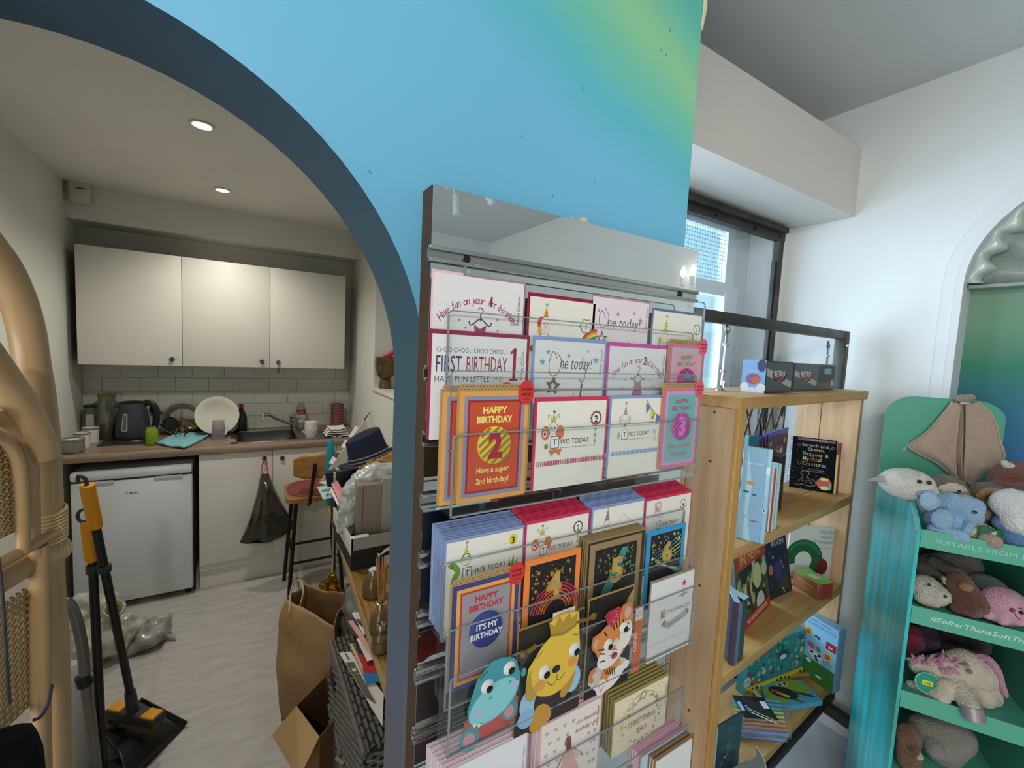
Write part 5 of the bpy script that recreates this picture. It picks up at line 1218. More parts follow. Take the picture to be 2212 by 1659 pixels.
ORD = ['first', 'second', 'third', 'fourth', 'fifth', 'sixth', 'seventh', 'eighth', 'ninth']
def stack_copies(label, t_pos, w, h, y0, n, dy, dx, dz, cols, group, sheet='d6d3cb'):
    """loose copies filed behind a front card: each a card of its own with its envelope"""
    x, z = t_pos; proto = None
    for i in range(1, n+1):
        loc = (x+dx*i+random.uniform(-0.0006, 0.0006), y0+dy*i, z+dz*i+random.uniform(-0.0005, 0.0005))
        lab_i = ORD[i-1]+' '+label
        if proto is None:
            t = thing('greeting_card', lab_i, 'greeting card', loc, group=group); proto = t
            s1 = MB().box((0, 0, 0), (w, 0.0012, h)).build('sheet', paper(sheet), t); e1 = MB().box((-0.002, 0.0016, 0.001), (w+0.004, 0.0030, h+0.004)).build('envelope', paper(cols), t)
        else:
            r_ = proto.copy(); COL.objects.link(r_); r_.location = loc; r_['label'] = lab_i
            for ch in (s1, e1): d = ch.copy(); COL.objects.link(d); d.parent = r_
# shared little drawings (u, v in hundredths of the card width)
BK, GR = '2b2a2c', '8b8984'
def party_hat(p, u, v, s, c1='d9c94a', c2='4f6a86', top='c2452d'):
    p.poly([(u-3.2*s, v), (u+3.2*s, v+0.6*s), (u+0.4*s, v+12*s)], c1)
    for k in range(3): p.line([(u-(2.6-k*0.8)*s, v+(1.4+k*3)*s), (u+(2.6-k*0.8)*s, v+(2.8+k*3)*s)], 1.0*s, c2)
    p.star(u+0.4*s, v+13*s, 2.8*s, top, 8, 0.35)
def tile(p, u, v, s, ch):
    p.rect(u-4.4*s, v-5.2*s, u+4.4*s, v+5.2*s, BK); p.rect(u-3.8*s, v-4.6*s, u+3.8*s, v+4.6*s, 'e8e6de'); p.text(ch, u, v-2.8*s, 8*s, BK)
def tile_word(p, u, v, s, ch, rest):
    tile(p, u, v, s, ch); p.text(rest, u+5.6*s, v-2.2*s, 6.6*s, BK, 'l', None, 0.0, 0, 0.0, 0.86)
def face_dots(p, u, v, s, c=BK): p.disc(u-1.6*s, v, 0.6*s, c); p.disc(u+1.6*s, v, 0.6*s, c); p.curve([(u-1.2*s, v-1.8*s), (u, v-2.4*s), (u+1.2*s, v-1.8*s)], 0.3*s, c)
def hanger_dress(p, u, v, s, col, spots):
    p.curve([(u+0.2*s, v+14*s), (u+2*s, v+17*s), (u-0.6*s, v+19*s), (u-2*s, v+17.4*s)], 0.6*s, BK); p.line([(u, v+9.5*s), (u, v+14.5*s)], 0.7*s, BK)
    p.curve([(u-9*s, v+9*s), (u-8*s, v+6.5*s), (u-6*s, v+7*s), (u, v+11*s), (u+6*s, v+7*s), (u+8*s, v+6.5*s), (u+9*s, v+9*s)], 0.8*s, BK)
    p.poly([(u-5*s, v+7*s), (u, v+4*s), (u+5*s, v+7*s), (u+4*s, v+1*s), (u+13*s, v-24*s), (u-13*s, v-24*s), (u-4*s, v+1*s)], col)
    random.seed(3)
    for k in range(26):
        y_ = random.uniform(-22, 4); ww = 4+(4-y_)*0.33; p.disc(u+random.uniform(-ww, ww)*0.85*s, v+y_*s, random.uniform(0.5, 1.2)*s, spots[k % len(spots)], n=7)
def brand(p, h, u=95.5, col='5b5860'): p.text('White Cotton', u, h-6, 5.2, col, 'r', None, 0.25, 90)
# ---- row 1
Y1 = 0.560
t, w, h = card('pink edged first birthday card with a magenta dress on a hanger, top tier', ((938, 590), (1133, 612)), Y1, h=0.150, env='e3b9c6', paperc='dcd8d6'); H = 100*h/w
p = Print(); p.arctext('Have fun on your 1st birthday', 48.5, 28, 52, 139, 41, 10.5, '9a2f63', 0.25, 0.006, 0.8); p.text('1', 61, 79, 13, '7d1f4f', 'c', None, 0.1, 0, 0.03)
hanger_dress(p, 50, 50, 1.4, '9a3a72', ['b85b8e', '7d2a5c', 'c98bb0'])
for q in ((27, 63), (34, 56), (24, 47), (69, 66), (70, 55), (78, 48), (64, 45)): p.star(q[0], q[1], 1.6, '8d7a88')
brand(p, H-8); put(p, t, w)
t, w, h = card('red enveloped ONE TODAY card with a unicorn and a rainbow in the top tier', ((1147, 640), (1287, 656)), Y1, h=0.145, env='c42d50', env_w=0.006, paperc='dedbcd'); H = 100*h/w
p = Print(); u0, v0 = 22, 75
p.disc(u0-5, v0+6, 6, 'c5452f', 8); p.disc(u0-7, v0-3, 3, 'd9a23c', 5); p.disc(u0+1, v0+4, 7, 'c9c4bc', 9.5); p.disc(u0+1, v0+4, 6.4, 'dedbcd', 8.9); p.disc(u0+2, v0-1, 6, 'e3c9bf', 4.6); face_dots(p, u0+1, v0+6, 1.4); party_hat(p, u0+1, v0+13, 1.15, 'd38a3c', '9a7a2c', '8a9a3a')
tile(p, 22, 62, 1.35, 'O'); p.text('NE TODAY', 30, 59, 9.2, BK, 'l', None, 0, 0, 0, 0.86)
for k, c_ in enumerate(('b8344a', 'd9862f', 'd9cc3f', '3f8f4f', '3f7fb5')): p.arc(104, 52, 26-3.1*k, 3.1, 88, 178, c_, 12)
for a in range(0, 360, 60): p.disc(86+6*math.cos(math.radians(a)), 82+5*math.sin(math.radians(a)), 4.4, BK, n=12)
for a in range(0, 360, 60): p.disc(86+6*math.cos(math.radians(a)), 82+5*math.sin(math.radians(a)), 3.6, 'dedbcd', n=12)
p.disc(86, 82, 6, 'dedbcd'); p.text('1', 86, 78, 10, BK, 'c', None, 0, 0, 0.02)
p.disc(6, 54, 6, 'c9a23f', 8); p.disc(8, 56, 6, 'dedbcd', 8); p.disc(6, 51, 4, 'b03a3a', 4)
put(p, t, w)
t, w, h = card('pale pink One today card with stars and a wooden star in the top tier', ((1283, 640), (1403, 656)), Y1, h=0.140, env='dcb3c0', paperc='dbcfd0'); H = 100*h/w
p = Print(); p.curve([(22, 78), (16, 88), (11, 80), (14, 68), (24, 70), (27, 82), (20, 92)], 0.9, '4f4a50'); p.text('ne today!', 26, 69, 18, '4f4a50', 'l', 58, 0.15)
for q, s in (((10, 88), 3), ((43, 86), 4), ((72, 89), 3), ((85, 80), 5)): p.star(q[0], q[1], s, 'b9788e')
p.star(17, 53, 11, '6f5240', hollow=0.55); p.text('1', 66, 34, 24, '5b5560'); brand(p, H, 98); put(p, t, w)
t, w, h = card('blue enveloped card with a hatted frog and a ringed 1, window end of top tier', ((1414, 670), (1517, 684)), Y1, h=0.140, env='7f93bd', env_w=0.005, paperc='dcdacb'); H = 100*h/w
p = Print(); u0, v0 = 24, 70
p.disc(u0, v0, 6, 'a9b36a', 8); p.disc(u0, v0-1, 5.2, 'dcd9c0', 6.5); face_dots(p, u0, v0+4, 1.5); party_hat(p, u0+1, v0+8, 1.2, 'd9c94a', '8f8a3a', 'c28a4a'); p.disc(u0-10, v0-10, 4, '9db05a', 6)
tile(p, u0+2, v0-13, 1.1, 'O'); p.text('NE TODAY', 34, 54, 9, BK, 'l')
p.ring(90, 80, 7, 1.1, BK); p.text('1', 90, 75.5, 10, BK); p.disc(90, 64, 3, 'a5b2bd'); p.line([(90, 66), (90, 72)], 0.6, GR); put(p, t, w)
# ---- row 2
Y2 = 0.553
t, w, h = card('white choo choo FIRST BIRTHDAY card with a dark red 1, left of the second tier', ((935, 722), (1139, 731), (921, 951)), Y2, env='8a2540', env_w=0.006, paperc='dddad8', n_env=2); H = 100*h/w
p = Print(); p.text('CHOO CHOO... CHOO CHOO...', 4, H-16, 6.4, '4a4560', 'l', 72)
p.text('FIRST', 4, H-33.5, 21, '3b3566', 'l', 25, 0, 0, 0.004); p.text('BIRTHDAY', 34, H-33.5, 21, '8a2a48', 'l', 44, 0, 0, 0.0)
p.text('HAVE FUN LITTLE', 3, H-43, 8.0, '55525c', 'l', 56); p.text('ONE!', 61, H-43, 8.0, 'b09a78', 'l', 14)
p.poly([(81, H-42), (91, H-42), (91, H-40.5), (88, H-39.5), (88, H-10), (86, H-9), (81, H-14), (81, H-16), (84.5, H-14.5), (84.5, H-39.5), (81, H-40.5)], '8a2440')
p.star(93, H-20, 4, 'c9c6c8'); brand(p, H-6, 97); put(p, t, w)
t, w, h = card('white One today card with blue stars and a glued wooden star in the second tier', ((1158, 734), (1307, 742)), Y2, h=0.155, env='7f97c4', env_w=0.006, paperc='dbd9d6'); H = 100*h/w
p = Print(); p.curve([(30, H-20), (24, H-12), (19, H-25), (22, H-38), (32, H-36), (36, H-22), (29, H-13)], 0.9, '4c4b50'); p.text('ne today!', 34, H-31, 20, '4c4b50', 'l', 46, 0.15); p.curve([(72, H-31), (71, H-42), (66, H-46), (64, H-42)], 0.9, '4c4b50')
for q, s in (((17, 13), 3.6), ((46, 16), 3.6), ((74, 10), 2.6), ((87, 20), 5), ((10, 24), 4.6)): p.star(q[0], H-q[1], s, '5e9ec4')
p.text('1', 66, H-64, 24, '4c4b50', 'c', None, 0.1); p.star(56, H-60, 2.5, 'a9aab0'); p.star(74, H-54, 2.5, 'a9aab0'); brand(p, H-2, 97); put(p, t, w)
o = Print(); b = MB()
sp = [((10 if i % 2 == 0 else 5.0)*math.cos(math.radians(90+36*i-6)), (10 if i % 2 == 0 else 5.0)*math.sin(math.radians(90+36*i-6))) for i in range(10)]
k = w/100
for i in range(10):
    a, c = sp[i], sp[(i+1) % 10]; q = [a, c, (c[0]*0.6, c[1]*0.6), (a[0]*0.6, a[1]*0.6)]
    b.prism(q, ((25)*k, -0.003, (H-50)*k), (k, 0, 0), (0, 0, k), (0, 0.003, 0))
b.build('wooden_star', mat('star_wood', '6f5a48', 0.6), t)
t, w, h = card('white 2nd birthday dress card in a magenta envelope in the second tier', ((1319, 748), (1440, 754)), Y2, h=0.155, env='c22a98', env_w=0.007, paperc='dcdada'); H = 100*h/w
p = Print(); p.arctext('Have fun on your 2nd birthday', 50, H-72, 53, 138, 40, 10.5, '9a2f63', 0.25, 0.006, 0.8); p.text('2', 60, H-21, 14, '6d1f55', 'c', None, 0.2, 0, 0.02)
hanger_dress(p, 50, H-49, 1.38, 'a9547f', ['4f6fa0', 'd9c9d0', '8a2f4a', 'c98b4a', '5b8f7a'])
for q in ((28, H-40), (24, H-50), (22, H-62), (72, H-40), (78, H-48), (82, H-60), (80, H-72)): p.star(q[0], q[1], 1.6, '7d6f7a')
brand(p, H-2, 97); put(p, t, w)
def badge_card(label, c, y, bg, b1, b2, b3, num, ncol, line2, l2c, bad1, bad2, kraft='a98a5c', hw=0.0, badge_txt=None, redlabel='c62f2c', dots=True, top='HAPPY', headc=None, name='greeting_card', flap=True):
    t, w, h = card(label, c, y, env=kraft, env_w=0.005, paperc=b1, name=name); H = 100*h/w
    p = Print(); p.rect(0, 0, 100, H, b1); p.rect(6, 6, 94, H-6, b2); p.rect(11, 11, 89, H-11, b3); p.rect(14, 14, 86, H-14, bg)
    p.text('HAPPY', 50, H-28, 11.5, headc or ncol, 'c', None, 0, 0, 0.045); p.text('BIRTHDAY', 50, H-40, 11.5, headc or ncol, 'c', 52, 0, 0, 0.045)
    for i, l in enumerate(line2): p.text(l, 50, 36-14*i, 10.5, l2c, 'c', None, 0.0, 0, 0.02, 0.86)
    put(p, t, w)
    k = w/100; cx_, cz_, r_ = (50*k, -0.004, (H*0.485)*k), None, 24.5*k
    bt = MB().lathe((50*k, -0.004, (H-69)*k), [(0, 0.0), (r_*0.92, 0.0), (r_, 0.0012), (r_, 0.004)], 36, T=Matrix.Rotation(math.radians(90), 4, 'X').inverted(), cap=False).build('badge', paper(bad1), t)
    q = Print()
    if bad2:
        for s_ in range(-3, 4):
            d = s_*7.5; a = math.sqrt(max(0, 24**2-d*d)); c45 = math.cos(math.radians(40)); s45 = math.sin(math.radians(40))
            f = lambda x, y_: (x*c45-y_*s45, x*s45+y_*c45)
            q.poly([f(-a, d-1.9), f(a, d-1.9), f(a*0.98, d+1.9), f(-a*0.98, d+1.9)], bad2)
    if badge_txt:
        for a in range(0, 360, 60): q.line([(13*math.cos(math.radians(a)), 13*math.sin(math.radians(a))), (23*math.cos(math.radians(a)), 23*math.sin(math.radians(a)))], 0.8, '2b3566')
        q.arc(0, 0, 13, 0.8, 0, 360, '2b3566', 6)
        for i, l in enumerate(badge_txt): q.text(l, 0, 3-12*i, 11, 'e3e3e6', 'c', None, 0, 0, 0.03, 0.92)
    else: q.text(num, 0, -15, 44, ncol, 'c', None, 0, 0, 0.05, 0.9)
    q.build('badge_print', t, (50*k, -0.0042, (H-69)*k), (1, 0, 0), (0, 0, 1), k)
    # polka-dot kraft strip and red oval sticker
    MB().box((-0.0*k, 0.0012, h), (w+0.006, 0.002, h+9*k)).build('kraft_strip', paper(kraft), t)
    d = Print()
    for i in range(22):
        for j in range(2): d.disc(2+4.6*i+2.3*j, 2.6+3.6*j, 0.8, '3a2c1e', n=8)
    d.build('polka_print', t, (0, 0.0011, h), (1, 0, 0), (0, 0, 1), k)
    lb = MB().lathe((95*k, -0.0016, h-2*k), [(0, 0), (12.5*k, 0), (12.5*k, 0.0008), (0, 0.0008)], 28, T=Matrix.Rotation(math.radians(90), 4, 'X').inverted() @ Matrix.Diagonal((1, 1.28, 1, 1)), cap=False).build('sticker', paper(redlabel), t)
    e = Print(); e.text('WOODEN', 0, 2.5, 5, '2c1012', 'c', 17, 0, 0, 0.02); e.text('BADGE', 0, -4, 5, '2c1012', 'c', 15, 0, 0, 0.02); e.text('included', 0, -9, 2.6, '2c1012'); e.build('sticker_print', t, (95*k, -0.0018, h-2*k), (1, 0, 0), (0, 0, 1), k)
    return t, w, h, H
badge_card('pink HAPPY BIRTHDAY card with a purple striped 2 badge at the window end, second tier', ((1449, 741), (1522, 749), (1446, 860)), 0.548, 'd08f9b', 'c06a86', 'b7a0ae', '8fb3aa', '2', '3f8f78', [], '3f8f78', '8a2a6f', 'b03a8c', redlabel='d9546a', headc='3f8f78')
# ---- row 3
Y3 = 0.528
badge_card('orange HAPPY BIRTHDAY 2 card filed behind its twin, edge showing to the left', ((958, 846), (1100, 848), (962, 1092)), Y3+0.006, 'bf4a2c', 'd99a4a', '8588a0', '9a2428', '2', 'a51f2b', ['Have a super', '2nd birthday!'], 'e3d36a', 'd8b93f', '9a7a1f', headc='e3d36a')
badge_card('orange HAPPY BIRTHDAY card with a yellow striped 2 badge, front of the third tier', ((995, 845), (1143, 845), (985, 1090)), Y3-0.002, 'bf4a2c', 'd99a4a', '8588a0', '9a2428', '2', 'a51f2b', ['Have a super', '2nd birthday!'], 'e3d36a', 'd8b93f', '9a7a1f', headc='e3d36a')
def hearts_string(p, u, v): 
    p.line([(u, v), (u, v-26)], 0.5, '7a8a5a')
    for i in range(3): p.heart(u, v-5-7*i, 2, '7a9a5a')
t, w, h = card('butterfly TWO TODAY card with a red ribbon line in a red envelope, third tier', ((1163, 868), (1311, 864), (1160, 1060)), Y3, env='c42d50', env_w=0.006, paperc='dddace', n_env=2); H = 100*h/w
def butterfly(p, u, v, s):
    p.disc(u-10*s, v-3*s, 6*s, 'c9713a', 8*s); p.disc(u+10*s, v-3*s, 6*s, 'c9713a', 8*s); p.disc(u-11*s, v-4*s, 3*s, 'dcd6d4', 3.6*s); p.disc(u-11*s, v-4*s, 1.8*s, '8a2a5c'); p.disc(u, v+2*s, 6.4*s, BK, 7*s); p.disc(u, v+2*s, 5.9*s, 'dcd9cf', 6.5*s); face_dots(p, u, v+3*s, 1.3*s)
    for sg in (-1, 1): p.curve([(u+sg*2*s, v+8*s), (u+sg*5*s, v+16*s), (u+sg*8*s, v+17*s), (u+sg*7*s, v+13*s)], 0.6*s, '6a5a52')
    party_hat(p, u, v+8*s, 0.95*s, 'c5c04a', '5f7a3a', '3a3a3a')
p = Print(); butterfly(p, 22, H-32, 1.0); tile_word(p, 25, H-46, 1.35, 'T', 'WO TODAY'); p.line([(33, H-53), (82, H-53)], 0.6, GR)
for i in range(40): p.rect(2+2.45*i, H-72, 3.4+2.45*i, H-66.5, 'b32d4c')
for i in range(12): p.disc(84+7*math.cos(i*PI/6), H-21+7*math.sin(i*PI/6), 2, 'a8435c', n=8)
p.disc(84, H-21, 7.2, BK); p.disc(84, H-21, 6.4, 'dddace'); p.text('2', 84, H-26, 12, BK, 'c', None, 0, 0, 0.02); hearts_string(p, 84, H-29)
p.disc(13, H-50, 2.6, '7a8a4a', 3); p.poly([(17, H-54), (20, H-61), (26, H-57), (32, H-61), (35, H-54)], 'c9713a'); put(p, t, w)
t, w, h = card('puppy TWO TODAY card with blue bunting and blue ribbon line, third tier', ((1324, 861), (1438, 860), (1316, 1033)), Y3, env='7f93bd', env_w=0.005, paperc='dddacd', n_env=2); H = 100*h/w
p = Print(); u0, v0 = 24, H-31
p.disc(u0, v0+2, 7, GR, 9); p.disc(u0, v0+2, 6.4, 'dddacd', 8.4); p.disc(u0-8, v0+4, 3, 'bdb9b0', 5); p.disc(u0+8, v0+4, 3, 'bdb9b0', 5); p.disc(u0, v0-3, 2, '5b5856'); face_dots(p, u0, v0+3, 1.4); party_hat(p, u0, v0+10, 1.15, '5b86b0', 'd9c94a', 'c9752f')
tile_word(p, 25, H-47, 1.25, 'T', 'WO TODAY'); p.line([(33, H-54), (78, H-54)], 0.5, GR); p.disc(14, H-48, 2.5, 'b0aca4', 5); p.curve([(76, H-42), (84, H-50), (80, H-57)], 1.2, 'c9c6bd'); p.disc(82, H-46, 3.4, 'bdb9b0'); p.disc(84, H-56, 3, 'bdb9b0')
for i in range(40): p.rect(2+2.45*i, H-74, 3.4+2.45*i, H-68.5, '5f92c0')
p.curve([(62, H-2), (72, H-14), (86, H-24), (99, H-28)], 0.6, BK)
for (u, v, c_) in ((66, H-8, '5878a8'), (76, H-17, 'd9c63f'), (87, H-24, '5878a8')): p.poly([(u-5, v+2), (u+5, v-4), (u-3, v-13)], c_)
p.text('2', 75, H-27, 9, BK, 'c', None, 0, -30, 0.02); put(p, t, w)
badge_card('teal HAPPY BIRTHDAY card with a pink striped 3 badge at the window end, third tier', ((1436, 838), (1514, 838), (1433, 1013)), Y3-0.004, '6aa79d', 'c96a80', 'b79ab5', '8d9ac0', '3', 'd070b4', ['Have a fun-filled', '3rd birthday!'], '9a4f78', 'c04a9c', '8a4a86', redlabel='d9546a', headc='9a4f78')
# ---- row 4: fanned stacks
Y4 = 0.542
st4 = []
t, w, h = card('crocodile THREE TODAY card at the front of a blue enveloped stack', ((966, 1172), (1130, 1144)), Y4, h=0.142, env='7f93bd', env_w=0.004, paperc='dddacf'); H = 100*h/w
p = Print(); u0, v0 = 24, H-23
p.curve([(4, v0-6), (8, v0-4), (14, v0-12), (10, v0-24), (22, v0-34)], 7, '6f9a3a'); p.disc(u0, v0, 6.6, '5f7a3a', 8); p.disc(u0, v0-1, 6, 'd9d8bf', 7); p.disc(u0-3, v0+3, 1, BK); p.disc(u0+3, v0+3, 1, BK); p.curve([(u0-3, v0-6), (u0, v0-7), (u0+4, v0-5)], 0.6, BK); party_hat(p, u0, v0+7, 1.0, 'd9c94a', '5b7aa0', 'c2662d')
tile_word(p, 26, H-39, 1.3, 'T', 'HREE TODAY'); p.line([(34, H-46), (90, H-46)], 0.5, GR)
p.disc(86, H-11, 6.5, 'd9c83f'); p.text('3', 86, H-16, 12, BK, 'c', None, 0, 0, 0.02)
for a in range(200, 340, 45): p.line([(86+9*math.cos(math.radians(a)), H-11+9*math.sin(math.radians(a))), (86+13*math.cos(math.radians(a)), H-11+13*math.sin(math.radians(a)))], 0.7, 'c9b83f')
p.poly([(80, H-44), (82, H-32), (84, H-42), (88, H-30), (89, H-43), (94, H-34), (93, H-45)], '6f8f3f'); put(p, t, w)
stack_copies('blue enveloped card filed behind the crocodile THREE TODAY card', (t.location.x, t.location.z), w, h, Y4, 8, 0.0042, -0.0007, 0.0016, '7f93bd', 'cards stacked behind the crocodile card')
t, w, h = card('butterfly TWO TODAY card at the front of a red enveloped stack, fourth tier', ((1140, 1134), (1272, 1109)), Y4, h=0.140, env='c42d50', env_w=0.005, paperc='dddacf'); H = 100*h/w
p = Print(); butterfly(p, 23, H-25, 1.0); tile_word(p, 26, H-37, 1.3, 'T', 'WO TODAY')
for i in range(12): p.disc(82+6.5*math.cos(i*PI/6), H-16+6.5*math.sin(i*PI/6), 1.9, BK, n=8)
p.disc(82, H-16, 6.4, 'dddacf'); p.text('2', 82, H-21, 11, BK, 'c', None, 0, 0, 0.02); hearts_string(p, 82, H-24)
for i in range(40): p.rect(2+2.45*i, H-57, 3.4+2.45*i, H-51.5, 'b32d4c')
put(p, t, w)
stack_copies('red enveloped card filed behind the fourth tier butterfly TWO TODAY card', (t.location.x, t.location.z), w, h, Y4, 8, 0.0042, -0.0007, 0.0016, 'c42d50', 'cards stacked behind the butterfly card')
t, w, h = card('hatted FOUR TODAY card at the front of the second blue enveloped stack', ((1284, 1100), (1391, 1084)), Y4, h=0.138, env='7f93bd', env_w=0.005, paperc='dddacf'); H = 100*h/w
p = Print(); u0, v0 = 26, H-27
p.disc(u0, v0, 7, GR, 9); p.disc(u0, v0, 6.3, 'dddacf', 8.3); face_dots(p, u0, v0+1, 1.5); party_hat(p, u0, v0+8, 1.5, '9a8a78', '6a5a52', 'b8946a')
p.line([(38, H-34), (58, H-14), (80, H-30)], 0.6, GR); p.poly([(36, H-36), (41, H-33), (38, H-40)], '3a3f55'); tile_word(p, 26, H-41, 1.2, 'F', 'OUR TODAY'); put(p, t, w)
stack_copies('blue enveloped card filed behind the hatted FOUR TODAY card', (t.location.x, t.location.z), w, h, Y4, 7, 0.0042, -0.0007, 0.0016, '7f93bd', 'cards stacked behind the four today card')
t, w, h = card('rabbit FOUR TODAY card with a ringed 4 before a red stack at the window end', ((1399, 1082), (1493, 1066)), Y4, h=0.138, env='c42d50', env_w=0.005, paperc='dddacf'); H = 100*h/w
p = Print(); u0, v0 = 24, H-27
for sg in (-1, 1): p.disc(u0+sg*5, v0+15, 2.2, 'a97a70', 8); p.disc(u0+sg*5, v0+15, 1.3, 'd9c0b8', 6.6)
p.disc(u0, v0, 7.4, GR, 9); p.disc(u0, v0, 6.8, 'dcd8ce', 8.4); face_dots(p, u0, v0+1, 1.5); p.curve([(u0-8, v0-2), (u0-15, v0)], 0.5, GR); p.curve([(u0+8, v0-2), (u0+15, v0)], 0.5, GR); party_hat(p, u0-1, v0+9, 1.0, 'b0483c', 'd9c9a0', 'b0483c')
p.ring(82, H-15, 7, 1.1, '8a3a4a'); p.text('4', 82, H-20, 11, '8a3a4a', 'c', None, 0, 0, 0.02); tile_word(p, 28, H-40, 1.15, 'F', 'OUR TODAY'); put(p, t, w)
stack_copies('red enveloped card filed behind the rabbit FOUR TODAY card', (t.location.x, t.location.z), w, h, Y4, 8, 0.0042, -0.0008, 0.0016, 'c42d50', 'cards stacked behind the rabbit card')
# ---- row 5
Y5 = 0.522
badge_card("grey HAPPY BIRTHDAY card with a navy football IT'S MY BIRTHDAY badge, fifth tier", ((979, 1266), (1122, 1236), (983, 1494)), Y5-0.002, '8f8c90', '3a3f7a', 'd9a04a', 'b03a34', '', '8a2a3c', [], '8a2a3c', '2f3a80', None, badge_txt=["IT'S MY", 'BIRTHDAY'], headc='b32f44')
def foil_card(label, c, bc, rays, splash, num, h=0.155, metal='8a7434'):
    t, w, h = card(label, c, Y5, h=h, env=None, paperc=bc); H = 100*h/w
    p = Print(); p.rect(0, 0, 100, H, bc); p.rect(9, 5, 91, H-9, '1b1a1a'); random.seed(len(label))
    for i in range(70): p.disc(random.uniform(12, 88), H-random.uniform(14, 60), random.uniform(0.7, 3.0), random.choice(splash), n=7)
    rays(p, H)
    put(p, t, w)
    q = MB(); vs, fs = glyphs(num, 0.045); k = w/100*48
    x0 = min(v[0] for v in vs); x1 = max(v[0] for v in vs)
    pts = [Vector(((v[0]-(x0+x1)/2)*k+w/2, -0.0030, v[1]*k+(H-60)*w/100)) for v in vs]
    q.add(pts, [tuple(f) for f in fs]); q.build('foil_number', mat('foil_gold', 'b89b52', 0.45, 0.2, var=0.25, vs_=40), t, solid=0.002)
    return t
def rainbow(p, H):
    for k, c_ in enumerate(('a5264f', 'b82f5a', 'c9412f', 'd9622f', 'e07f3a', 'd9622f')): p.arc(56, H-88, 44-4.6*k, 2.6, 8, 172, c_, 18)
foil_card('neon orange bordered black card with a gold foil number and rainbow arcs, fifth tier', ((1135, 1216), (1256, 1180)), 'e5813a', rainbow, ['8a7434', '6b5a2c', 'c9762f', '3a3226'], '4', 0.165)
def shards(cs):
    def f(p, H):
        random.seed(5)
        for i, c_ in enumerate(cs*3): 
            a = 40+i*3.4; p.line([(20+i*2.2, H-80), (60+i*1.5, H-14)], 1.2, c_)
        for i, c_ in enumerate(cs*2): p.line([(12+i*3, 8), (30+i*5, H-95)], 1.0, c_)
    return f
t = foil_card('kraft bordered black card with a gold foil 5 and green streaks, fifth tier', ((1277, 1178), (1387, 1152)), '8f7a55', shards(['2f8f7a', '3fa58a', '4f7f9a']), ['5f8a3a', '6a5a2f', '3f7f5f', '8a7434'], '5', 0.150)
stack_copies('kraft edged card filed behind the gold foil 5 card', (t.location.x, t.location.z), 0.135, 0.150, Y5, 5, 0.0034, -0.0018, 0.0012, '8f7a55', 'cards stacked behind the foil 5 card', '3a3226')
def vees(p, H):
    for k, c_ in enumerate(('5f8fc0', '5f8fc0', 'd9d23a', 'd9d23a', '5f8fc0')): p.line([(88, H-20-7*k), (14+k*4, H-46-5*k), (88, H-92+3*k)], 1.8, c_)
foil_card('bright blue bordered black card with a gold foil 6 and yellow chevrons, window end', ((1400, 1150), (1482, 1128)), '2f8fc4', vees, ['d9d23a', '8a8a3a', '5f8fc0', '9a8f4a'], '6', 0.150)
# ---- row 6: wobble-head animal cards
Y6 = 0.502
def mount(label, c, hx, name='greeting_card', w_=None, h=0.165, env=None):
    t, w, h = card(label, c, Y6, h=h, env=env, env_w=0.003, paperc=hx, thick=0.002); return t, w, h
def cut(t, name, pr, w, off, y=-0.004, back='8a8a86', outline=None, thick=0.0016):
    """a die-cut card shape standing proud of its mount: outline slab + print"""
    if outline:
        o = MB().prism(outline, (off[0]*w/100, y, off[1]*w/100), (w/100, 0, 0), (0, 0, w/100), (0, thick, 0)).build(name, paper(back), t)
    pr.build(name+'_print', t, (off[0]*w/100, y-0.0002, off[1]*w/100), (1, 0, 0), (0, 0, 1), w/100)
def ell(u, v, a, b, n=28, rot=0): 
    ca, sa = math.cos(math.radians(rot)), math.sin(math.radians(rot)); return [(u+a*math.cos(t)*ca-b*math.sin(t)*sa, v+a*math.cos(t)*sa+b*math.sin(t)*ca) for t in [2*PI*i/n for i in range(n)]]
def googly(t, w, u, v, r, y, pu=0.15, pv=-0.2):
    k = w/100; c = Vector((u*k, y, v*k)); T_ = Matrix.Rotation(math.radians(90), 4, 'X')
    e = MB().lathe(c, [(0, 0.35*r*k), (0.6*r*k, 0.28*r*k), (r*k, 0.0), (r*k, -0.0006)], 20, T=T_, cap=False).build('googly_eye', mat('eye_white', 'c9c9c4', 0.15, coat=0.6), t)
    MB().lathe(c+Vector((pu*r*k, -0.36*r*k, pv*r*k)), [(0, 0.0012), (0.52*r*k, 0.0)], 16, T=T_, cap=False).build('pupil', mat('pupil_black', '0d0d10', 0.2), e)
# hippo (stands alone, no mount behind)
hx0 = atY(992, 1620, Y6); hx1 = atY(1120, 1560, Y6); hw = hx1.x-hx0.x; hz1 = atY(1075, 1403, Y6).z; hz0 = atY(1005, 1625, Y6).z
t = thing('hippo_card', 'die-cut teal hippo wobble card in red shorts at the arch end, sixth tier', 'greeting card', (hx0.x, Y6, hz0)); w = hw; HH = (hz1-hz0)/hw*100
te, tl, rd_ = '3f8f98', '7fbfc4', 'b8432f'
b = Print(); b.poly([(8, 44), (20, 52), (88, 60), (98, 50), (96, 20), (70, 4), (24, 6), (6, 22)], rd_); b.poly([(70, 20), (98, 52), (97, 22), (80, 8)], 'a5342a'); b.curve([(20, 46), (50, 42), (80, 50)], 0.8, '7d2a20')
for (u, v, r_) in ((16, 18, 19), (82, 36, 17)): b.disc(u, v, r_*0.82, te, r_, 0.3); b.disc(u-1, v-2, r_*0.5, 'c98f95', r_*0.62, 0.3)
for (u, v) in ((8, 3), (20, 1)): b.disc(u, v, 3, te, 2.4)
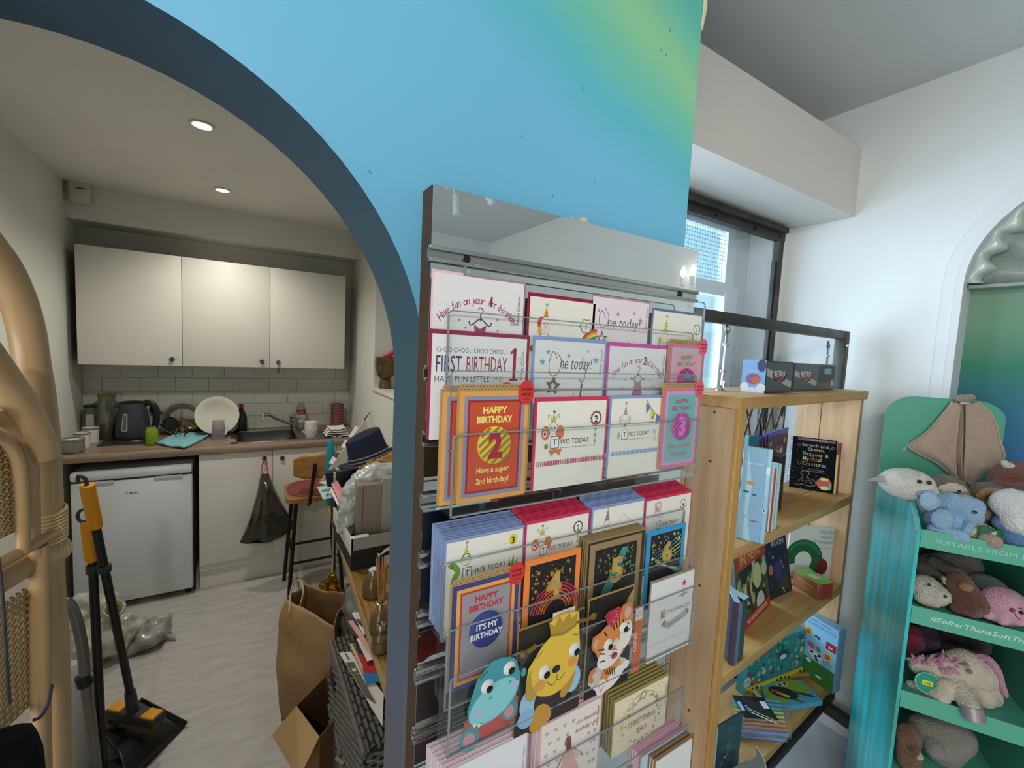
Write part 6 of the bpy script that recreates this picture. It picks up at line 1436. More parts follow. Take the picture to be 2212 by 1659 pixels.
cut(t, 'body', b, w, (0, 0), 0.0, rd_, [(4, 24), (0, 12), (6, 2), (20, -1), (34, 6), (64, 8), (82, 18), (98, 30), (100, 44), (97, 56), (86, 62), (20, 54), (8, 46)])
hd = Print(); hd.disc(52, 82, 40, te, 44, -0.35); hd.disc(98, 92, 5, te, 7); hd.disc(48, 66, 42, tl, 27, 0.42); hd.disc(22, 56, 9, '9fb0c0', 7); hd.disc(82, 78, 8, '9fb0c0', 7); hd.disc(42, 73, 3, '3a7f88', 1.6, 0.4); hd.disc(74, 86, 3, '3a7f88', 1.6, 0.4); hd.curve([(26, 43), (34, 37), (44, 40)], 0.9, '3a7f88'); hd.disc(18, 41, 2, 'd3d0c8', 3); hd.disc(25, 38, 2, 'd3d0c8', 3)
hd.curve([(24, 107), (30, 114), (36, 116)], 1.4, '24343a'); hd.curve([(66, 124), (72, 128), (78, 126)], 1.4, '24343a'); hd.disc(60, 122, 22, te, 6, -0.2)
cut(t, 'head', hd, w, (0, 4), -0.009, te, [(8, 50), (6, 64), (12, 84), (20, 108), (38, 124), (62, 128), (84, 116), (92, 92), (90, 78), (84, 62), (66, 46), (40, 38), (20, 40)])
googly(t, w, 36, 97, 10.5, -0.0095); googly(t, w, 72, 112, 10.5, -0.0095)
# bee-dressed bear
t, w, h = mount('black mount card carrying a die-cut yellow bear in a bee costume with a crown', ((1123, 1362), (1262, 1322)), '2b261c', h=0.165, env='8a7440'); H = 100*h/w
yl, og = 'd3b13c', 'b8862f'
b = Print(); b.disc(18, 38, 15, '8fb5cc', 20); b.disc(84, 46, 13, '8fb5cc', 18); b.disc(14, 20, 13, '7fa8c4', 12); b.disc(50, 32, 26, '2a2224', 26)
for k in range(3): b.curve([(28, 40-9*k), (50, 34-9*k), (74, 44-9*k)], 2.4, '3a3034')
b.disc(48, 50, 22, og, 12); b.disc(38, 16, 12, og, 16, 0.7); b.disc(30, 6, 11, og, 10); b.disc(76, 42, 8, og, 18, -0.5)
cut(t, 'body', b, w, (0, 2), -0.004, '2a2224', [(6, 8), (2, 28), (6, 52), (24, 56), (74, 62), (96, 56), (96, 36), (82, 22), (52, 10), (24, -4)])
hd = Print(); hd.disc(22, 72, 11, 'a98f33', 22, -0.1); hd.disc(55, 86, 37, yl, 40, -0.3); hd.disc(32, 66, 9, 'c98f4a', 7); hd.disc(82, 80, 8, 'c98f4a', 7)
hd.disc(56, 79, 6.5, '2c1a14', 5); hd.curve([(42, 68), (50, 60), (57, 64), (58, 72)], 1.0, '4a2c18'); hd.curve([(57, 64), (64, 64), (70, 70)], 1.0, '4a2c18'); hd.line([(24, 104), (34, 110)], 1.4, '8a6a22'); hd.line([(80, 116), (88, 114)], 1.4, '8a6a22')
hd.poly([(44, 124), (42, 142), (50, 136), (56, 148), (62, 138), (72, 148), (76, 138), (86, 144), (84, 126), (64, 120)], 'a8872f'); hd.line([(44, 127), (64, 123), (84, 129)], 2, '8a6d22')
cut(t, 'head', hd, w, (-4, -3), -0.010, yl, [(12, 70), (14, 92), (24, 104), (34, 116), (46, 124), (42, 142), (56, 148), (72, 148), (88, 144), (90, 118), (94, 92), (86, 68), (68, 52), (42, 48), (26, 56)])
MB().tube([(0.20*w, -0.008, 1.16*w), (0.06*w, -0.009, 1.12*w)], 0.0035, 8).ball((0.02*w, -0.009, 1.11*w), (0.006, 0.003, 0.005), 10).build('antenna', paper('6b5424'), t)
MB().tube([(0.80*w, -0.008, 1.28*w), (0.98*w, -0.009, 1.26*w), (1.06*w, -0.009, 1.27*w)], 0.003, 8).ball((1.10*w, -0.009, 1.27*w), (0.007, 0.003, 0.006), 10).build('antenna', paper('6b5424'), t)
googly(t, w, 34, 78, 9, -0.0105); googly(t, w, 80, 92, 9, -0.0105)
t2, w2, h2 = card('small white WOBBLY HEAD price tag standing above the bear card', ((1196, 1325), (1243, 1311), (1199, 1355)), Y6-0.0035, paperc='d8d2c8', name='price_tag')
p = Print(); HH2 = 100*h2/w2; p.text('WOBBLY HEAD', 50, HH2*0.42, 14, 'a56a5a', 'c', 80); p.text('greeting cards', 50, HH2*0.2, 7, '9a8a80', 'c', 50); put(p, t2, w2)
# tiger
t, w, h = mount('black and kraft mount card carrying a die-cut tiger with a red spotted bow', ((1276, 1300), (1370, 1268)), '1b1814', h=0.170, env='9a8450'); H = 100*h/w
MB().prism([(100, H), (100, H-110), (70, H-60), (84, H-20)], (0, -0.0008, 0), (w/100, 0, 0), (0, 0, w/100), (0, 0.0007, 0)).build('kraft_flap', paper('9a8450'), t)
tg, wh = 'c9803f', 'd6d0c8'
b = Print(); b.disc(50, 30, 22, tg, 28, -0.5); b.disc(60, 18, 26, wh, 12, 0.6); b.disc(30, 10, 11, wh, 14, -0.3); b.disc(86, 32, 8, wh, 8)
for q in ((25, 12), (31, 16), (35, 10)): b.disc(q[0], q[1], 2, 'c98f9a')
b.disc(30, 5, 3.4, 'c98f9a'); b.curve([(8, 26), (4, 40), (14, 48)], 9, 'b8793f')
for k in range(5): b.line([(34+6*k, 44-2*k), (40+5*k, 30-2*k)], 2, '2a1c14')
cut(t, 'body', b, w, (2, 4), -0.004, wh, [(2, 24), (4, 46), (20, 50), (60, 56), (86, 42), (92, 30), (60, 6), (34, -4), (22, 4)])
hd = Print(); hd.disc(14, 96, 14, 'b87a40', 14); hd.disc(14, 95, 9, 'c99a94', 9); hd.disc(78, 132, 13, 'b87a40', 15); hd.disc(79, 131, 8, 'c99a94', 10)
hd.disc(50, 90, 40, tg, 36, 0.4); hd.disc(44, 66, 30, wh, 20, 0.35); hd.disc(78, 92, 14, wh, 24, -0.2); hd.disc(54, 80, 7, 'd6c4b4', 12, -0.4); hd.disc(50, 77, 6, 'c98a86', 4); hd.disc(54, 62, 7, '7d2a34', 6); hd.disc(56, 59, 4.5, 'b8566a', 3); hd.curve([(40, 66), (48, 66), (52, 74), (60, 70)], 1, '2a1c14')
for a, c_ in (((44, 122), (50, 108)), ((52, 126), (56, 110)), ((60, 126), (62, 112)), ((20, 76), (32, 72)), ((16, 84), (30, 80)), ((84, 112), (76, 104)), ((86, 100), (80, 96)), ((26, 112), (34, 102)), ((70, 122), (68, 112)), ((20, 62), (32, 60))): hd.line([a, c_], 2.4, '1d1410')
cut(t, 'head', hd, w, (-2, 6), -0.010, tg, [(2, 90), (4, 108), (20, 112), (36, 122), (60, 130), (68, 146), (84, 148), (92, 132), (92, 104), (90, 78), (70, 58), (44, 44), (22, 56), (14, 76)])
bo = Print(); bo.disc(40, 136, 10, 'b02a3c', 14, 0.5); bo.disc(52, 142, 6, 'b02a3c', 13, -0.6); bo.poly([(24, 144), (34, 152), (36, 138)], '9a2434')
random.seed(2)
for i in range(12): bo.disc(random.uniform(34, 54), random.uniform(126, 148), 1.3, 'd9a0a0', n=7)
cut(t, 'bow', bo, w, (-2, 0), -0.012, 'b02a3c', [(24, 144), (34, 152), (44, 152), (56, 154), (58, 136), (46, 122), (34, 126), (32, 138)])
googly(t, w, 36, 92, 10, -0.0105); googly(t, w, 70, 112, 10, -0.0105)
t, w, h = card('narrow orange paper card peeping out between the tiger and LITTLE PRINCESS cards', ((1374, 1312), (1391, 1306), (1380, 1448)), Y6+0.004, paperc='c9622f', name='greeting_card'); H = 100*h/w
p = Print(); p.rect(2, H-130, 96, H-2, 'd6cfc4'); p.text('THANKS', 50, H-60, 20, 'a56a5a', 'c', 84); p.text('SNOW', 50, H-100, 34, 'a56a5a', 'c', 84); p.text('CONG', 40, H-330, 60, 'd9d4c8', 'c', None, 0, 90, 0.02); put(p, t, w)
t, w, h = card('white LITTLE PRINCESS card with a grey ribbon banner and red star in a sleeve', ((1410, 1256), (1500, 1236), (1394, 1436)), Y6, env='8a7a66', env_w=0.004, paperc='d3d3cf'); H = 100*h/w
p = Print(); tile(p, 30, H-56, 1.2, 'L'); p.rect(24, H-63, 36, H-49, 'b09a78'); p.text('L', 30, H-60, 10, '4a3f34', 'c', None, 0, 0, 0.02); p.text('ITTLE PRINCESS', 38, H-58, 8.4, '3f3e42', 'l', 56); p.star(76, H-16, 7, 'b8404a'); p.line([(76, H-24), (76, H-40)], 2, '8a8c94'); p.line([(66, H-36), (86, H-34)], 3, '8a8c94'); p.line([(70, H-28), (84, H-27)], 2, '9a9ca4')
p.poly([(26, H-74), (34, H-66), (44, H-72), (72, H-66), (86, H-60), (94, H-66), (88, H-74), (70, H-78), (44, H-84), (34, H-78)], 'a3a4a6'); p.poly([(26, H-74), (34, H-66), (37, H-76)], '77787c'); p.poly([(94, H-66), (86, H-60), (86, H-73)], '77787c'); p.text('happy birthday', 58, H-77, 5, '55565a', 'c', 34, 0.2, 10)
p.rect(0, 26, 100, 27, 'b9b8b4'); put(p, t, w)
# ---- rows 7 and 8
Y7 = 0.512
t, w, h = card('white card with a script side title at the arch end of the seventh tier', ((965, 1668), (1139, 1584)), Y7, h=0.150, env='c9aebb', env_w=0.004, paperc='d6d6d8'); H = 100*h/w
p = Print(); p.curve([(30, H-50), (44, H-40), (60, H-44), (70, H-56), (60, H-64), (46, H-60)], 0.7, 'b5b3b8'); p.curve([(40, H-60), (56, H-54), (70, H-60), (80, H-72)], 0.7, 'c3c1c6'); brand(p, H-10, 98); put(p, t, w)
stack_copies('pink and white card filed behind the script titled card', (t.location.x, t.location.z), w, h, Y7, 6, 0.0042, -0.003, 0.004, 'c9aebb', 'cards stacked behind the script titled card')
t, w, h = card('pink edged beautiful birthday girl card with hearts and a dancing girl, seventh tier', ((1172, 1570), (1299, 1506)), Y7, h=0.150, env='c9a0ae', env_w=0.005, paperc='d9cfc6'); H = 100*h/w
p = Print(); random.seed(11)
for i in range(7):
    for j in range(6):
        u, v = 8+14.5*i+(5 if j % 2 else 0), H-14-15*j
        if 36 < u < 72 and v < H-34 or u > 55 and v > H-36: continue
        p.heart(min(u, 92), v, 3.2, random.choice(['a9a29a', 'b59a98', 'a59a94']))
p.text('to a beautiful', 56, H-22, 9, '9a4f62', 'l', 40, 0.2); p.text('birthday girl', 56, H-34, 9, '9a4f62', 'l', 40, 0.2)
p.disc(44, H-40, 5.5, '7d5244', 8); p.disc(46, H-50, 4.5, '6d4438', 12); p.poly([(38, H-52), (54, H-52), (56, H-66), (36, H-66)], 'c99a90'); p.poly([(36, H-66), (56, H-66), (70, H-98), (24, H-98)], 'd0a498'); p.line([(38, H-54), (28, H-70), (22, H-82)], 3, 'a9705c'); p.line([(54, H-54), (66, H-66), (72, H-72)], 3, 'a9705c'); p.poly([(52, H-54), (70, H-66), (60, H-72)], 'd6b0a6'); brand(p, H-4, 97); put(p, t, w)
stack_copies('pink edged card filed behind the dancing girl card', (t.location.x, t.location.z), w, h, Y7, 5, 0.0046, -0.0024, 0.0035, 'c9a0ae', 'cards stacked behind the dancing girl card')
t, w, h = card('cream CHRISTENING DAY card with a floral wreath before a gold enveloped stack', ((1331, 1508), (1443, 1470), (1350, 1622)), Y7, env='8f8248', env_w=0.005, paperc='dacdac'); H = 100*h/w
p = Print(); random.seed(4)
for i in range(10):
    for j in range(8): p.disc(5+10*i+(5 if j % 2 else 0), 5+13*j, 0.7, '8a7d5c', n=6)
p.disc(50, H*0.46, 38, 'dacdac', 36)
for i in range(54): 
    a = random.uniform(0, 2*PI); r_ = 34+random.uniform(-4, 4); p.disc(50+r_*math.cos(a), H*0.46+r_*0.9*math.sin(a), random.uniform(1, 2.6), random.choice(['8f9a94', '9a9280', 'a5a59a', '7d8a88']), n=6)
p.ring(50, H*0.46+33, 5, 1.2, '8a8578'); p.text('on your', 52, H*0.46+12, 7, '8a7248', 'c', None, 0.25); p.text('CHRISTENING', 50, H*0.46-4, 11, '7d6840', 'c', 52); p.text('DAY', 52, H*0.46-18, 11, '7d6840', 'c', 18); brand(p, H-4, 97, '7d7458'); put(p, t, w)
stack_copies('gold enveloped card filed behind the CHRISTENING DAY card', (t.location.x, t.location.z), w, h, Y7, 7, 0.0044, -0.003, 0.0035, '8f8248', 'cards stacked behind the christening card', '6a5a44')
Y8 = 0.494
t, w, h = card('pale blue card with a rose pink envelope at the bottom right of the panel', ((1385, 1640), (1478, 1574)), Y8, h=0.140, env='c4506e', env_w=0.005, paperc='9fc4d0'); H = 100*h/w
p = Print(); p.rect(3, 3, 97, H-3, 'bcd6dc'); put(p, t, w)
stack_copies('assorted pink enveloped card behind the pale blue card', (t.location.x, t.location.z), w, h, Y8, 4, 0.004, -0.003, 0.003, 'c98fa5', 'cards stacked behind the pale blue card')
t, w, h = card('white card with a brown kraft envelope, lowest in the bottom right corner', ((1418, 1650), (1496, 1592)), Y8-0.012, h=0.140, env='7d5f3c', env_w=0.007, paperc='d3d3d0'); H = 100*h/w
p = Print(); p.star(60, H-50, 3, 'b58a90'); p.disc(40, H-70, 1.5, 'a9a5a0'); put(p, t, w)
stack_copies('brown kraft enveloped card behind the lowest white card', (t.location.x, t.location.z), w, h, Y8-0.012, 3, 0.004, -0.004, 0.003, '7d5f3c', 'cards stacked behind the lowest white card')
# ================================================================== bookshelf hung in a steel frame in the bay
BA = math.radians(4.5); BO = Vector((1.182, 0.694, 0)); BX = Vector((math.cos(BA), math.sin(BA), 0)); BY = Vector((-math.sin(BA), math.cos(BA), 0))
BM = Matrix(((BX.x, BY.x, 0, BO.x), (BX.y, BY.y, 0, BO.y), (0, 0, 1, 0), (0, 0, 0, 1)))
BW, BD = 1.068, 0.25
pineV = wood('pine_upright', 'b59169', 'cdaa84', (9, 9, 0.9), 0.55, True, '8a5f38')
pineH = wood('pine_shelf', 'ad8046', 'c39b62', (0.9, 9, 9), 0.5, True, '8a5f38')
pineS = wood('pine_stile', 'b4853f', 'c89b57', (9, 9, 0.9), 0.5, False)
t = thing('bookshelf', 'pine plank bookshelf hanging on turnbuckles in the steel frame by the window', 'bookshelf', BO, BA)
ZTOP, Z1, Z2, Z3, ZB = 1.597, 1.152, 0.757, 0.305, 0.245
for x0, x1 in ((0.0, 0.034), (BW-0.034, BW)):
    for y0, y1 in ((0.012, 0.150), (0.1525, BD)): MB().rbox((x0, y0, ZB), (x1, y1, ZTOP-0.034), 0.0015, n=1).build('plank', pineV, t)
MB().rbox((-0.004, 0.0, ZB), (0.034, 0.012, ZTOP-0.03), 0.002, n=1).build('stile', pineS, t)
for y0, y1 in ((0.0, 0.125), (0.1275, BD)): MB().rbox((-0.004, y0, ZTOP-0.034), (BW, y1, ZTOP), 0.002, n=1).build('top_board', pineH, t)
for z in (Z1, Z2, Z3):
    for y0, y1 in ((0.004, 0.125), (0.1275, BD-0.004)): MB().rbox((0.0345, y0, z-0.034), (BW-0.0345, y1, z), 0.002, n=1).build('shelf', pineH, t)
b = MB()
for z in (ZTOP-0.05, 1.40, 1.02, 0.62): b.cyl((-0.001, 0.075, z), (0.0, 0.075, z), 0.004, n=8)
o = b.build('nail_heads', mat('nail_dark', '4a3a2a', 0.5), t); o['kind'] = 'stuff'
Bt = t
# steel frame around it
t = thing('steel_frame', 'dark square-tube steel frame carrying the hanging pine bookshelf', 'frame', (1.7, 0.88, 0))
fz = 1.832
FA, FB = Vector((0.95, 0.845, fz)), Vector((2.285, 0.905, fz))
def sq(p, q, r_=0.018):
    p = Vector(p); q = Vector(q); d = (q-p); M_ = Matrix.Translation(p) @ d.to_track_quat('X', 'Z').to_matrix().to_4x4()
    return MB().rbox((0, -r_, -r_), (d.length, r_, r_), 0.003, M_)
sq(FA, FB).build('top_bar', steel, t, True)
sq(FB+Vector((-0.01, 0, 0.018)), Vector((2.275, 0.905, 0.12)), 0.021).build('post', steel, t, True)
sq(FA+Vector((0.01, 0, 0.018)), Vector((0.95, 0.845, 0.12)), 0.021).build('post', steel, t, True)
sq(BM @ Vector((-0.02, 0.02, ZB-0.02)), BM @ Vector((BW+0.02, 0.02, ZB-0.02))).build('base_bar', steel, t, True)
sq(Vector((2.285, 0.98, 0.145)), Vector((2.262, 0.60, 0.145)), 0.021).build('foot', steel, t, True)
sq(Vector((0.94, 0.95, 0.145)), Vector((0.94, 0.66, 0.145)), 0.021).build('foot', steel, t, True)
c = FB+Vector((-0.012, -0.021, -0.045)); MB().lathe(c, [(0, 0.006), (0.007, 0.005), (0.009, 0.0)], 14, T=Matrix.Rotation(math.radians(90), 4, 'X'), cap=False).build('bolt', chrome, t, True)
# turnbuckles
zinc = mat('zinc', 'a9abad', 0.25, 1.0)
for i, (qt, qb, l) in enumerate((((1572, 706), (1557, 842), 'zinc turnbuckle hanging from the steel bar at the left end of the bookshelf top'), ((1789, 742), (1782, 842), 'zinc turnbuckle on the steel bar behind the two small black boxes'))):
    A = atY(*qt, 0.865+0.02*i); B = atY(*qb, 0.865+0.02*i); B.z = ZTOP+0.002
    t = thing('turnbuckle', l, 'turnbuckle', B); v = A-B; L_ = v.length
    q = lambda f: v*f
    def ring_(c, r_, rr): return [c+Vector((r_*math.cos(a), 0.3*r_*math.cos(a), r_*math.sin(a))) for a in [2*PI*k/16 for k in range(16)]]
    MB().tube(ring_(q(0.97), 0.013, 0), 0.004, 7, closed=True).build('eye', zinc, t)
    MB().tube(smoothpath([q(1.0)+Vector((0.006, 0, 0)), q(0.93)+Vector((0.012, 0, 0)), q(0.88), q(0.78), q(0.72)], 4), 0.0035, 7).build('upper_hook', zinc, t)
    b = MB(); sd = Vector((0.008, 0.004, 0)); b.tube([q(0.72)+sd, q(0.30)+sd], 0.003, 7).tube([q(0.72)-sd, q(0.30)-sd], 0.003, 7).cyl(q(0.74), q(0.70), 0.009, n=12).cyl(q(0.32), q(0.28), 0.009, n=12); b.build('body', zinc, t)
    MB().tube(smoothpath([q(0.30), q(0.14), q(0.07), Vector((0.010, 0, 0.004)), Vector((0.012, 0, 0.022)), Vector((0.014, 0, 0.030))], 4), 0.0035, 7).build('lower_hook', zinc, t)
    MB().tube([Vector((-0.008, 0, 0.0)), Vector((-0.005, 0, 0.012)), Vector((0.005, 0, 0.012)), Vector((0.008, 0, 0.0))], 0.003, 6).lathe((0, 0, -0.001), [(0, 0.002), (0.016, 0.002), (0.017, 0)], 18, cap=False).build('staple', zinc, t)
    MB().cyl(v+Vector((0, 0, 0.028)), v+Vector((0, 0, 0.040)), 0.007, n=6).build('nut', zinc, t)
# lattice gate behind
lm = mat('lattice_bronze', '5f5448', 0.4, 0.6, var=0.2, vs_=30)
t = thing('lattice_gate', 'bronze coloured folding lattice gate standing against the window glazing', 'gate', (1.6, 1.12, 0))
pitch, hz = 0.085, 0.115
zlo, zhi = 0.75, 1.575
nz_ = int((zhi-zlo)/hz)
x = 0.95
def slat(x0, z0, x1, z1, y): 
    p, q = Vector((x0, y, z0)), Vector((x1, y, z1)); d = q-p; M_ = Matrix.Translation(p) @ d.to_track_quat('X', 'Y').to_matrix().to_4x4()
    return MB().box((0, -0.007, -0.002), (d.length, 0.007, 0.002), M_)
sl = 0.0425/hz
k = 0
while x < 2.26:
    for sg in (1, -1):
        x1 = x+sg*sl*(zhi-zlo)*1.0; zz = zhi
        if x1 > 2.26: zz = zlo+(2.26-x)/sl; x1 = 2.26
        if x1 < 0.95: zz = zlo+(x-0.95)/sl; x1 = 0.95
        if zz-zlo > 0.1: slat(x, zlo, x1, zz, 1.115 if sg > 0 else 1.122).build('slat', lm, t, True)
    x += pitch; k += 1
x = 0.95
for edge_x, sg in ((0.95, 1), (2.26, -1)):
    z = zlo+2*hz
    while z < zhi-0.1:
        slat(edge_x, z, edge_x+sg*sl*(zhi-z), zhi, 1.115 if sg > 0 else 1.122).build('slat', lm, t, True); z += 2*hz
MB().box((0.94, 1.11, 0.0), (0.952, 1.127, zhi)).box((2.258, 1.11, 0.0), (2.272, 1.127, zhi)).build('stile', lm, t, True)
# ---- helpers for things on the shelves
def bz(px, py, z): return atZ(px, py, z+0.0006)
def upright(name, label, cat, qL, qR, z, qT, thick, col, m=None, group=None, lean=0.0, h=None):
    """a board standing on a shelf: bottom front corners at two pixels on the shelf plane, height from a third; returns thing (origin bottom left, x right, y back, z up), w, h"""
    A = bz(*qL, z) if not isinstance(qL, Vector) else qL; B = bz(*qR, z) if not isinstance(qR, Vector) else qR
    d = B-A; d.z = 0; w_ = d.length; a = math.atan2(d.y, d.x); n = Vector((-math.sin(a), math.cos(a), 0))
    if h is None: h = atP(*qT, A, n).z-A.z; h = h/math.cos(lean)*(0.86 if lean > 0.05 else 1.0)
    t = thing(name, label, cat, A, rot=(-lean, 0, a), group=group)
    MB().rbox((0, 0, 0), (w_, thick, h), 0.0015, n=1).build('cover', m or mat('cover_'+col, col, 0.35, coat=0.2), t)
    return t, w_, h
def prn(p, t, w_, name='print', y=-0.0004, x=0.0, z=0.0, ex=(1, 0, 0), ey=(0, 0, 1)): return p.build(name, t, (x, y, z), ex, ey, w_/100)
pages = mat('page_edges', 'd8d2c0', 0.8)
# shelf one
t, w, h = upright('picture_book', 'large light blue picture book standing at the left of the upper shelf', 'book', (1589, 1161), (1640, 1174), Z1, (1601, 962), 0.014, '86b4d2'); H = 100*h/w
p = Print(); p.poly([(30, 0), (60, 0), (40, H*0.3), (48, H*0.6), (30, H*0.85), (20, H)] , 'a4cfe2'); p.disc(40, H*0.62, 18, 'b7955f', 10); p.disc(26, H*0.52, 14, '3f464f', 5); p.disc(60, H*0.50, 10, '3f464f', 4); p.disc(30, H*0.25, 10, 'b89a54', 5); p.disc(70, H*0.22, 16, 'a05a66', 4); p.text('Time for bed', 50, H*0.82, 14, 'e3edf2'); prn(p, t, w)
S = MB().rbox((w-0.001, 0.0, 0), (w+0.012, 0.014, h), 0.003).build('spine', mat('cover_9cc7de', '9cc7de', 0.35), t)
p = Print(); p.text('A first story book', 0, 3, 7, 'eef3f5', 'l', None, 0, 90); p.disc(-2, -35, 4, 'e3e6e4', 5); p.disc(-2, -35, 2, '2b2b2e', 3); p.rect(-5, 55, 3, 75, 'e9eef0'); p.build('spine_print', t, (w+0.006, -0.0006, h*0.5), (1, 0, 0), (0, 0, 1), 0.0012)
for i, (qa, qb, qt, hx, th, l) in enumerate((((1655, 1150), (1664, 1152), (1652, 1010), '8f3f2a', 0.10, 'slim rust red book beside the large light blue picture book'), ((1664, 1150), (1670, 1148), (1656, 1008), '86b9d2', 0.11, 'slim light blue book with a pale edge next to the red one'), ((1671, 1145), (1676, 1143), (1664, 1008), '9fc4d6', 0.11, 'pale blue slim book touching the black spiral notebook'))):
    t, w, h = upright('slim_book', l, 'book', qa, qb, Z1, qt, th, hx)
    MB().box((w*0.15, -0.0008, 0.003), (w*0.5, th-0.004, h+0.0008)).build('pages', pages, t)
t, w, h = upright('spiral_notebook', 'black wire-bound notebook leaning behind the slim blue books', 'notebook', (1676, 1112), (1686, 1098), Z1, (1662, 1012), 0.09, '17171a')
b = MB()
for i in range(26): z = 0.008+i*(h-0.016)/25; b.tube([Vector((w*0.5+0.006*math.cos(a), -0.004+0.005*math.sin(a), z)) for a in [2*PI*k/8 for k in range(8)]], 0.0009, 4, closed=True)
o = b.build('wire_binding', mat('wire_black', '2c2c2e', 0.3, 0.8), t); o['kind'] = 'stuff'
t, w, h = upright('storybook', 'dark teal storybook standing behind the large light blue picture book', 'book', (1604, 1104), (1626, 1102), Z1, (1602, 942), 0.02, '2a6a78')
# five activity pads with blue tops
A0 = bz(1648, 1090, Z1); B0_ = bz(1690, 1061, Z1)
for i in range(5):
    dv = BY*(0.006*i)-BX*0.010*i
    t, w, h = upright('activity_pad', ['purple unicorn activity pad with a rainbow and cloud cover, front of the blue topped pads', 'second unicorn activity pad with a blue top, right behind the front purple one', 'third blue topped unicorn pad in the row of five behind the picture book', 'fourth blue topped unicorn pad, last but one in the row', 'rear-most blue topped unicorn pad beside the dark teal storybook'][i], 'activity pad', A0+dv, B0_+dv, Z1, (1700, 925), 0.005, '57425c', group='purple unicorn activity pads'); H = 100*h/w
    MB().box((0.001, -0.0006, h-0.012), (w-0.001, 0.0055, h+0.002)).build('blue_top', mat('pad_blue', '4a55c0', 0.4), t)
    if i == 0:
        p = Print(); random.seed(8); p.rect(0, 0, 100, H-10, '5b4560')
        for k in range(70): p.disc(random.uniform(3, 97), random.uniform(2, H-12), random.uniform(1.2, 3.2), random.choice(['8a7a92', 'b5a58a', '7a3f5c', '3f3550', 'c9b9a4', '6f4a70']), n=7)
        for k, c_ in enumerate(('c98a7a', 'c9b56a', 'a9b9a4')): p.arc(48, H*0.48, 24-4*k, 4, 10, 170, c_)
        p.disc(46, H*0.47, 17, 'd3c8b6', 22); p.disc(52, H*0.32, 9, 'd9c23f', 8); p.arc(75, H*0.33, 16, 6, 180, 350, 'c9a46a'); p.star(80, H*0.83, 8, 'd9c04a', 6); p.disc(66, H*0.62, 9, 'd3c8b6', 12); p.arc(64, H*0.62, 14, 3, 20, 190, 'b5745c'); p.text('My Magical', 46, H*0.52, 6, '6a5a6a'); p.text('Unicorn', 46, H*0.46, 6, '6a5a6a'); p.rect(0, 0, 100, 9, '7a2f55')
        for k in range(4): p.line([(2+5*k, H-14), (10+7*k, H-50)], 1.6, ('a9a45a', 'c9c2a4', '8a7a3f', 'b5a58a')[k])
        prn(p, t, w)
# scratch book
t, w, h = upright('scratch_book', 'black scratch and sketch book with rainbow lettering and a wooden stylus, upper shelf', 'book', (1704, 1051), (1800, 1067), Z1, (1716, 944), 0.008, '141416', m=mat('scratch_black', '121214', 0.8, spec=0.1), lean=math.radians(-9)); H = 100*h/w
t.rotation_euler = Euler((math.radians(-9), 0, t.rotation_euler.z)); WM[t.name] = Matrix.Translation(t.location) @ t.rotation_euler.to_matrix().to_4x4()
p = Print(); p.rect(12, H-9, 96, H-2, '4a1f45'); p.text('TRACE-ALONG', 58, H-7, 4.5, 'c9b9c4', 'c', 40)
p.text('Scratch and', 52, H-24, 12, 'a9a49a', 'c', 58); p.text('Sketch', 54, H-35, 12, 'a9a49a', 'c', 34)
for i, (l, cs) in enumerate((('Dragons &', ['3fa5b0', '4fa58a', '5f9a5a', '8a2f2a', 'a9702f', 'c9b53f', 'c9a53f', None, '5fb5c4']), ('Mystical', ['c9c43f', '8aa53f', '7a2f2a', '8a2f2a', '7a2f2a', 'a5552f', 'c9a53f', 'b5b53f']), ('Creatures', ['3fa5b0', '8a3a2a', '7a2f2a', '7a2f2a', '4f9ac4', 'b5c43f', '6fb57a', '4fa5c4', '5fb5c4']))):
    u = 26
    for ch, c_ in zip(l, cs):
        if ch == ' ': u += 5; continue
        p.text(ch, u, H-49-13*i, 14, c_ or 'b5b5b5', 'l', None, 0, 0, 0.01, 0.82); vs, _f = glyphs(ch); u += (max(v[0] for v in vs)-min(v[0] for v in vs))*14*0.82+1.6
p.text('For budding artists and', 58, H-86, 3.6, '9a9aa0'); p.text('fantasy enthusiasts of all ages', 58, H-91, 3.6, '9a9aa0')
random.seed(6)
for i in range(60): p.disc(random.uniform(4, 92), random.uniform(3, H-12), random.uniform(0.4, 0.8), 'b5b5bd', n=6)
p.curve([(20, 20), (30, 34), (24, 44), (34, 50), (44, 44), (38, 32), (54, 28), (60, 16), (44, 10), (26, 14)], 1.2, '6f7378'); p.curve([(26, 24), (36, 22), (46, 26), (52, 18)], 1, '6f7378'); p.curve([(10, 12), (20, 10), (30, 14)], 1, '6f7378')
for q in ((18, H-22), (88, H-22), (22, H-72)): p.curve([(q[0]-8, q[1]+4), (q[0]-2, q[1]-4), (q[0]+3, q[1]+5), (q[0]+8, q[1]-3)], 1.4, '4f5a56')
p.disc(78, 22, 17, 'b02f26', 16); p.disc(78, 34, 10, 'd9c23f', 4); p.disc(80, 11, 11, 'd9c63f', 5); p.disc(91, 16, 4, '3f9a6a', 8)
for k in range(3): p.line([(66, 18+4*k), (90, 18+4*k)], 0.8, '5a1f1a')
prn(p, t, w)
b = MB()
for i in range(22): z = 0.004+i*(h-0.008)/21; b.tube([Vector((-0.002+0.006*math.cos(a), 0.004+0.007*math.sin(a), z)) for a in [2*PI*k/8 for k in range(8)]], 0.0016, 5, closed=True)
o = b.build('coil_binding', mat('coil_silver', 'b9bcc0', 0.2, 0.9), t); o['kind'] = 'stuff'
MB().rbox((w, -0.002, 0.0), (w+0.008, 0.004, h*0.74), 0.002).build('stylus', mat('stylus_wood', 'c9b06a', 0.5), t)
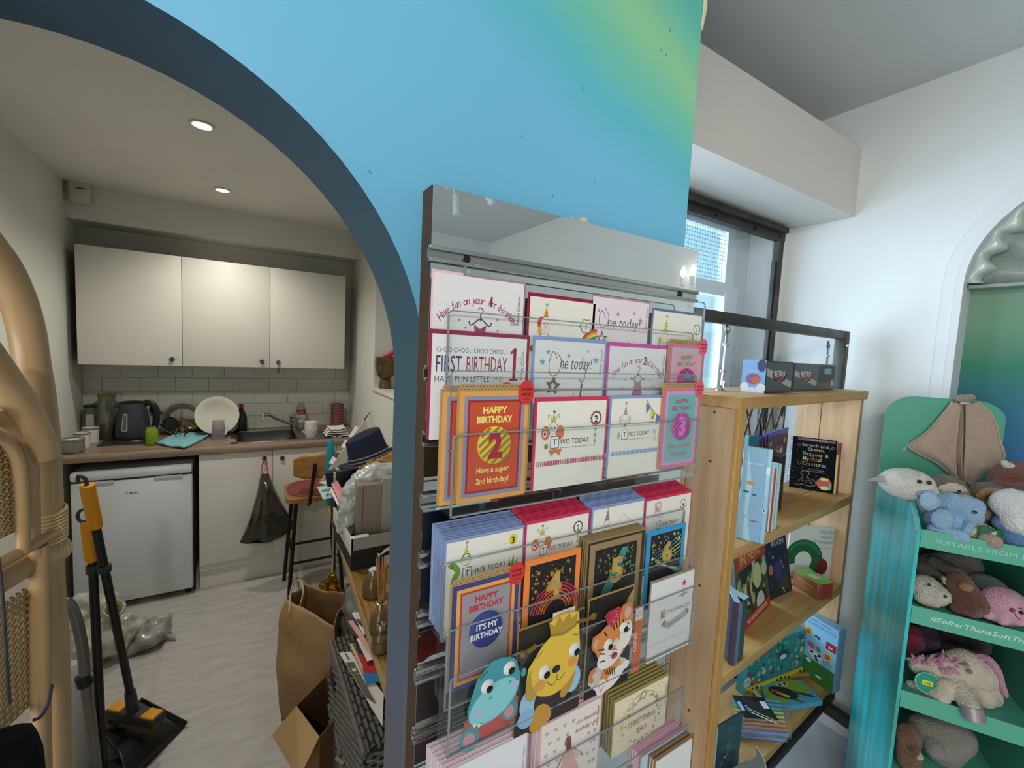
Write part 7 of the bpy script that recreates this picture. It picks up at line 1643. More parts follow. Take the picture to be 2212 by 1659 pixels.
MB().rbox((w+0.003, 0.002, 0.0), (w+0.016, 0.007, h*0.97), 0.002).build('back_card', mat('card_maroon', '7a2a2f', 0.5), t)
# shelf two
t, w, h = upright('picture_book', 'white picture book with a green curved band on the cover, second shelf', 'book', (1697, 1246), (1796, 1252), Z2, (1794, 1139), 0.008, 'ccd2cb', lean=math.radians(0)); H = 100*h/w
p = Print(); p.text('THE VERY', 96, H-16, 10, '6d7470', 'r', 34); p.text('HUNGRY', 96, H-27, 10, '6d7470', 'r', 30); p.text('CATERPILLAR', 96, H-38, 10, '6d7470', 'r', 48); p.text('by Eric Carle', 95, H-50, 6, '7d8480', 'r', 26)
p.arc(34, H*0.34, 30, 24, -40, 200, '1f5a38', 24, 34); p.arc(34, H*0.34, 36, 6, 20, 150, '2f7348', 20, 40); p.disc(76, H*0.24, 12, '6d2226', 18)
prn(p, t, w)
t, w, h = upright('picture_book', 'narrow navy picture book leaning between the red banded book and white book', 'book', (1662, 1298), (1711, 1275), Z2, (1668, 1162), 0.010, '1d2747', lean=math.radians(12)); H = 100*h/w
p = Print(); random.seed(9); p.rect(0, 0, 100, H*0.45, '1a2a2e'); p.text('ROOM', 60, H-20, 18, 'c9c9c4'); p.star(34, H-44, 5, 'd9d6c4'); p.disc(20, H-70, 9, 'a9705a', 12); p.curve([(62, H-50), (70, H-66), (74, H-76)], 2, 'b5a58a'); p.disc(50, H*0.42, 20, '3a3470', 22); p.disc(70, H*0.18, 22, '3a4030', 16); p.line([(60, H*0.12), (68, H*0.04)], 3, 'c9b98a')
for k in range(12): p.disc(random.uniform(5, 95), random.uniform(5, H*0.8), random.uniform(2, 6), random.choice(['2f3a4f', '24304a', '2a3a3a', '4a3a50']), n=8)
prn(p, t, w)
t, w, h = upright('story_album', 'tall storybook with a red title band and forest cover leaning on the left', 'book', (1604, 1369), (1664, 1304), Z2, (1590, 1192), 0.010, '4a5238', lean=math.radians(10)); H = 100*h/w
p = Print(); random.seed(12)
for k in range(46): p.disc(random.uniform(6, 94), random.uniform(14, H*0.68), random.uniform(4, 14), random.choice(['2f3826', '8a8a4a', 'a9a470', '3f4a30', 'c2bf93', '1f2a22']), n=9)
p.disc(62, H*0.5, 14, 'c9c48a', 16); p.disc(66, H*0.16, 14, 'c9cabf', 12); p.disc(30, H*0.40, 6, '5a2a24', 14); p.line([(32, H*0.36), (38, H*0.16), (36, H*0.06)], 6, '23282c')
p.rect(0, H*0.70, 100, H, 'b83a26'); p.text('PADDINGTON', 48, H*0.87, 15, '7d5a24', 'c', 92, 0, 0, 0.01); p.text('IN PERU', 46, H*0.745, 17, 'd9a04a', 'c', 70, 0, 0, 0.02); p.rect(0, 0, 100, 12, 'b8341f'); p.text('THE MOVIE STORYBOOK', 52, 3.6, 7, 'dcd3c6', 'c', 72, 0, 0, 0.02); prn(p, t, w)
A = bz(1711, 1249, Z2); B = bz(1765, 1297, Z2)
t, w, h = upright('soap_box', 'small brown card box with a green top in front of the white book', 'box', (1712, 1264), (1765, 1297), Z2, (1711, 1251), 0.075, '7a4d2c', h=0.066); H = 100*h/w
MB().rbox((-0.001, -0.001, h), (w+0.001, 0.076, h+0.0015), 0.0005, n=1).build('green_top', mat('box_green', '7aa03a', 0.35), t); MB().box((w*0.35, 0.022, h+0.0016), (w*0.72, 0.05, h+0.0022)).build('sticker', mat('sticker_grey', 'b5b0aa', 0.5), t)
p = Print(); p.text('Discover', 50, H*0.55, 20, 'a9764c', 'c', 66, 0.2); p.text('handmade', 50, H*0.3, 9, 'a9764c', 'c', 40); p.rect(6, 6, 94, 9, '5f3a20'); prn(p, t, w); MB().rbox((w, 0.010, 0.004), (w+0.0015, 0.066, h-0.004), 0.0005, n=1).build('end_panel', mat('box_red', '8a2f28', 0.4), t)
for i, (qa, qb, qt, hx, l) in enumerate((((1574, 1436), (1585, 1438), (1578, 1296), '3f3344', 'dark purple backed small board book at the front left of the second shelf'), ((1587, 1437), (1593, 1433), (1586, 1312), '5f6a8a', 'thin slate board book between the purple and the light blue topped ones'), ((1594, 1430), (1604, 1424), (1592, 1300), '33403a', 'small board book with a light blue spine top beside the storybook'))):
    t, w, h = upright('board_book', l, 'book', qa, qb, Z2, qt, 0.11, hx)
    if i != 1: MB().rbox((-0.0005, -0.001, h-0.004), (w+0.0005, 0.11, h+0.001), 0.0008, n=1).build('blue_end', mat('end_blue', 'a9d0e6', 0.35), t)
# bottom shelf
A = bz(1609, 1497, Z3); 
t, w, h = upright('puzzle_box', 'teal sea creatures puzzle box with a yellow lower border lying open along the bottom shelf', 'box', (1609, 1506), (1732, 1457), Z3, (1736, 1362), 0.045, '2f7f80'); H = 100*h/w
p = Print(); random.seed(14)
for k in range(90): p.disc(random.uniform(3, 97), random.uniform(12, H-3), random.uniform(1, 4), random.choice(['1f6a6f', '3f9a96', '7a3a5c', 'b5445c', '2f8a5a', '5fb0b0', '1d5560', 'c9c46a']), n=8)
p.disc(60, H*0.62, 8, '2a4a5a', 7); p.disc(60, H*0.58, 6, 'c9d6d2', 3)
for q in ((82, H*0.5), (84, H*0.3), (40, H*0.35)): p.star(q[0], q[1], 4, 'b03a6a', 7)
p.rect(0, 0, 100, 11, 'c9b62f')
for k in range(14): p.disc(4+7*k, 5+2*math.sin(k), 2.2, random.choice(['2a2a22', 'a5342a', '4a5a2a']), n=7)
prn(p, t, w)
p = Print(); p.disc(0, 0, 20, 'd3c6b6'); p.text('100', 0, -6, 20, '7d1f26', 'c', None, 0, 0, 0.0); p.text('pieces', 0, -14, 6, '8a8076'); p.build('piece_print', t, (0.004, -0.0015, h*0.30), (1, 0, 0), (0, 0, 1), 0.0011)
FR = atP(1800, 1478, BM @ Vector((0, -0.02, 0)), BY); FR.z = Z3+0.0006
t, w, h = upright('farm_puzzle', 'light blue farm puzzle box with a spotted cow and orange flowers at the right end', 'box', bz(1728, 1450, Z3), FR, Z3, (1756, 1331), 0.05, '7fb2d0'); H = 100*h/w
p = Print(); p.rect(0, 0, 100, H*0.32, '2f6a34'); p.text('GIANT FARM', 46, H-12, 8, '3f5a80', 'c', 60); p.text('FARM PUZZLE', 52, H-26, 11, '4f6a94', 'c', 84); p.rect(68, H*0.62, 98, H*0.74, '8f2430'); p.text('3+', 82, H*0.645, 13, 'd9d6d6', 'c', None, 0, 0, 0.02)
for (u, v) in ((14, H*0.74), (76, H*0.50)):
    p.disc(u, v, 13, 'c9a43a', 13); p.disc(u, v, 8, 'bf4a26', 8)
p.disc(38, H*0.72, 6, '4a3a60', 4); p.disc(46, H*0.71, 5, '4a3a60', 5)
p.disc(40, H*0.42, 20, 'd3d3cf', 11, -0.2)
for q in ((30, H*0.44), (42, H*0.40), (52, H*0.44), (46, H*0.36)): p.disc(q[0], q[1], 5, '1d1d1d', 4, 0.4)
p.disc(26, H*0.54, 13, 'a5527a', 9, -0.4); p.disc(48, H*0.53, 7, '6a7268', 9); p.disc(22, H*0.28, 9, 'c6cfc4', 6)
for k in range(4): p.curve([(62, H*(0.42-0.035*k)), (70, H*(0.40-0.035*k)), (80, H*(0.43-0.035*k)), (90, H*(0.40-0.035*k))], 1.6, '24506a')
for k in range(4): p.curve([(2, H*(0.60-0.035*k)), (8, H*(0.58-0.035*k)), (14, H*(0.60-0.035*k))], 1.6, '24506a')
p.disc(56, H*0.11, 10, 'b9c4b4', 4); prn(p, t, w)
P = BM @ Vector((BW-0.16, 0.12, Z3+0.012)); Q_ = BM @ Vector((BW-0.05, 0.07, Z3+0.012))
t = tag(MB().tube([P-Vector(P), Q_-P], 0.011, 12).build('card_tube', mat('tube_gold', 'b08a4f', 0.35, 0.4)), 'short golden card tube rolling beside the farm puzzle box', 'tube'); t.location = P
def flat(name, label, cat, q4, z, th, hx, m=None):
    v = [bz(*q, z) for q in q4]; c = sum(v, Vector())/4; t = thing(name, label, cat, c)
    up = Vector((0, 0, th)); v = [x-c for x in v]
    b = MB(); b.add(v+[x+up for x in v], [(3, 2, 1, 0), (4, 5, 6, 7)]+[(i, (i+1) % 4, (i+1) % 4+4, i+4) for i in range(4)]); b.build('cover', m or mat('cover_'+hx, hx, 0.35), t)
    return t, v
t, v = flat('pop_up_book', 'blue and lime animal pop-up book lying flat on the bottom shelf', 'book', ((1640, 1484), (1660, 1542), (1776, 1524), (1730, 1478)), Z3, 0.020, '4f9cb8')
ex = v[2]-v[1]; ey = v[0]-v[1]; ey -= ex.normalized()*ey.dot(ex.normalized()); S_ = ex.length/100; p = Print(); Hf = ey.length/S_
p.disc(62, Hf*0.5, 40, '7d9a6a', Hf*0.3, 0.1); p.disc(78, Hf*0.62, 24, '86a52a', Hf*0.32); p.disc(32, Hf*0.42, 16, '86a52a', Hf*0.34, -0.5); p.disc(50, Hf*0.5, 22, '1f2422', Hf*0.26, -0.4)
for k, c_ in enumerate(('b83a2f', 'd98a3a', 'd9c23a', '26322c', '3f6a5a')): p.line([(34+6*k, Hf*0.66-6*k), (42+6*k, Hf*0.52-6*k)], 6, c_)
for u in (58, 68): p.ring(u, Hf*0.82, 5, 1.6, 'd6d9d3', 4); p.disc(u+1, Hf*0.82, 2.6, '1d2422')
for k in range(6): p.poly([(66+4*k, Hf*0.40-2*k), (72+4*k, Hf*0.52-2*k), (76+4*k, Hf*0.36-2*k)], '2a3f3f')
p.rect(0, Hf*0.4, 8, Hf*0.95, 'c9c9bd'); p.build('print', t, v[1]+Vector((0, 0, 0.0205)), ex, ey, S_)
pens = ['5f9fe0', '5fc5e9', '6fd59a', 'e9e95f', 'f0e25a', 'f0b85a', 'f09a5a', 'f08a6a']
for lv, (q4, z, l) in enumerate((((((1578, 1560), (1590, 1596), (1702, 1605), (1672, 1540)), Z3, 'clear wallet of coloured pens under the uppermost rainbow wallet'), (((1580, 1508), (1588, 1588), (1710, 1598), (1702, 1530)), Z3+0.018, 'rainbow gel pen wallet with a black label, uppermost on the bottom shelf')))):
    t = thing('pen_wallet', l, 'pen set', bz(1640, 1560, z)); v = [WM[t.name].inverted() @ bz(*q, z) for q in q4]
    ex = v[2]-v[1]; ey = v[0]-v[1]; eyn = (ey-ex.normalized()*ey.dot(ex.normalized())); exn = ex.normalized(); n_ = 9
    for k in range(n_):
        a = v[1]+ey*((k+0.5)/n_)+ex*0.03; c = a+ex*0.92; a.z += 0.008; c.z += 0.008
        MB().tube([a, a+ex*0.30, c], [0.0045, 0.0048, 0.0045], 8).build('pen', mat('pen_'+pens[(8-k) % 8], pens[(8-k) % 8], 0.3), t)
    b = MB(); up = Vector((0, 0, 0.016)); b.add(v+[x+up for x in v], [(4, 5, 6, 7)]+[(i, (i+1) % 4, (i+1) % 4+4, i+4) for i in range(4)]); b.build('sleeve', clear('sleeve_clear', 'fafcfc', 0.04, 0.05), t)
    if lv == 1:
        p = Print(); S_ = ex.length/100; Hf = eyn.length/S_; p.rect(32, Hf*0.36, 94, Hf*0.98, '14181f'); p.rect(34, Hf*0.55, 41, Hf*0.8, '8fb5c9'); p.text('GEL', 46, Hf*0.62, 9, 'a9b5c4', 'c', None, 0, -80)
        for k, c_ in enumerate(('5a1f24', '4a1f2a', '24304a', '1f3f3a', 'b5b53f', 'd6d3d0')): p.line([(50, Hf*0.92-7*k), (88, Hf*0.66-7*k)], 2.2, c_)
        p.rect(80, Hf*0.66, 92, Hf*0.86, 'c9c9c6'); p.build('label_print', t, v[1]+Vector((0, 0, 0.0165)), ex, eyn, S_)
t, w, h = upright('dark_book', 'dark teal picture book with a light blue spine at the bottom left of the shelf', 'book', BM @ Vector((0.037, 0.003, Z3+0.0006)), BM @ Vector((0.165, -0.012, Z3+0.0006)), Z3, (1567, 1562), 0.008, '2a4148'); H = 100*h/w
p = Print(); random.seed(3)
for k in range(14): p.disc(random.uniform(10, 95), random.uniform(6, H-5), random.uniform(4, 12), random.choice(['35505a', '223a40', '3f5a5c']), n=9)
p.disc(40, H*0.6, 5, '8fa5a4', 3); p.disc(30, H*0.25, 9, '7a6a3a'); p.disc(70, H*0.42, 8, '5a3f3a', 4); p.rect(0, 0, 4, H, '7ab5cc'); prn(p, t, w)
# two small boxes on top of the bookshelf
def box_game(label, qL, qR, qT, dep, side, print_):
    t, w, h = upright('game_box', label, 'box', qL, qR, ZTOP, qT, dep, '26282e'); H = 100*h/w
    print_(t, w, h, H); return t
def retro(p, u0, H, sc_=1.0):
    p.rect(u0+3, 3, u0+97, H-3, '4c5054'); p.poly([(u0+3, H-12), (u0+3, H*0.55), (u0+97, 8), (u0+97, H*0.35)], 'a9a493'); p.poly([(u0+22, H*0.62), (u0+50, H*0.70), (u0+78, H*0.62), (u0+70, H*0.38), (u0+50, H*0.30), (u0+30, H*0.38)], '16171a'); p.text('RETRO', u0+50, H*0.52, 13, 'd6d3cc', 'c', 40, 0, 0, 0.03); p.text('ARCADE', u0+50, H*0.42, 10, 'b5443f', 'c', 36, 0, 0, 0.03); p.text('games', u0+50, H*0.35, 6, 'a9a6a0')
def g1(t, w, h, H):
    p = Print(); retro(p, 0, H); prn(p, t, w)
    q = Print(); k = 0.075/w*100; q.rect(0, 0, k, H, '7ba6d0'); q.rect(0, 0, k, 8, 'c9d6e6'); q.disc(k*0.5, H*0.42, 12, '8a5a7a', 9); q.disc(k*0.62, H*0.38, 7, 'b5644a', 6); q.disc(k*0.15, H*0.16, 7, 'd6dde6'); q.disc(k*0.85, H*0.16, 7, 'd6dde6'); q.disc(k*0.82, H*0.84, 7, '3f4a60', 10); q.rect(k*0.2, H*0.62, k*0.7, H*0.68, '9aa9c9')
    q.build('side_print', t, (-0.0004, 0.075, 0), (0, -1, 0), (0, 0, 1), w/100)
def g2(t, w, h, H):
    p = Print(); retro(p, 0, H/0.55); prn(p, t, w*0.55)
    K = H/0.44; q = Print(); q.rect(4, 4, 96, K-4, '0f0f13'); q.rect(4, 4, 96, 18, '5a4a42'); q.rect(34, K*0.62, 76, K*0.84, '6fa5a8'); q.rect(14, 22, 90, K*0.56, '17161c'); q.disc(86, 16, 8, 'b5a58a'); q.text('01:29', 55, K*0.68, 14, '4f8086'); q.build('window_print', t, (w*0.56, -0.0004, 0), (1, 0, 0), (0, 0, 1), w*0.44/100)
A = atY(1662, 842, 0.80); 
pA = Vector((atP(1651, 842, BM @ Vector((0, 0.07, 0)), BY).x, atP(1651, 842, BM @ Vector((0, 0.07, 0)), BY).y, ZTOP+0.0006))
def topp(px, yl): P = atP(px, 842, BM @ Vector((0, yl, 0)), BY); P.z = ZTOP+0.0006; return P
t = box_game('black retro arcade mini game box with a pale blue side, nearer the turnbuckle', topp(1651, 0.055), topp(1709, 0.055), (1660, 779), 0.075, None, g1)
t = box_game('black retro arcade mini game box with a dark window, nearer the right wall', topp(1711, 0.075), topp(1800, 0.075), (1720, 784), 0.075, None, g2)
# curved clear leaflet holder low down in front of the bookshelf
pp = [atP(x, y, BM @ Vector((0, -0.035, 0)), BY) for x, y in ((1579, 1662), (1636, 1634), (1633, 1612), (1645, 1628), (1653, 1648), (1656, 1668), (1657, 1730), (1579, 1740))]
P = Vector((pp[6].x, pp[6].y, 0.0)); t = thing('leaflet_holder', 'grey leaflet holder with a curved white edge in front of the bottom shelf', 'leaflet holder', P)
b = MB(); vs = [p-P for p in pp]+[p-P+BY*0.003 for p in pp]; k = len(pp); b.add(vs, [tuple(range(k)), tuple(range(k, 2*k))[::-1]]+[(i, (i+1) % k, (i+1) % k+k, i+k) for i in range(k)]); hm = mat('holder_grey', '85827c', 0.3, coat=0.3); b.build('panel', hm, t)
MB().tube([p-P for p in pp[2:7]], 0.0016, 6).build('white_edge', mat('edge_white', 'd6d6d2', 0.4), t)
MB().box((-0.06, -0.004, 0.0), (0.0, 0.004, max(0.02, pp[6].z))).box((-0.08, -0.03, 0.0), (0.02, 0.04, 0.005)).build('stand', hm, t)

# ================================================================== soft toy stand
UF = Vector((1.67, 0.417, 0)); UU = Vector((0.5, -0.866, 0)); UW = Vector((0.866, 0.5, 0))
UM = Matrix(((UU.x, UW.x, 0, UF.x), (UU.y, UW.y, 0, UF.y), (0, 0, 1, 0), (0, 0, 0, 1)))
ua = math.atan2(UU.y, UU.x)
teal = mat('stand_teal', '55a58c', 0.42); tealb = mat('stand_back', '489a80', 0.45)
cyan = bpy.data.materials.new('stand_side'); cyan.use_nodes = True; nt = cyan.node_tree; N = nt.nodes; L = nt.links
tc = N.new('ShaderNodeTexCoord'); mp = N.new('ShaderNodeMapping'); mp.inputs['Scale'].default_value = (1, 16, 1.6); L.new(tc.outputs['Object'], mp.inputs[0])
n = N.new('ShaderNodeTexNoise'); n.inputs['Scale'].default_value = 1.4; n.inputs['Detail'].default_value = 3; L.new(mp.outputs[0], n.inputs['Vector'])
r = N.new('ShaderNodeValToRGB'); e = r.color_ramp.elements; e[0].position = 0.35; e[1].position = 0.65; e[0].color = (*lin('3f9f94'), 1); e[1].color = (*lin('34c3cc'), 1); L.new(n.outputs['Fac'], r.inputs[0]); L.new(r.outputs[0], N['Principled BSDF'].inputs['Base Color']); N['Principled BSDF'].inputs['Roughness'].default_value = 0.28
t = thing('toy_stand', 'turquoise cardboard shop stand with four shelves of soft toys against the right wall', 'display stand', UF, ua); ST = t
# local axes of the thing: x = UU; y must be UW -> mirrored, so author in world through UM
def uw(u, w_, z): return UM @ Vector((u, w_, z))
UWD, UD = 0.30, 0.47
prof = [(0.0, 0.0), (0.0, 1.235), (0.03, 1.268), (0.085, 1.304), (0.156, 1.313), (0.30, 1.305), (0.46, 1.29), (0.46, 0.0)]
for u0, u1, m_ in ((-0.008, 0.0, cyan), (UWD, UWD+0.008, teal)):
    b = MB(); vs = [uw(u0, w_, z) for w_, z in prof]+[uw(u1, w_, z) for w_, z in prof]; k = len(prof)
    b.add(vs, [tuple(range(k)), tuple(range(k, 2*k))[::-1]]+[(i, (i+1) % k, (i+1) % k+k, i+k) for i in range(k)]); b.build('side_panel', m_, t, True)
b = MB(); vs = [uw(-0.009, w_, z) for w_, z in prof[1:7]]; b.tube([v-UU*0.0 for v in vs], 0.0025, 6); b.build('cut_edge', mat('cut_edge', '8f9a90', 0.6), t, True)
bk = []
for (cu, a0, a1) in ((0.075, 180, 90), (0.235, 90, 0)):
    for i in range(9): a = math.radians(a0+(a1-a0)*i/8); bk.append((cu+0.085*math.cos(a)*(1 if cu < 0.1 else 1), 1.515+0.085*math.sin(a)))
bk = [(-0.008, 0.0)]+[(max(-0.008, min(0.312, p[0])), p[1]) for p in bk]+[(0.312, 0.0)]
b = MB(); k = len(bk); vs = [uw(u, 0.462, z) for u, z in bk]+[uw(u, 0.47, z) for u, z in bk]
b.add(vs, [tuple(range(k)), tuple(range(k, 2*k))[::-1]]+[(i, (i+1) % k, (i+1) % k+k, i+k) for i in range(k)]); b.build('back_panel', tealb, t, True)
SZ = [1.241, 1.012, 0.750, 0.470]
for i, z in enumerate(SZ):
    b = MB()
    for a, c in (((0.001, 0.0, z-0.052), (UWD-0.001, 0.004, z)), ((0.001, 0.004, z-0.020), (UWD-0.001, 0.461, z-0.014))):
        vs = [uw(x, y, zz) for x in (a[0], c[0]) for y in (a[1], c[1]) for zz in (a[2], c[2])]
        b.add(vs, [(0, 1, 3, 2), (4, 6, 7, 5), (0, 4, 5, 1), (2, 3, 7, 6), (0, 2, 6, 4), (1, 5, 7, 3)])
    o = b.build('shelf_tray', teal, t, True)
    tx = [('SUITABLE FROM BIRTH', 0.0, 78), ('#SofterThanaSoftThing', 0.3, 72), None, None][i]
    if tx: p = Print(); p.text(tx[0], 50, -1.6 if i else -2.2, 6.5 if i else 6, '9ccbb6' if i == 0 else 'cfe3d8', 'c', tx[2], tx[1]); p.build('lip_print', t, WM[t.name].inverted() @ uw(0, -0.0006, z-0.026), WM[t.name].to_3x3().inverted() @ UU, (0, 0, 1), UWD/100)
MB().box((-0.004, -0.001, -0.045), (0.004, 0.001, 0.0)).T(Matrix.Translation(uw(0.285, -0.002, SZ[2]-0.002))).build('price_clip', mat('clip_clear', 'b9d0c6', 0.2), t, True)
p = Print(); P = atP(1952, 968, uw(0, 0.4615, 0), UW); p.text('Jellycat', 0, 0, 22, 'b9dccc', 'l', None, 0.2); p.build('logo_print', t, WM[t.name].inverted() @ P, WM[t.name].to_3x3().inverted() @ UU, (0, 0, 1), 0.0016)
# ---- toys: each one continuous plush body, authored from points at true depth inside the stand
def up(px, py, w_): return atP(px, py, uw(0, w_, 0), UW)
def eye(par, c, r_, base): MB().ball(Vector(c)-Vector(base), r_, 10).build('eye', mat('toy_eye', '0c0c0e', 0.1, coat=0.6), par)
def toy(name, label, base, parts, hx, vox=0.004, nz=0.0025, ns=160, smooth=3, bname='body', cat='soft toy'):
    t = thing(name, label, cat, base)
    q = [tuple((Vector(p[k])-Vector(base)) if k < 2 and not (len(p) < 4 and k == 1) else p[k] for k in range(len(p))) for p in parts]
    b = blob(q, vox, smooth, nz, ns); b.build(bname, plush(hx), t); return t
def extra(t, base, parts, hx, name, vox=0.0035, nz=0.002):
    q = [tuple((Vector(p[k])-Vector(base)) if k < 2 and not (len(p) < 4 and k == 1) else p[k] for k in range(len(p))) for p in parts]
    return blob(q, vox, 3, nz, 160).build(name, plush(hx), t)
TOW = Vector((-0.78, -0.55, 0.15)).normalized()   # roughly towards the room
def floorz(i): return SZ[i]-0.0135
s = lambda px_, w_=0.12: px_*mpp(up(2050, 1100, w_))
# narwhal
b0 = uw(0.065, 0.11, floorz(0))
hd = up(1958, 1045, 0.10)
t = toy('plush_narwhal', 'white plush narwhal with a grey horn sticking out over the turquoise side panel', b0, [(hd, (s(50), s(40), s(34)), Matrix.Rotation(-1.0, 3, 'Z')), (hd+UU*s(22), b0+Vector((0, 0, s(24))), s(26), s(24))], 'd3d0c4')
h0, h1 = up(1928, 1033, 0.10), up(1877, 1037, 0.06)
MB().tube([h0-b0, h0.lerp(h1, 0.5)-b0, h1-b0], [s(10), s(7), s(2)], 10).build('horn', plush('a9a8a6'), t)
extra(t, b0, [(up(1974, 1057, 0.10)+TOW*s(14), (s(26), s(26), s(15)))], 'a5a5ac', 'muzzle')
for q in ((1970, 1037), (1990, 1039)): eye(t, up(*q, 0.10)+TOW*s(36), s(4.5), b0)
# hedgehog
b0 = up(2048, 1098, 0.22); b0.z = floorz(0)
hc = up(2047, 1058, 0.20)
t = toy('plush_hedgehog', 'brown plush hedgehog with a pale face behind the blue elephant', b0, [(hc+Vector((0.01, 0.0, 0)), s(34)) if 0 else (hc, (s(34), s(34), s(32))), (hc+Vector((0.02, 0.0, -0.03)), b0+Vector((0, 0, 0.03)), s(34), s(36))], '6a5a46', nz=0.007, ns=90)
extra(t, b0, [(hc+TOW*s(16)-Vector((0, 0, s(2))), (s(27), s(27), s(22)))], 'cfc6b2', 'face')
MB().ball(up(2041, 1063, 0.20)+TOW*s(46)-b0, s(6), 10).build('nose', mat('nose_black', '14110f', 0.2), t); eye(t, up(2050, 1056, 0.20)+TOW*s(43), s(3), b0)
# elephant
b0 = up(2045, 1152, 0.06); b0.z = floorz(0)
t = toy('plush_elephant', 'light blue plush elephant sitting at the front of the top toy shelf', b0,
        [(up(2040, 1122, 0.08), (s(38), s(34), s(32))), (up(2083, 1098, 0.07), (s(30), s(28), s(28))), (up(2016, 1084, 0.08), up(2055, 1086, 0.07), s(14), s(22)), (up(2018, 1148, 0.05), up(2078, 1158, 0.03), s(16), s(12)), (up(2104, 1106, 0.05), up(2100, 1130, 0.035), s(12), s(9)), (up(2100, 1130, 0.035), up(2088, 1146, 0.025), s(9), s(8)), (up(2104, 1095, 0.06), up(2112, 1122, 0.05), s(18), s(11))], '8db2d0')
eye(t, up(2087, 1101, 0.06)+TOW*s(31), s(3.5), b0)
MB().grid(lambda u, v: uw(0.12+0.05*u, 0.012, floorz(0)+0.004+0.045*v)-b0+Vector((0, 0, 0.004*math.sin(6*u))), 5, 5).build('green_tag', mat('tag_green', '1f5a3f', 0.6), t, solid=0.0015)
extra(t, b0, [(up(2008, 1082, 0.045), (s(26), s(16), s(20)), Matrix.Rotation(0.5, 3, 'Y'))], '9cc0de', 'ear')
extra(t, b0, [(up(2020, 1146, 0.035), up(2078, 1160, 0.01), s(15), s(13))], '93b8d6', 'leg')
extra(t, b0, [(up(2036, 1122, 0.035), (s(26), s(18), s(24)))], '8db2d0', 'haunch')
# bunny flopped
b0 = up(2110, 1160, 0.04); b0.z = floorz(0)
t = toy('plush_bunny', 'cream plush bunny flopped face down beside the blue elephant', b0, [(up(2108, 1148, 0.05), (s(26), s(24), s(18))), (up(2108, 1136, 0.05), up(2145, 1150, 0.02), s(12), s(8))], 'd3c9a6')
extra(t, b0, [(up(2112, 1156, 0.03), up(2146, 1170, 0.01), s(13), s(14))], 'a58f7a', 'paw')
b0 = up(2117, 1125, 0.12); b0.z = floorz(0)
t = toy('plush_sloth', 'grey-brown plush arm and paw of a small sloth lying behind the elephant', b0, [(up(2070, 1075, 0.16), up(2105, 1100, 0.13), s(20), s(16)), (up(2105, 1100, 0.13), up(2128, 1112, 0.10), s(15), s(12)), (up(2105, 1100, 0.13), b0+Vector((0, 0, 0.02)), s(12), s(14))], '8a8070')
# monkey ear
b0 = up(2145, 1105, 0.20); b0.z = floorz(0)
t = toy('plush_monkey', 'brown plush monkey showing a round tan ear in the middle of the top shelf', b0, [(up(2135, 1072, 0.20), (s(36), s(36), s(30))), (up(2140, 1082, 0.2), b0+Vector((0, 0, 0.035)), s(32), s(34))], '6b4f34')
MB().tube([up(2143+26*math.cos(a), 1076+15*math.sin(a), 0.165)-b0 for a in [2*PI*k/20 for k in range(20)]], s(8), 8, closed=True).build('ear_rim', plush('a5804a'), t)
MB().ball(up(2143, 1077, 0.175)-b0, (s(16), s(16), s(10)), 14).build('ear_hollow', plush('3a2a1c'), t)
b0 = up(2190, 1085, 0.28); b0.z = floorz(0)
t = toy('plush_fox', 'large rust brown plush fox with a white ear tip on the top shelf', b0, [(up(2190, 1040, 0.28), (s(42), s(40), s(46))), (up(2165, 1060, 0.25), up(2215, 1075, 0.22), s(26), s(30)), (up(2190, 1060, 0.28), b0+Vector((0, 0, 0.045)), s(40), s(44))], '6a3318')
extra(t, b0, [(up(2170, 1000, 0.26), up(2190, 1016, 0.26), s(7), s(12))], 'c9c6b6', 'ear_tip')
b0 = up(2190, 1178, 0.05); b0.z = floorz(0)
t = toy('plush_puppy', 'white plush puppy with a brown eye patch over a blue body at the shelf end', b0, [(up(2192, 1092, 0.06), (s(38), s(36), s(32))), (up(2200, 1125, 0.05), (s(30), s(28), s(28))), (up(2180, 1120, 0.05), up(2205, 1150, 0.04), s(16), s(12))], 'dcdad6')
extra(t, b0, [(up(2203, 1090, 0.06)+TOW*s(28), (s(14), s(12), s(7)))], '5a4640', 'eye_patch')
extra(t, b0, [(up(2165, 1130, 0.06), up(2215, 1160, 0.05), s(16), s(18)), (up(2190, 1158, 0.05), b0+Vector((0, 0, 0.02)), s(22), s(24))], '4f7fb0', 'blue_body')
# comforter blanket over the back panel
bl_m = mat('blanket_beige', 'ac9480', 0.95, var=0.06, vs_=60, bump=0.6, bs=220, sheen=0.3)
b0 = up(2085, 866, 0.45)
t = thing('comforter_blanket', 'beige fleece comforter with an animal head draped over the top of the toy stand', 'blanket', b0)
Lp = [(2056, 868), (2030, 900), (1998, 935), (1963, 962), (1985, 980), (2020, 998), (2048, 1020), (2064, 1034)]
Lm = [(2076, 872), (2072, 910), (2068, 950), (2066, 975), (2066, 990), (2067, 1005), (2067, 1022), (2068, 1034)]
Rm = [(2086, 874), (2086, 910), (2085, 950), (2083, 985), (2082, 1005), (2081, 1022), (2081, 1034), (2082, 1042)]
Rp = [(2112, 868), (2138, 890), (2152, 920), (2160, 955), (2167, 972), (2166, 992), (2136, 1016), (2100, 1046)]
def sheet_(A_, B_, wa, wb, n=22):
    a = smoothpath([up(*q, wa) for q in A_], 4); c = smoothpath([up(*q, wb) for q in B_], 4); m_ = len(a); b = MB()
    b.grid(lambda u, v: a[min(m_-1, int(round(v*(m_-1))))].lerp(c[min(m_-1, int(round(v*(m_-1))))], u)-b0+UW*(-0.018*math.sin(PI*u)*min(1, 0.3+v)+0.006*math.sin(u*9)*v), n, m_)
    return b, a
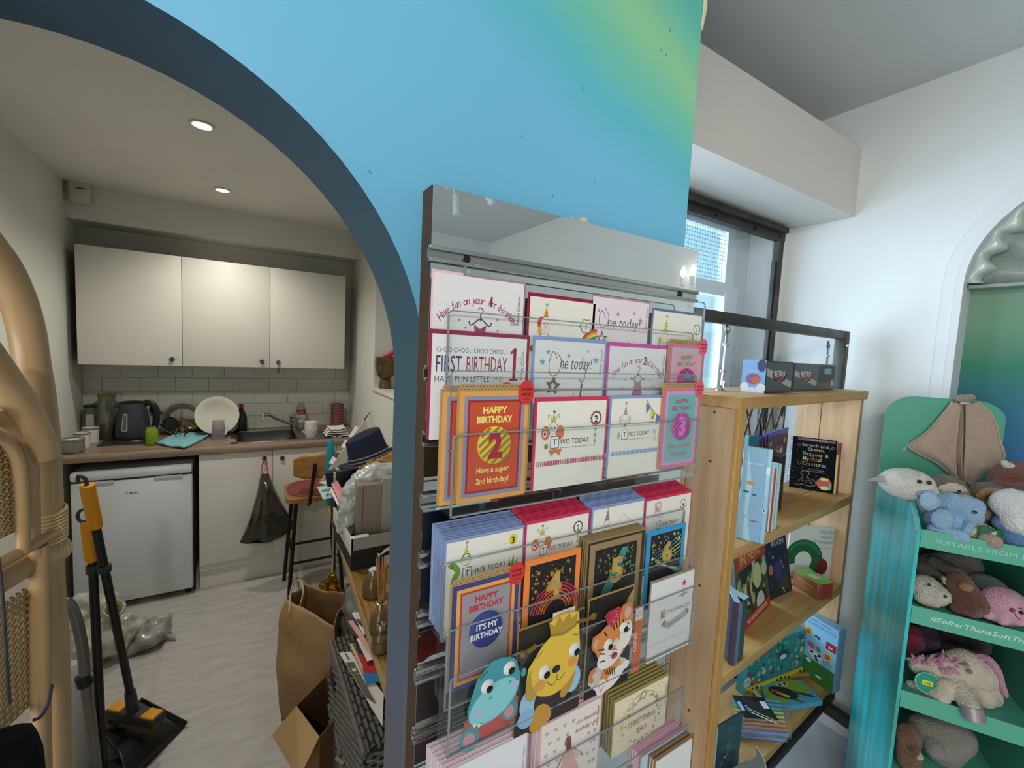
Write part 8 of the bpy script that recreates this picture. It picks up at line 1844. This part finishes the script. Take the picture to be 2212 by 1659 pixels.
bb, ea = sheet_(Lp, Lm, 0.445, 0.43); bb.build('left_fold', bl_m, t, solid=0.004)
bb, _e = sheet_(Lm, Rm, 0.452, 0.455, 6); bb.build('inner_fold', bl_m, t, solid=0.003)
bb, eb = sheet_(Rm, Rp, 0.425, 0.445); bb.build('right_fold', bl_m, t, solid=0.004)
st_ = mat('blanket_stitch', 'b5a184', 0.9)
b = MB()
for ed_ in (ea, smoothpath([up(*q, 0.445) for q in Rp], 4)):
    for i in range(len(ed_)-1):
        for f_ in (0.0, 0.33, 0.66): 
            p = ed_[i].lerp(ed_[i+1], f_)-b0-UW*0.003; b.ball(p, (0.003, 0.003, 0.003), 6)
o = b.build('edge_stitches', st_, t); o['kind'] = 'stuff'
hb = [(up(2080, 862, 0.455)-b0, (0.034, 0.024, 0.016)), (up(2095, 858, 0.44)-b0, (0.016, 0.016, 0.012))]
blob(hb, 0.003, 3, 0.0015, 160).build('animal_head', plush('a08c78'), t); MB().ball(up(2085, 871, 0.43)-b0, (0.03, 0.012, 0.006), 12).build('collar', plush('d3cabb'), t)
MB().ball(up(2083, 851, 0.437)-b0, 0.0028, 8).build('eye', mat('toy_eye', '0c0c0e', 0.1, coat=0.6), t)
# second shelf
s2 = lambda px_: px_*mpp(up(2050, 1290, 0.12))
b0 = up(2010, 1298, 0.05); b0.z = floorz(1)
t = toy('plush_dog', 'cream plush dog pair of paws and head at the left of the second toy shelf', b0, [(up(1998, 1268, 0.07), (s2(30), s2(30), s2(24))), (up(2025, 1285, 0.05), (s2(24), s2(22), s2(20))), (up(1992, 1290, 0.04), up(2020, 1300, 0.03), s2(14), s2(11)), (up(2005, 1290, 0.05), b0+Vector((0, 0, s2(12))), s2(20), s2(13))], 'bfb8a4')
for q in ((1996, 1256), (2030, 1281)): eye(t, up(*q, 0.05)+TOW*s2(22), s2(3), b0)
b0 = up(2030, 1235, 0.30); b0.z = floorz(1)
t = toy('plush_rabbit', 'grey plush rabbits slumped in the shadow at the back of the second shelf', b0, [(up(2010, 1230, 0.28), up(2080, 1222, 0.28), 0.05, 0.05), (up(2040, 1250, 0.30), b0+Vector((0.03, -0.03, 0.055)), 0.06, 0.06), (up(2020, 1215, 0.24), up(2070, 1240, 0.2), 0.02, 0.018)], '7d756c', vox=0.006)
b0 = up(2095, 1318, 0.06); b0.z = floorz(1)
t = toy('plush_reindeer', 'chestnut plush reindeer slumped beside the pink octopus, second shelf', b0, [(up(2072, 1262, 0.08), (s2(24), s2(24), s2(26))), (up(2085, 1285, 0.07), up(2105, 1305, 0.05), s2(27), s2(26)), (up(2070, 1312, 0.05), up(2100, 1318, 0.03), s2(15), s2(15)), (up(2095, 1300, 0.06), b0+Vector((0, 0, s2(16))), s2(24), s2(17))], '5f3214')
extra(t, b0, [(up(2086, 1267, 0.05), (s2(15), s2(12), s2(9)))], '9a6a34', 'ear')
for q0, q1 in (((2044, 1258), (2036, 1246)), ((2062, 1246), (2074, 1240))): MB().tube([up(*q0, 0.08)-b0, up(*q1, 0.08)-b0], [s2(7), s2(3)], 8).build('antler', plush('b9ab94'), t)
b0 = up(2140, 1300, 0.20); b0.z = floorz(1)
t = toy('plush_blue_octopus', 'slate blue round plush octopus behind the chestnut reindeer', b0, [(up(2128, 1268, 0.20), (s2(33), s2(33), s2(27))), (up(2128, 1280, 0.2), b0+Vector((0, 0, 0.03)), s2(26), s2(30))], '66787f')
b0 = up(2175, 1338, 0.05); b0.z = floorz(1)
hc = up(2168, 1308, 0.06)
t = toy('plush_octopus', 'round pink plush octopus with a stitched smile at the front of the second shelf', b0, [(hc, (s2(38), s2(38), s2(36))), (hc+Vector((0, 0, -s2(20))), up(2132, 1328, 0.03), s2(18), s2(9)), (hc+Vector((0, 0, -s2(20))), up(2200, 1340, 0.02), s2(16), s2(11)), (hc+Vector((0, 0, -s2(20))), up(2165, 1340, 0.02), s2(20), s2(10)), (hc, b0+Vector((0, 0, s2(14))), s2(30), s2(15))], 'cf98a6', nz=0.001)
eye(t, up(2178, 1308, 0.06)+TOW*s2(38.5), s2(3.4), b0); MB().ball(up(2160, 1303, 0.06)+TOW*s2(38)-b0, (s2(6), s2(4), s2(4)), 8).build('cheek', mat('stitch_plum', '8a2f5c', 0.8), t)
MB().tube(smoothpath([up(2164, 1310, 0.06)+TOW*s2(38)-b0, up(2172, 1320, 0.06)+TOW*s2(37.6)-b0, up(2186, 1325, 0.06)+TOW*s2(36)-b0, up(2200, 1324, 0.06)+TOW*s2(33)-b0], 5), s2(1.1), 6).build('smile', mat('stitch_plum', '8a2f5c', 0.8), t)
MB().tube(smoothpath([up(2174, 1301, 0.06)+TOW*s2(38)-b0, up(2178, 1299, 0.06)+TOW*s2(38)-b0, up(2182, 1302, 0.06)+TOW*s2(38)-b0], 4), s2(1), 6).build('brow', mat('stitch_plum', '8a2f5c', 0.8), t)
# third shelf: unicorn and dark toys behind
s3 = lambda px_: px_*mpp(up(2050, 1460, 0.12))
b0 = up(2060, 1485, 0.06); b0.z = floorz(2)
t = toy('plush_unicorn', 'cream plush unicorn with a pink mane and tail lying on the third shelf', b0, [(up(2095, 1448, 0.10), (s3(48), s3(42), s3(36)), Matrix.Rotation(-0.9, 3, 'Z')), (up(2020, 1445, 0.08), up(2085, 1440, 0.09), s3(26), s3(34)), (up(1990, 1440, 0.08), (s3(24), s3(22), s3(18))), (up(2060, 1470, 0.06), up(2098, 1530, -0.012), s3(20), s3(16)), (up(2130, 1465, 0.10), up(2142, 1505, 0.09), s3(24), s3(18)), (up(2000, 1490, 0.05), up(2035, 1508, 0.02), s3(13), s3(14)), (up(2035, 1508, 0.02), up(2042, 1480, 0.03), s3(14), s3(14)), (up(1968, 1478, 0.06), up(2000, 1490, 0.05), s3(9), s3(13)), (up(2090, 1465, 0.1), b0+Vector((0.05, -0.05, s3(20))), s3(34), s3(24))], 'cdc0a8', nz=0.0012)
pk = plush('c488a2'); b = MB(); random.seed(5)
for i in range(46):
    f_ = random.random(); c = up(1965+100*f_, 1428+10*f_+random.uniform(-8, 6), 0.07); d = Vector((random.uniform(-0.02, 0.02), random.uniform(-0.02, 0.02), random.uniform(0.0, 0.035)))
    b.tube([c-b0, c+d*0.6+TOW*0.01-b0, c+d+TOW*0.012-b0], [0.006, 0.005, 0.002], 5)
for i in range(12): 
    c = up(2020+3*i, 1440, 0.06); e_ = up(2048+2.5*i, 1448+random.uniform(-4, 12), 0.045); b.tube([c-b0, c.lerp(e_, 0.5)+TOW*0.008-b0, e_-b0], [0.006, 0.006, 0.002], 5)
o = b.build('mane', pk, t); o['kind'] = 'stuff'
b = MB()
for i in range(12):
    o_ = Vector((random.uniform(-1, 1), random.uniform(-1, 1), 0))*0.006; b.tube([p+o_-b0 for p in smoothpath([up(2108, 1422, 0.09), up(2130, 1420, 0.08), up(2150, 1445, 0.075), up(2160, 1480, 0.07), up(2172+random.uniform(-6, 2), 1503, 0.07)], 4)], [0.006]*14+[0.005, 0.003, 0.002], 5)
o = b.build('tail', pk, t); o['kind'] = 'stuff'
MB().tube([up(2098, 1530, -0.012)-b0+Vector((0, 0, s3(6))), up(2104, 1552, -0.018)-b0], [s3(17), s3(18)], 12).build('hoof', mat('hoof_silver', 'a5979c', 0.35, 0.5), t)
MB().tube([up(1972, 1430, 0.07)-b0, up(1954, 1420, 0.05)-b0], [s3(7), s3(2)], 8).build('horn', mat('horn_silver', 'c3c3c3', 0.25, 0.8), t)
for q in ((2068, 1420), (2075, 1434)): MB().ball(up(*q, 0.08)+TOW*s3(33)-b0, (s3(5), s3(5), s3(4)), 10).build('spot', plush('8a7f78'), t)
c = up(2003, 1475, 0.03)
MB().lathe(c-b0, [(0, 0.002), (s3(21), 0.002), (s3(21.5), 0), (s3(21), -0.001), (0, -0.001)], 30, T=TOW.to_track_quat('Z', 'Y').to_matrix().to_4x4(), cap=False).build('swing_tag', mat('tag_teal', '1f8a72', 0.4), t)
p = Print(); p.rect(-9, -5, 9, 5, 'c9cc2a'); p.text('£36', 0, -3, 7, '4a5a2a', 'c', None, 0, 0, 0.02); p.ring(0, 0, 20.5, 1.2, 'a9d0c2'); qx = Vector((0, 0, 1)).cross(TOW).normalized(); p.build('tag_print', t, c-b0+TOW*0.0026, qx, TOW.cross(qx), s3(1))
for i, (q, hx, r_, l) in enumerate((((1973, 1378), 'a02f45', 0.042, 'crimson plush ball toy in the left rear of the third shelf'), ((2005, 1378), '4a3458', 0.04, 'dark violet plush toy next to the crimson one'), ((2055, 1388), '3c1f2c', 0.05, 'maroon plush toy lying in shadow behind the unicorn'), ((2100, 1385), '35263a', 0.045, 'deep purple plush toy behind the unicorn tail'))):
    b0 = up(*q, 0.26); c = b0.copy(); b0.z = floorz(2); toy('plush_creature', l, b0, [(c, (r_, r_, r_)), (c, b0+Vector((0, 0, r_*0.9)), r_*0.9, r_*0.9)], hx, vox=0.006)
# bottom shelf
b0 = up(2010, 1625, 0.16); b0.z = floorz(3)
t = toy('plush_donkey', 'grey plush donkey hanging its ears in the lowest visible shelf', b0, [(up(2000, 1580, 0.16), up(2060, 1590, 0.16), 0.05, 0.055), (up(2010, 1590, 0.14), up(2020, 1618, 0.10), 0.03, 0.025), (up(2040, 1600, 0.16), b0+Vector((0.03, -0.02, 0.05)), 0.06, 0.055)], '8a847a', vox=0.005)
b0 = up(1965, 1630, 0.08); b0.z = floorz(3)
t = toy('plush_squirrel', 'brown plush squirrel beside the grey donkey at the left panel', b0, [(up(1962, 1590, 0.08), (0.032, 0.032, 0.036)), (up(1970, 1610, 0.06), up(1978, 1628, 0.03), 0.016, 0.012), (up(1962, 1600, 0.08), b0+Vector((0, 0, 0.03)), 0.03, 0.032)], '6f4a24')
extra(t, b0, [(up(1984, 1632, 0.03), (0.013, 0.013, 0.011))], 'b5ac9a', 'nose')
# ================================================================== what the mirror sees: track spots and a wall lamp behind the viewer; also one added unseen track
trk = mat('track_white', 'd6d7d6', 0.4)
t = thing('track_light', 'white ceiling track with two tilted spot heads reflected in the mirror', 'spotlight', (1.36, -1.68, ZC))
MB().rbox((1.27, -1.90, ZC-0.03), (1.31, -1.50, ZC), 0.004).build('track', trk, t, True)
for (x, y, z, tx_, ty_) in ((1.32, -1.80, 2.70, 0.0, 0.02), (1.39, -1.56, 2.74, 0.12, 0.06)):
    MB().cyl((1.29, y, ZC-0.03), (x, y, z+0.06), 0.006, n=10).cyl((x, y, z+0.075), (x+tx_*0.6, y+ty_, z-0.07), 0.03, n=22).build('spot_head', trk, t, True)
t = thing('track_light', 'added unseen white ceiling track with two lit spot heads above and behind the viewer', 'spotlight', (-0.4, -1.15, ZC))  # added fixture, not in the mirror, to go with the added spot lamps
MB().rbox((-0.42, -1.5, ZC-0.03), (-0.38, -0.8, ZC), 0.004).build('track', trk, t, True)
for (x, y) in ((-0.50, -1.0), (-0.30, -1.3)):
    MB().cyl((-0.40, y, ZC-0.03), (x, y, 2.76), 0.006, n=10).cyl((x, y, 2.775), (x, y, 2.64), 0.03, n=22).build('spot_head', trk, t, True)
P = Vector((2.30, -0.552, 2.208))
t = thing('candle_sconce', 'two-bulb candle wall lamp with white leaf arms reflected at the right of the mirror', 'wall lamp', (XR, P.y, P.z-0.08))
for dy in (-0.035, 0.03):
    MB().lathe((P.x, P.y+dy, P.z-0.02), [(0, -0.055), (0.013, -0.05), (0.013, 0.0), (0.0, 0.0)], 14, cap=False).build('candle', trk, t, True)
    MB().lathe((P.x, P.y+dy, P.z-0.02), [(0.006, 0), (0.016, 0.02), (0.015, 0.035), (0.006, 0.06), (0.0, 0.068)], 16, cap=False).build('bulb', mat('bulb_glow', 'fff0d8', 0.3, emis=9), t, True)
    MB().tube(smoothpath([(XR-0.005, P.y, P.z-0.16), (P.x+0.02, P.y+dy*0.5, P.z-0.15), (P.x, P.y+dy, P.z-0.08)], 5), 0.006, 8).build('arm', trk, t, True)
MB().rbox((XR-0.008, P.y-0.03, P.z-0.2), (XR, P.y+0.03, P.z-0.1), 0.004).build('wall_plate', trk, t, True)
t = thing('shop_counter', 'brown wooden counter along the right wall behind the viewer, seen in the mirror', 'counter', (2.1, -1.5, 0))
MB().rbox((1.95, -2.1, 0), (XR-0.002, -0.95, 0.86), 0.006).build('cabinet', wood('counter_brown', '6b4a2c', '8a6238', (4, 4, 0.6), 0.5, False), t, True)
MB().rbox((1.92, -2.13, 0.86), (XR-0.002, -0.92, 0.89), 0.004).build('top', mat('counter_top', 'b9b4aa', 0.4), t, True)
t = thing('display_table', 'small white table with thin legs reflected between the card tiers', 'table', (1.35, -0.9, 0))
MB().rbox((1.0, -1.2, 0.72), (1.7, -0.7, 0.74), 0.004).build('top', mat('table_white', 'd9dad9', 0.4), t, True)
for x, y in ((1.03, -1.17), (1.67, -1.17), (1.03, -0.73), (1.67, -0.73)): MB().cyl((x, y, 0), (x, y, 0.72), 0.012, n=10).build('leg', mat('table_white', 'd9dad9', 0.4), t, True)
t = thing('mint_cloth', 'rumpled mint green cloth on the white table reflected in the mirror', 'cloth', (1.2, -0.95, 0.741))
MB().grid(lambda u, v: Vector(((u-0.5)*0.25, (v-0.5)*0.25, 0.02+0.03*abs(noise.noise(Vector((u*5, v*5, 7)))))), 16, 16).build('cloth', mat('cloth_mint', '8fc9b4', 0.8), t, solid=0.004)
t = thing('magenta_boa', 'magenta feather boa heaped on the white table reflected in the mirror', 'boa', (1.5, -0.95, 0.741))
blob([((-0.09, 0, 0.045), (0.09, 0.03, 0.05), 0.045, 0.045), ((0.0, -0.06, 0.04), (0.05, 0.08, 0.05), 0.04, 0.04)], 0.008, 1, 0.02, 45).build('feathers', plush('b0267d'), t)
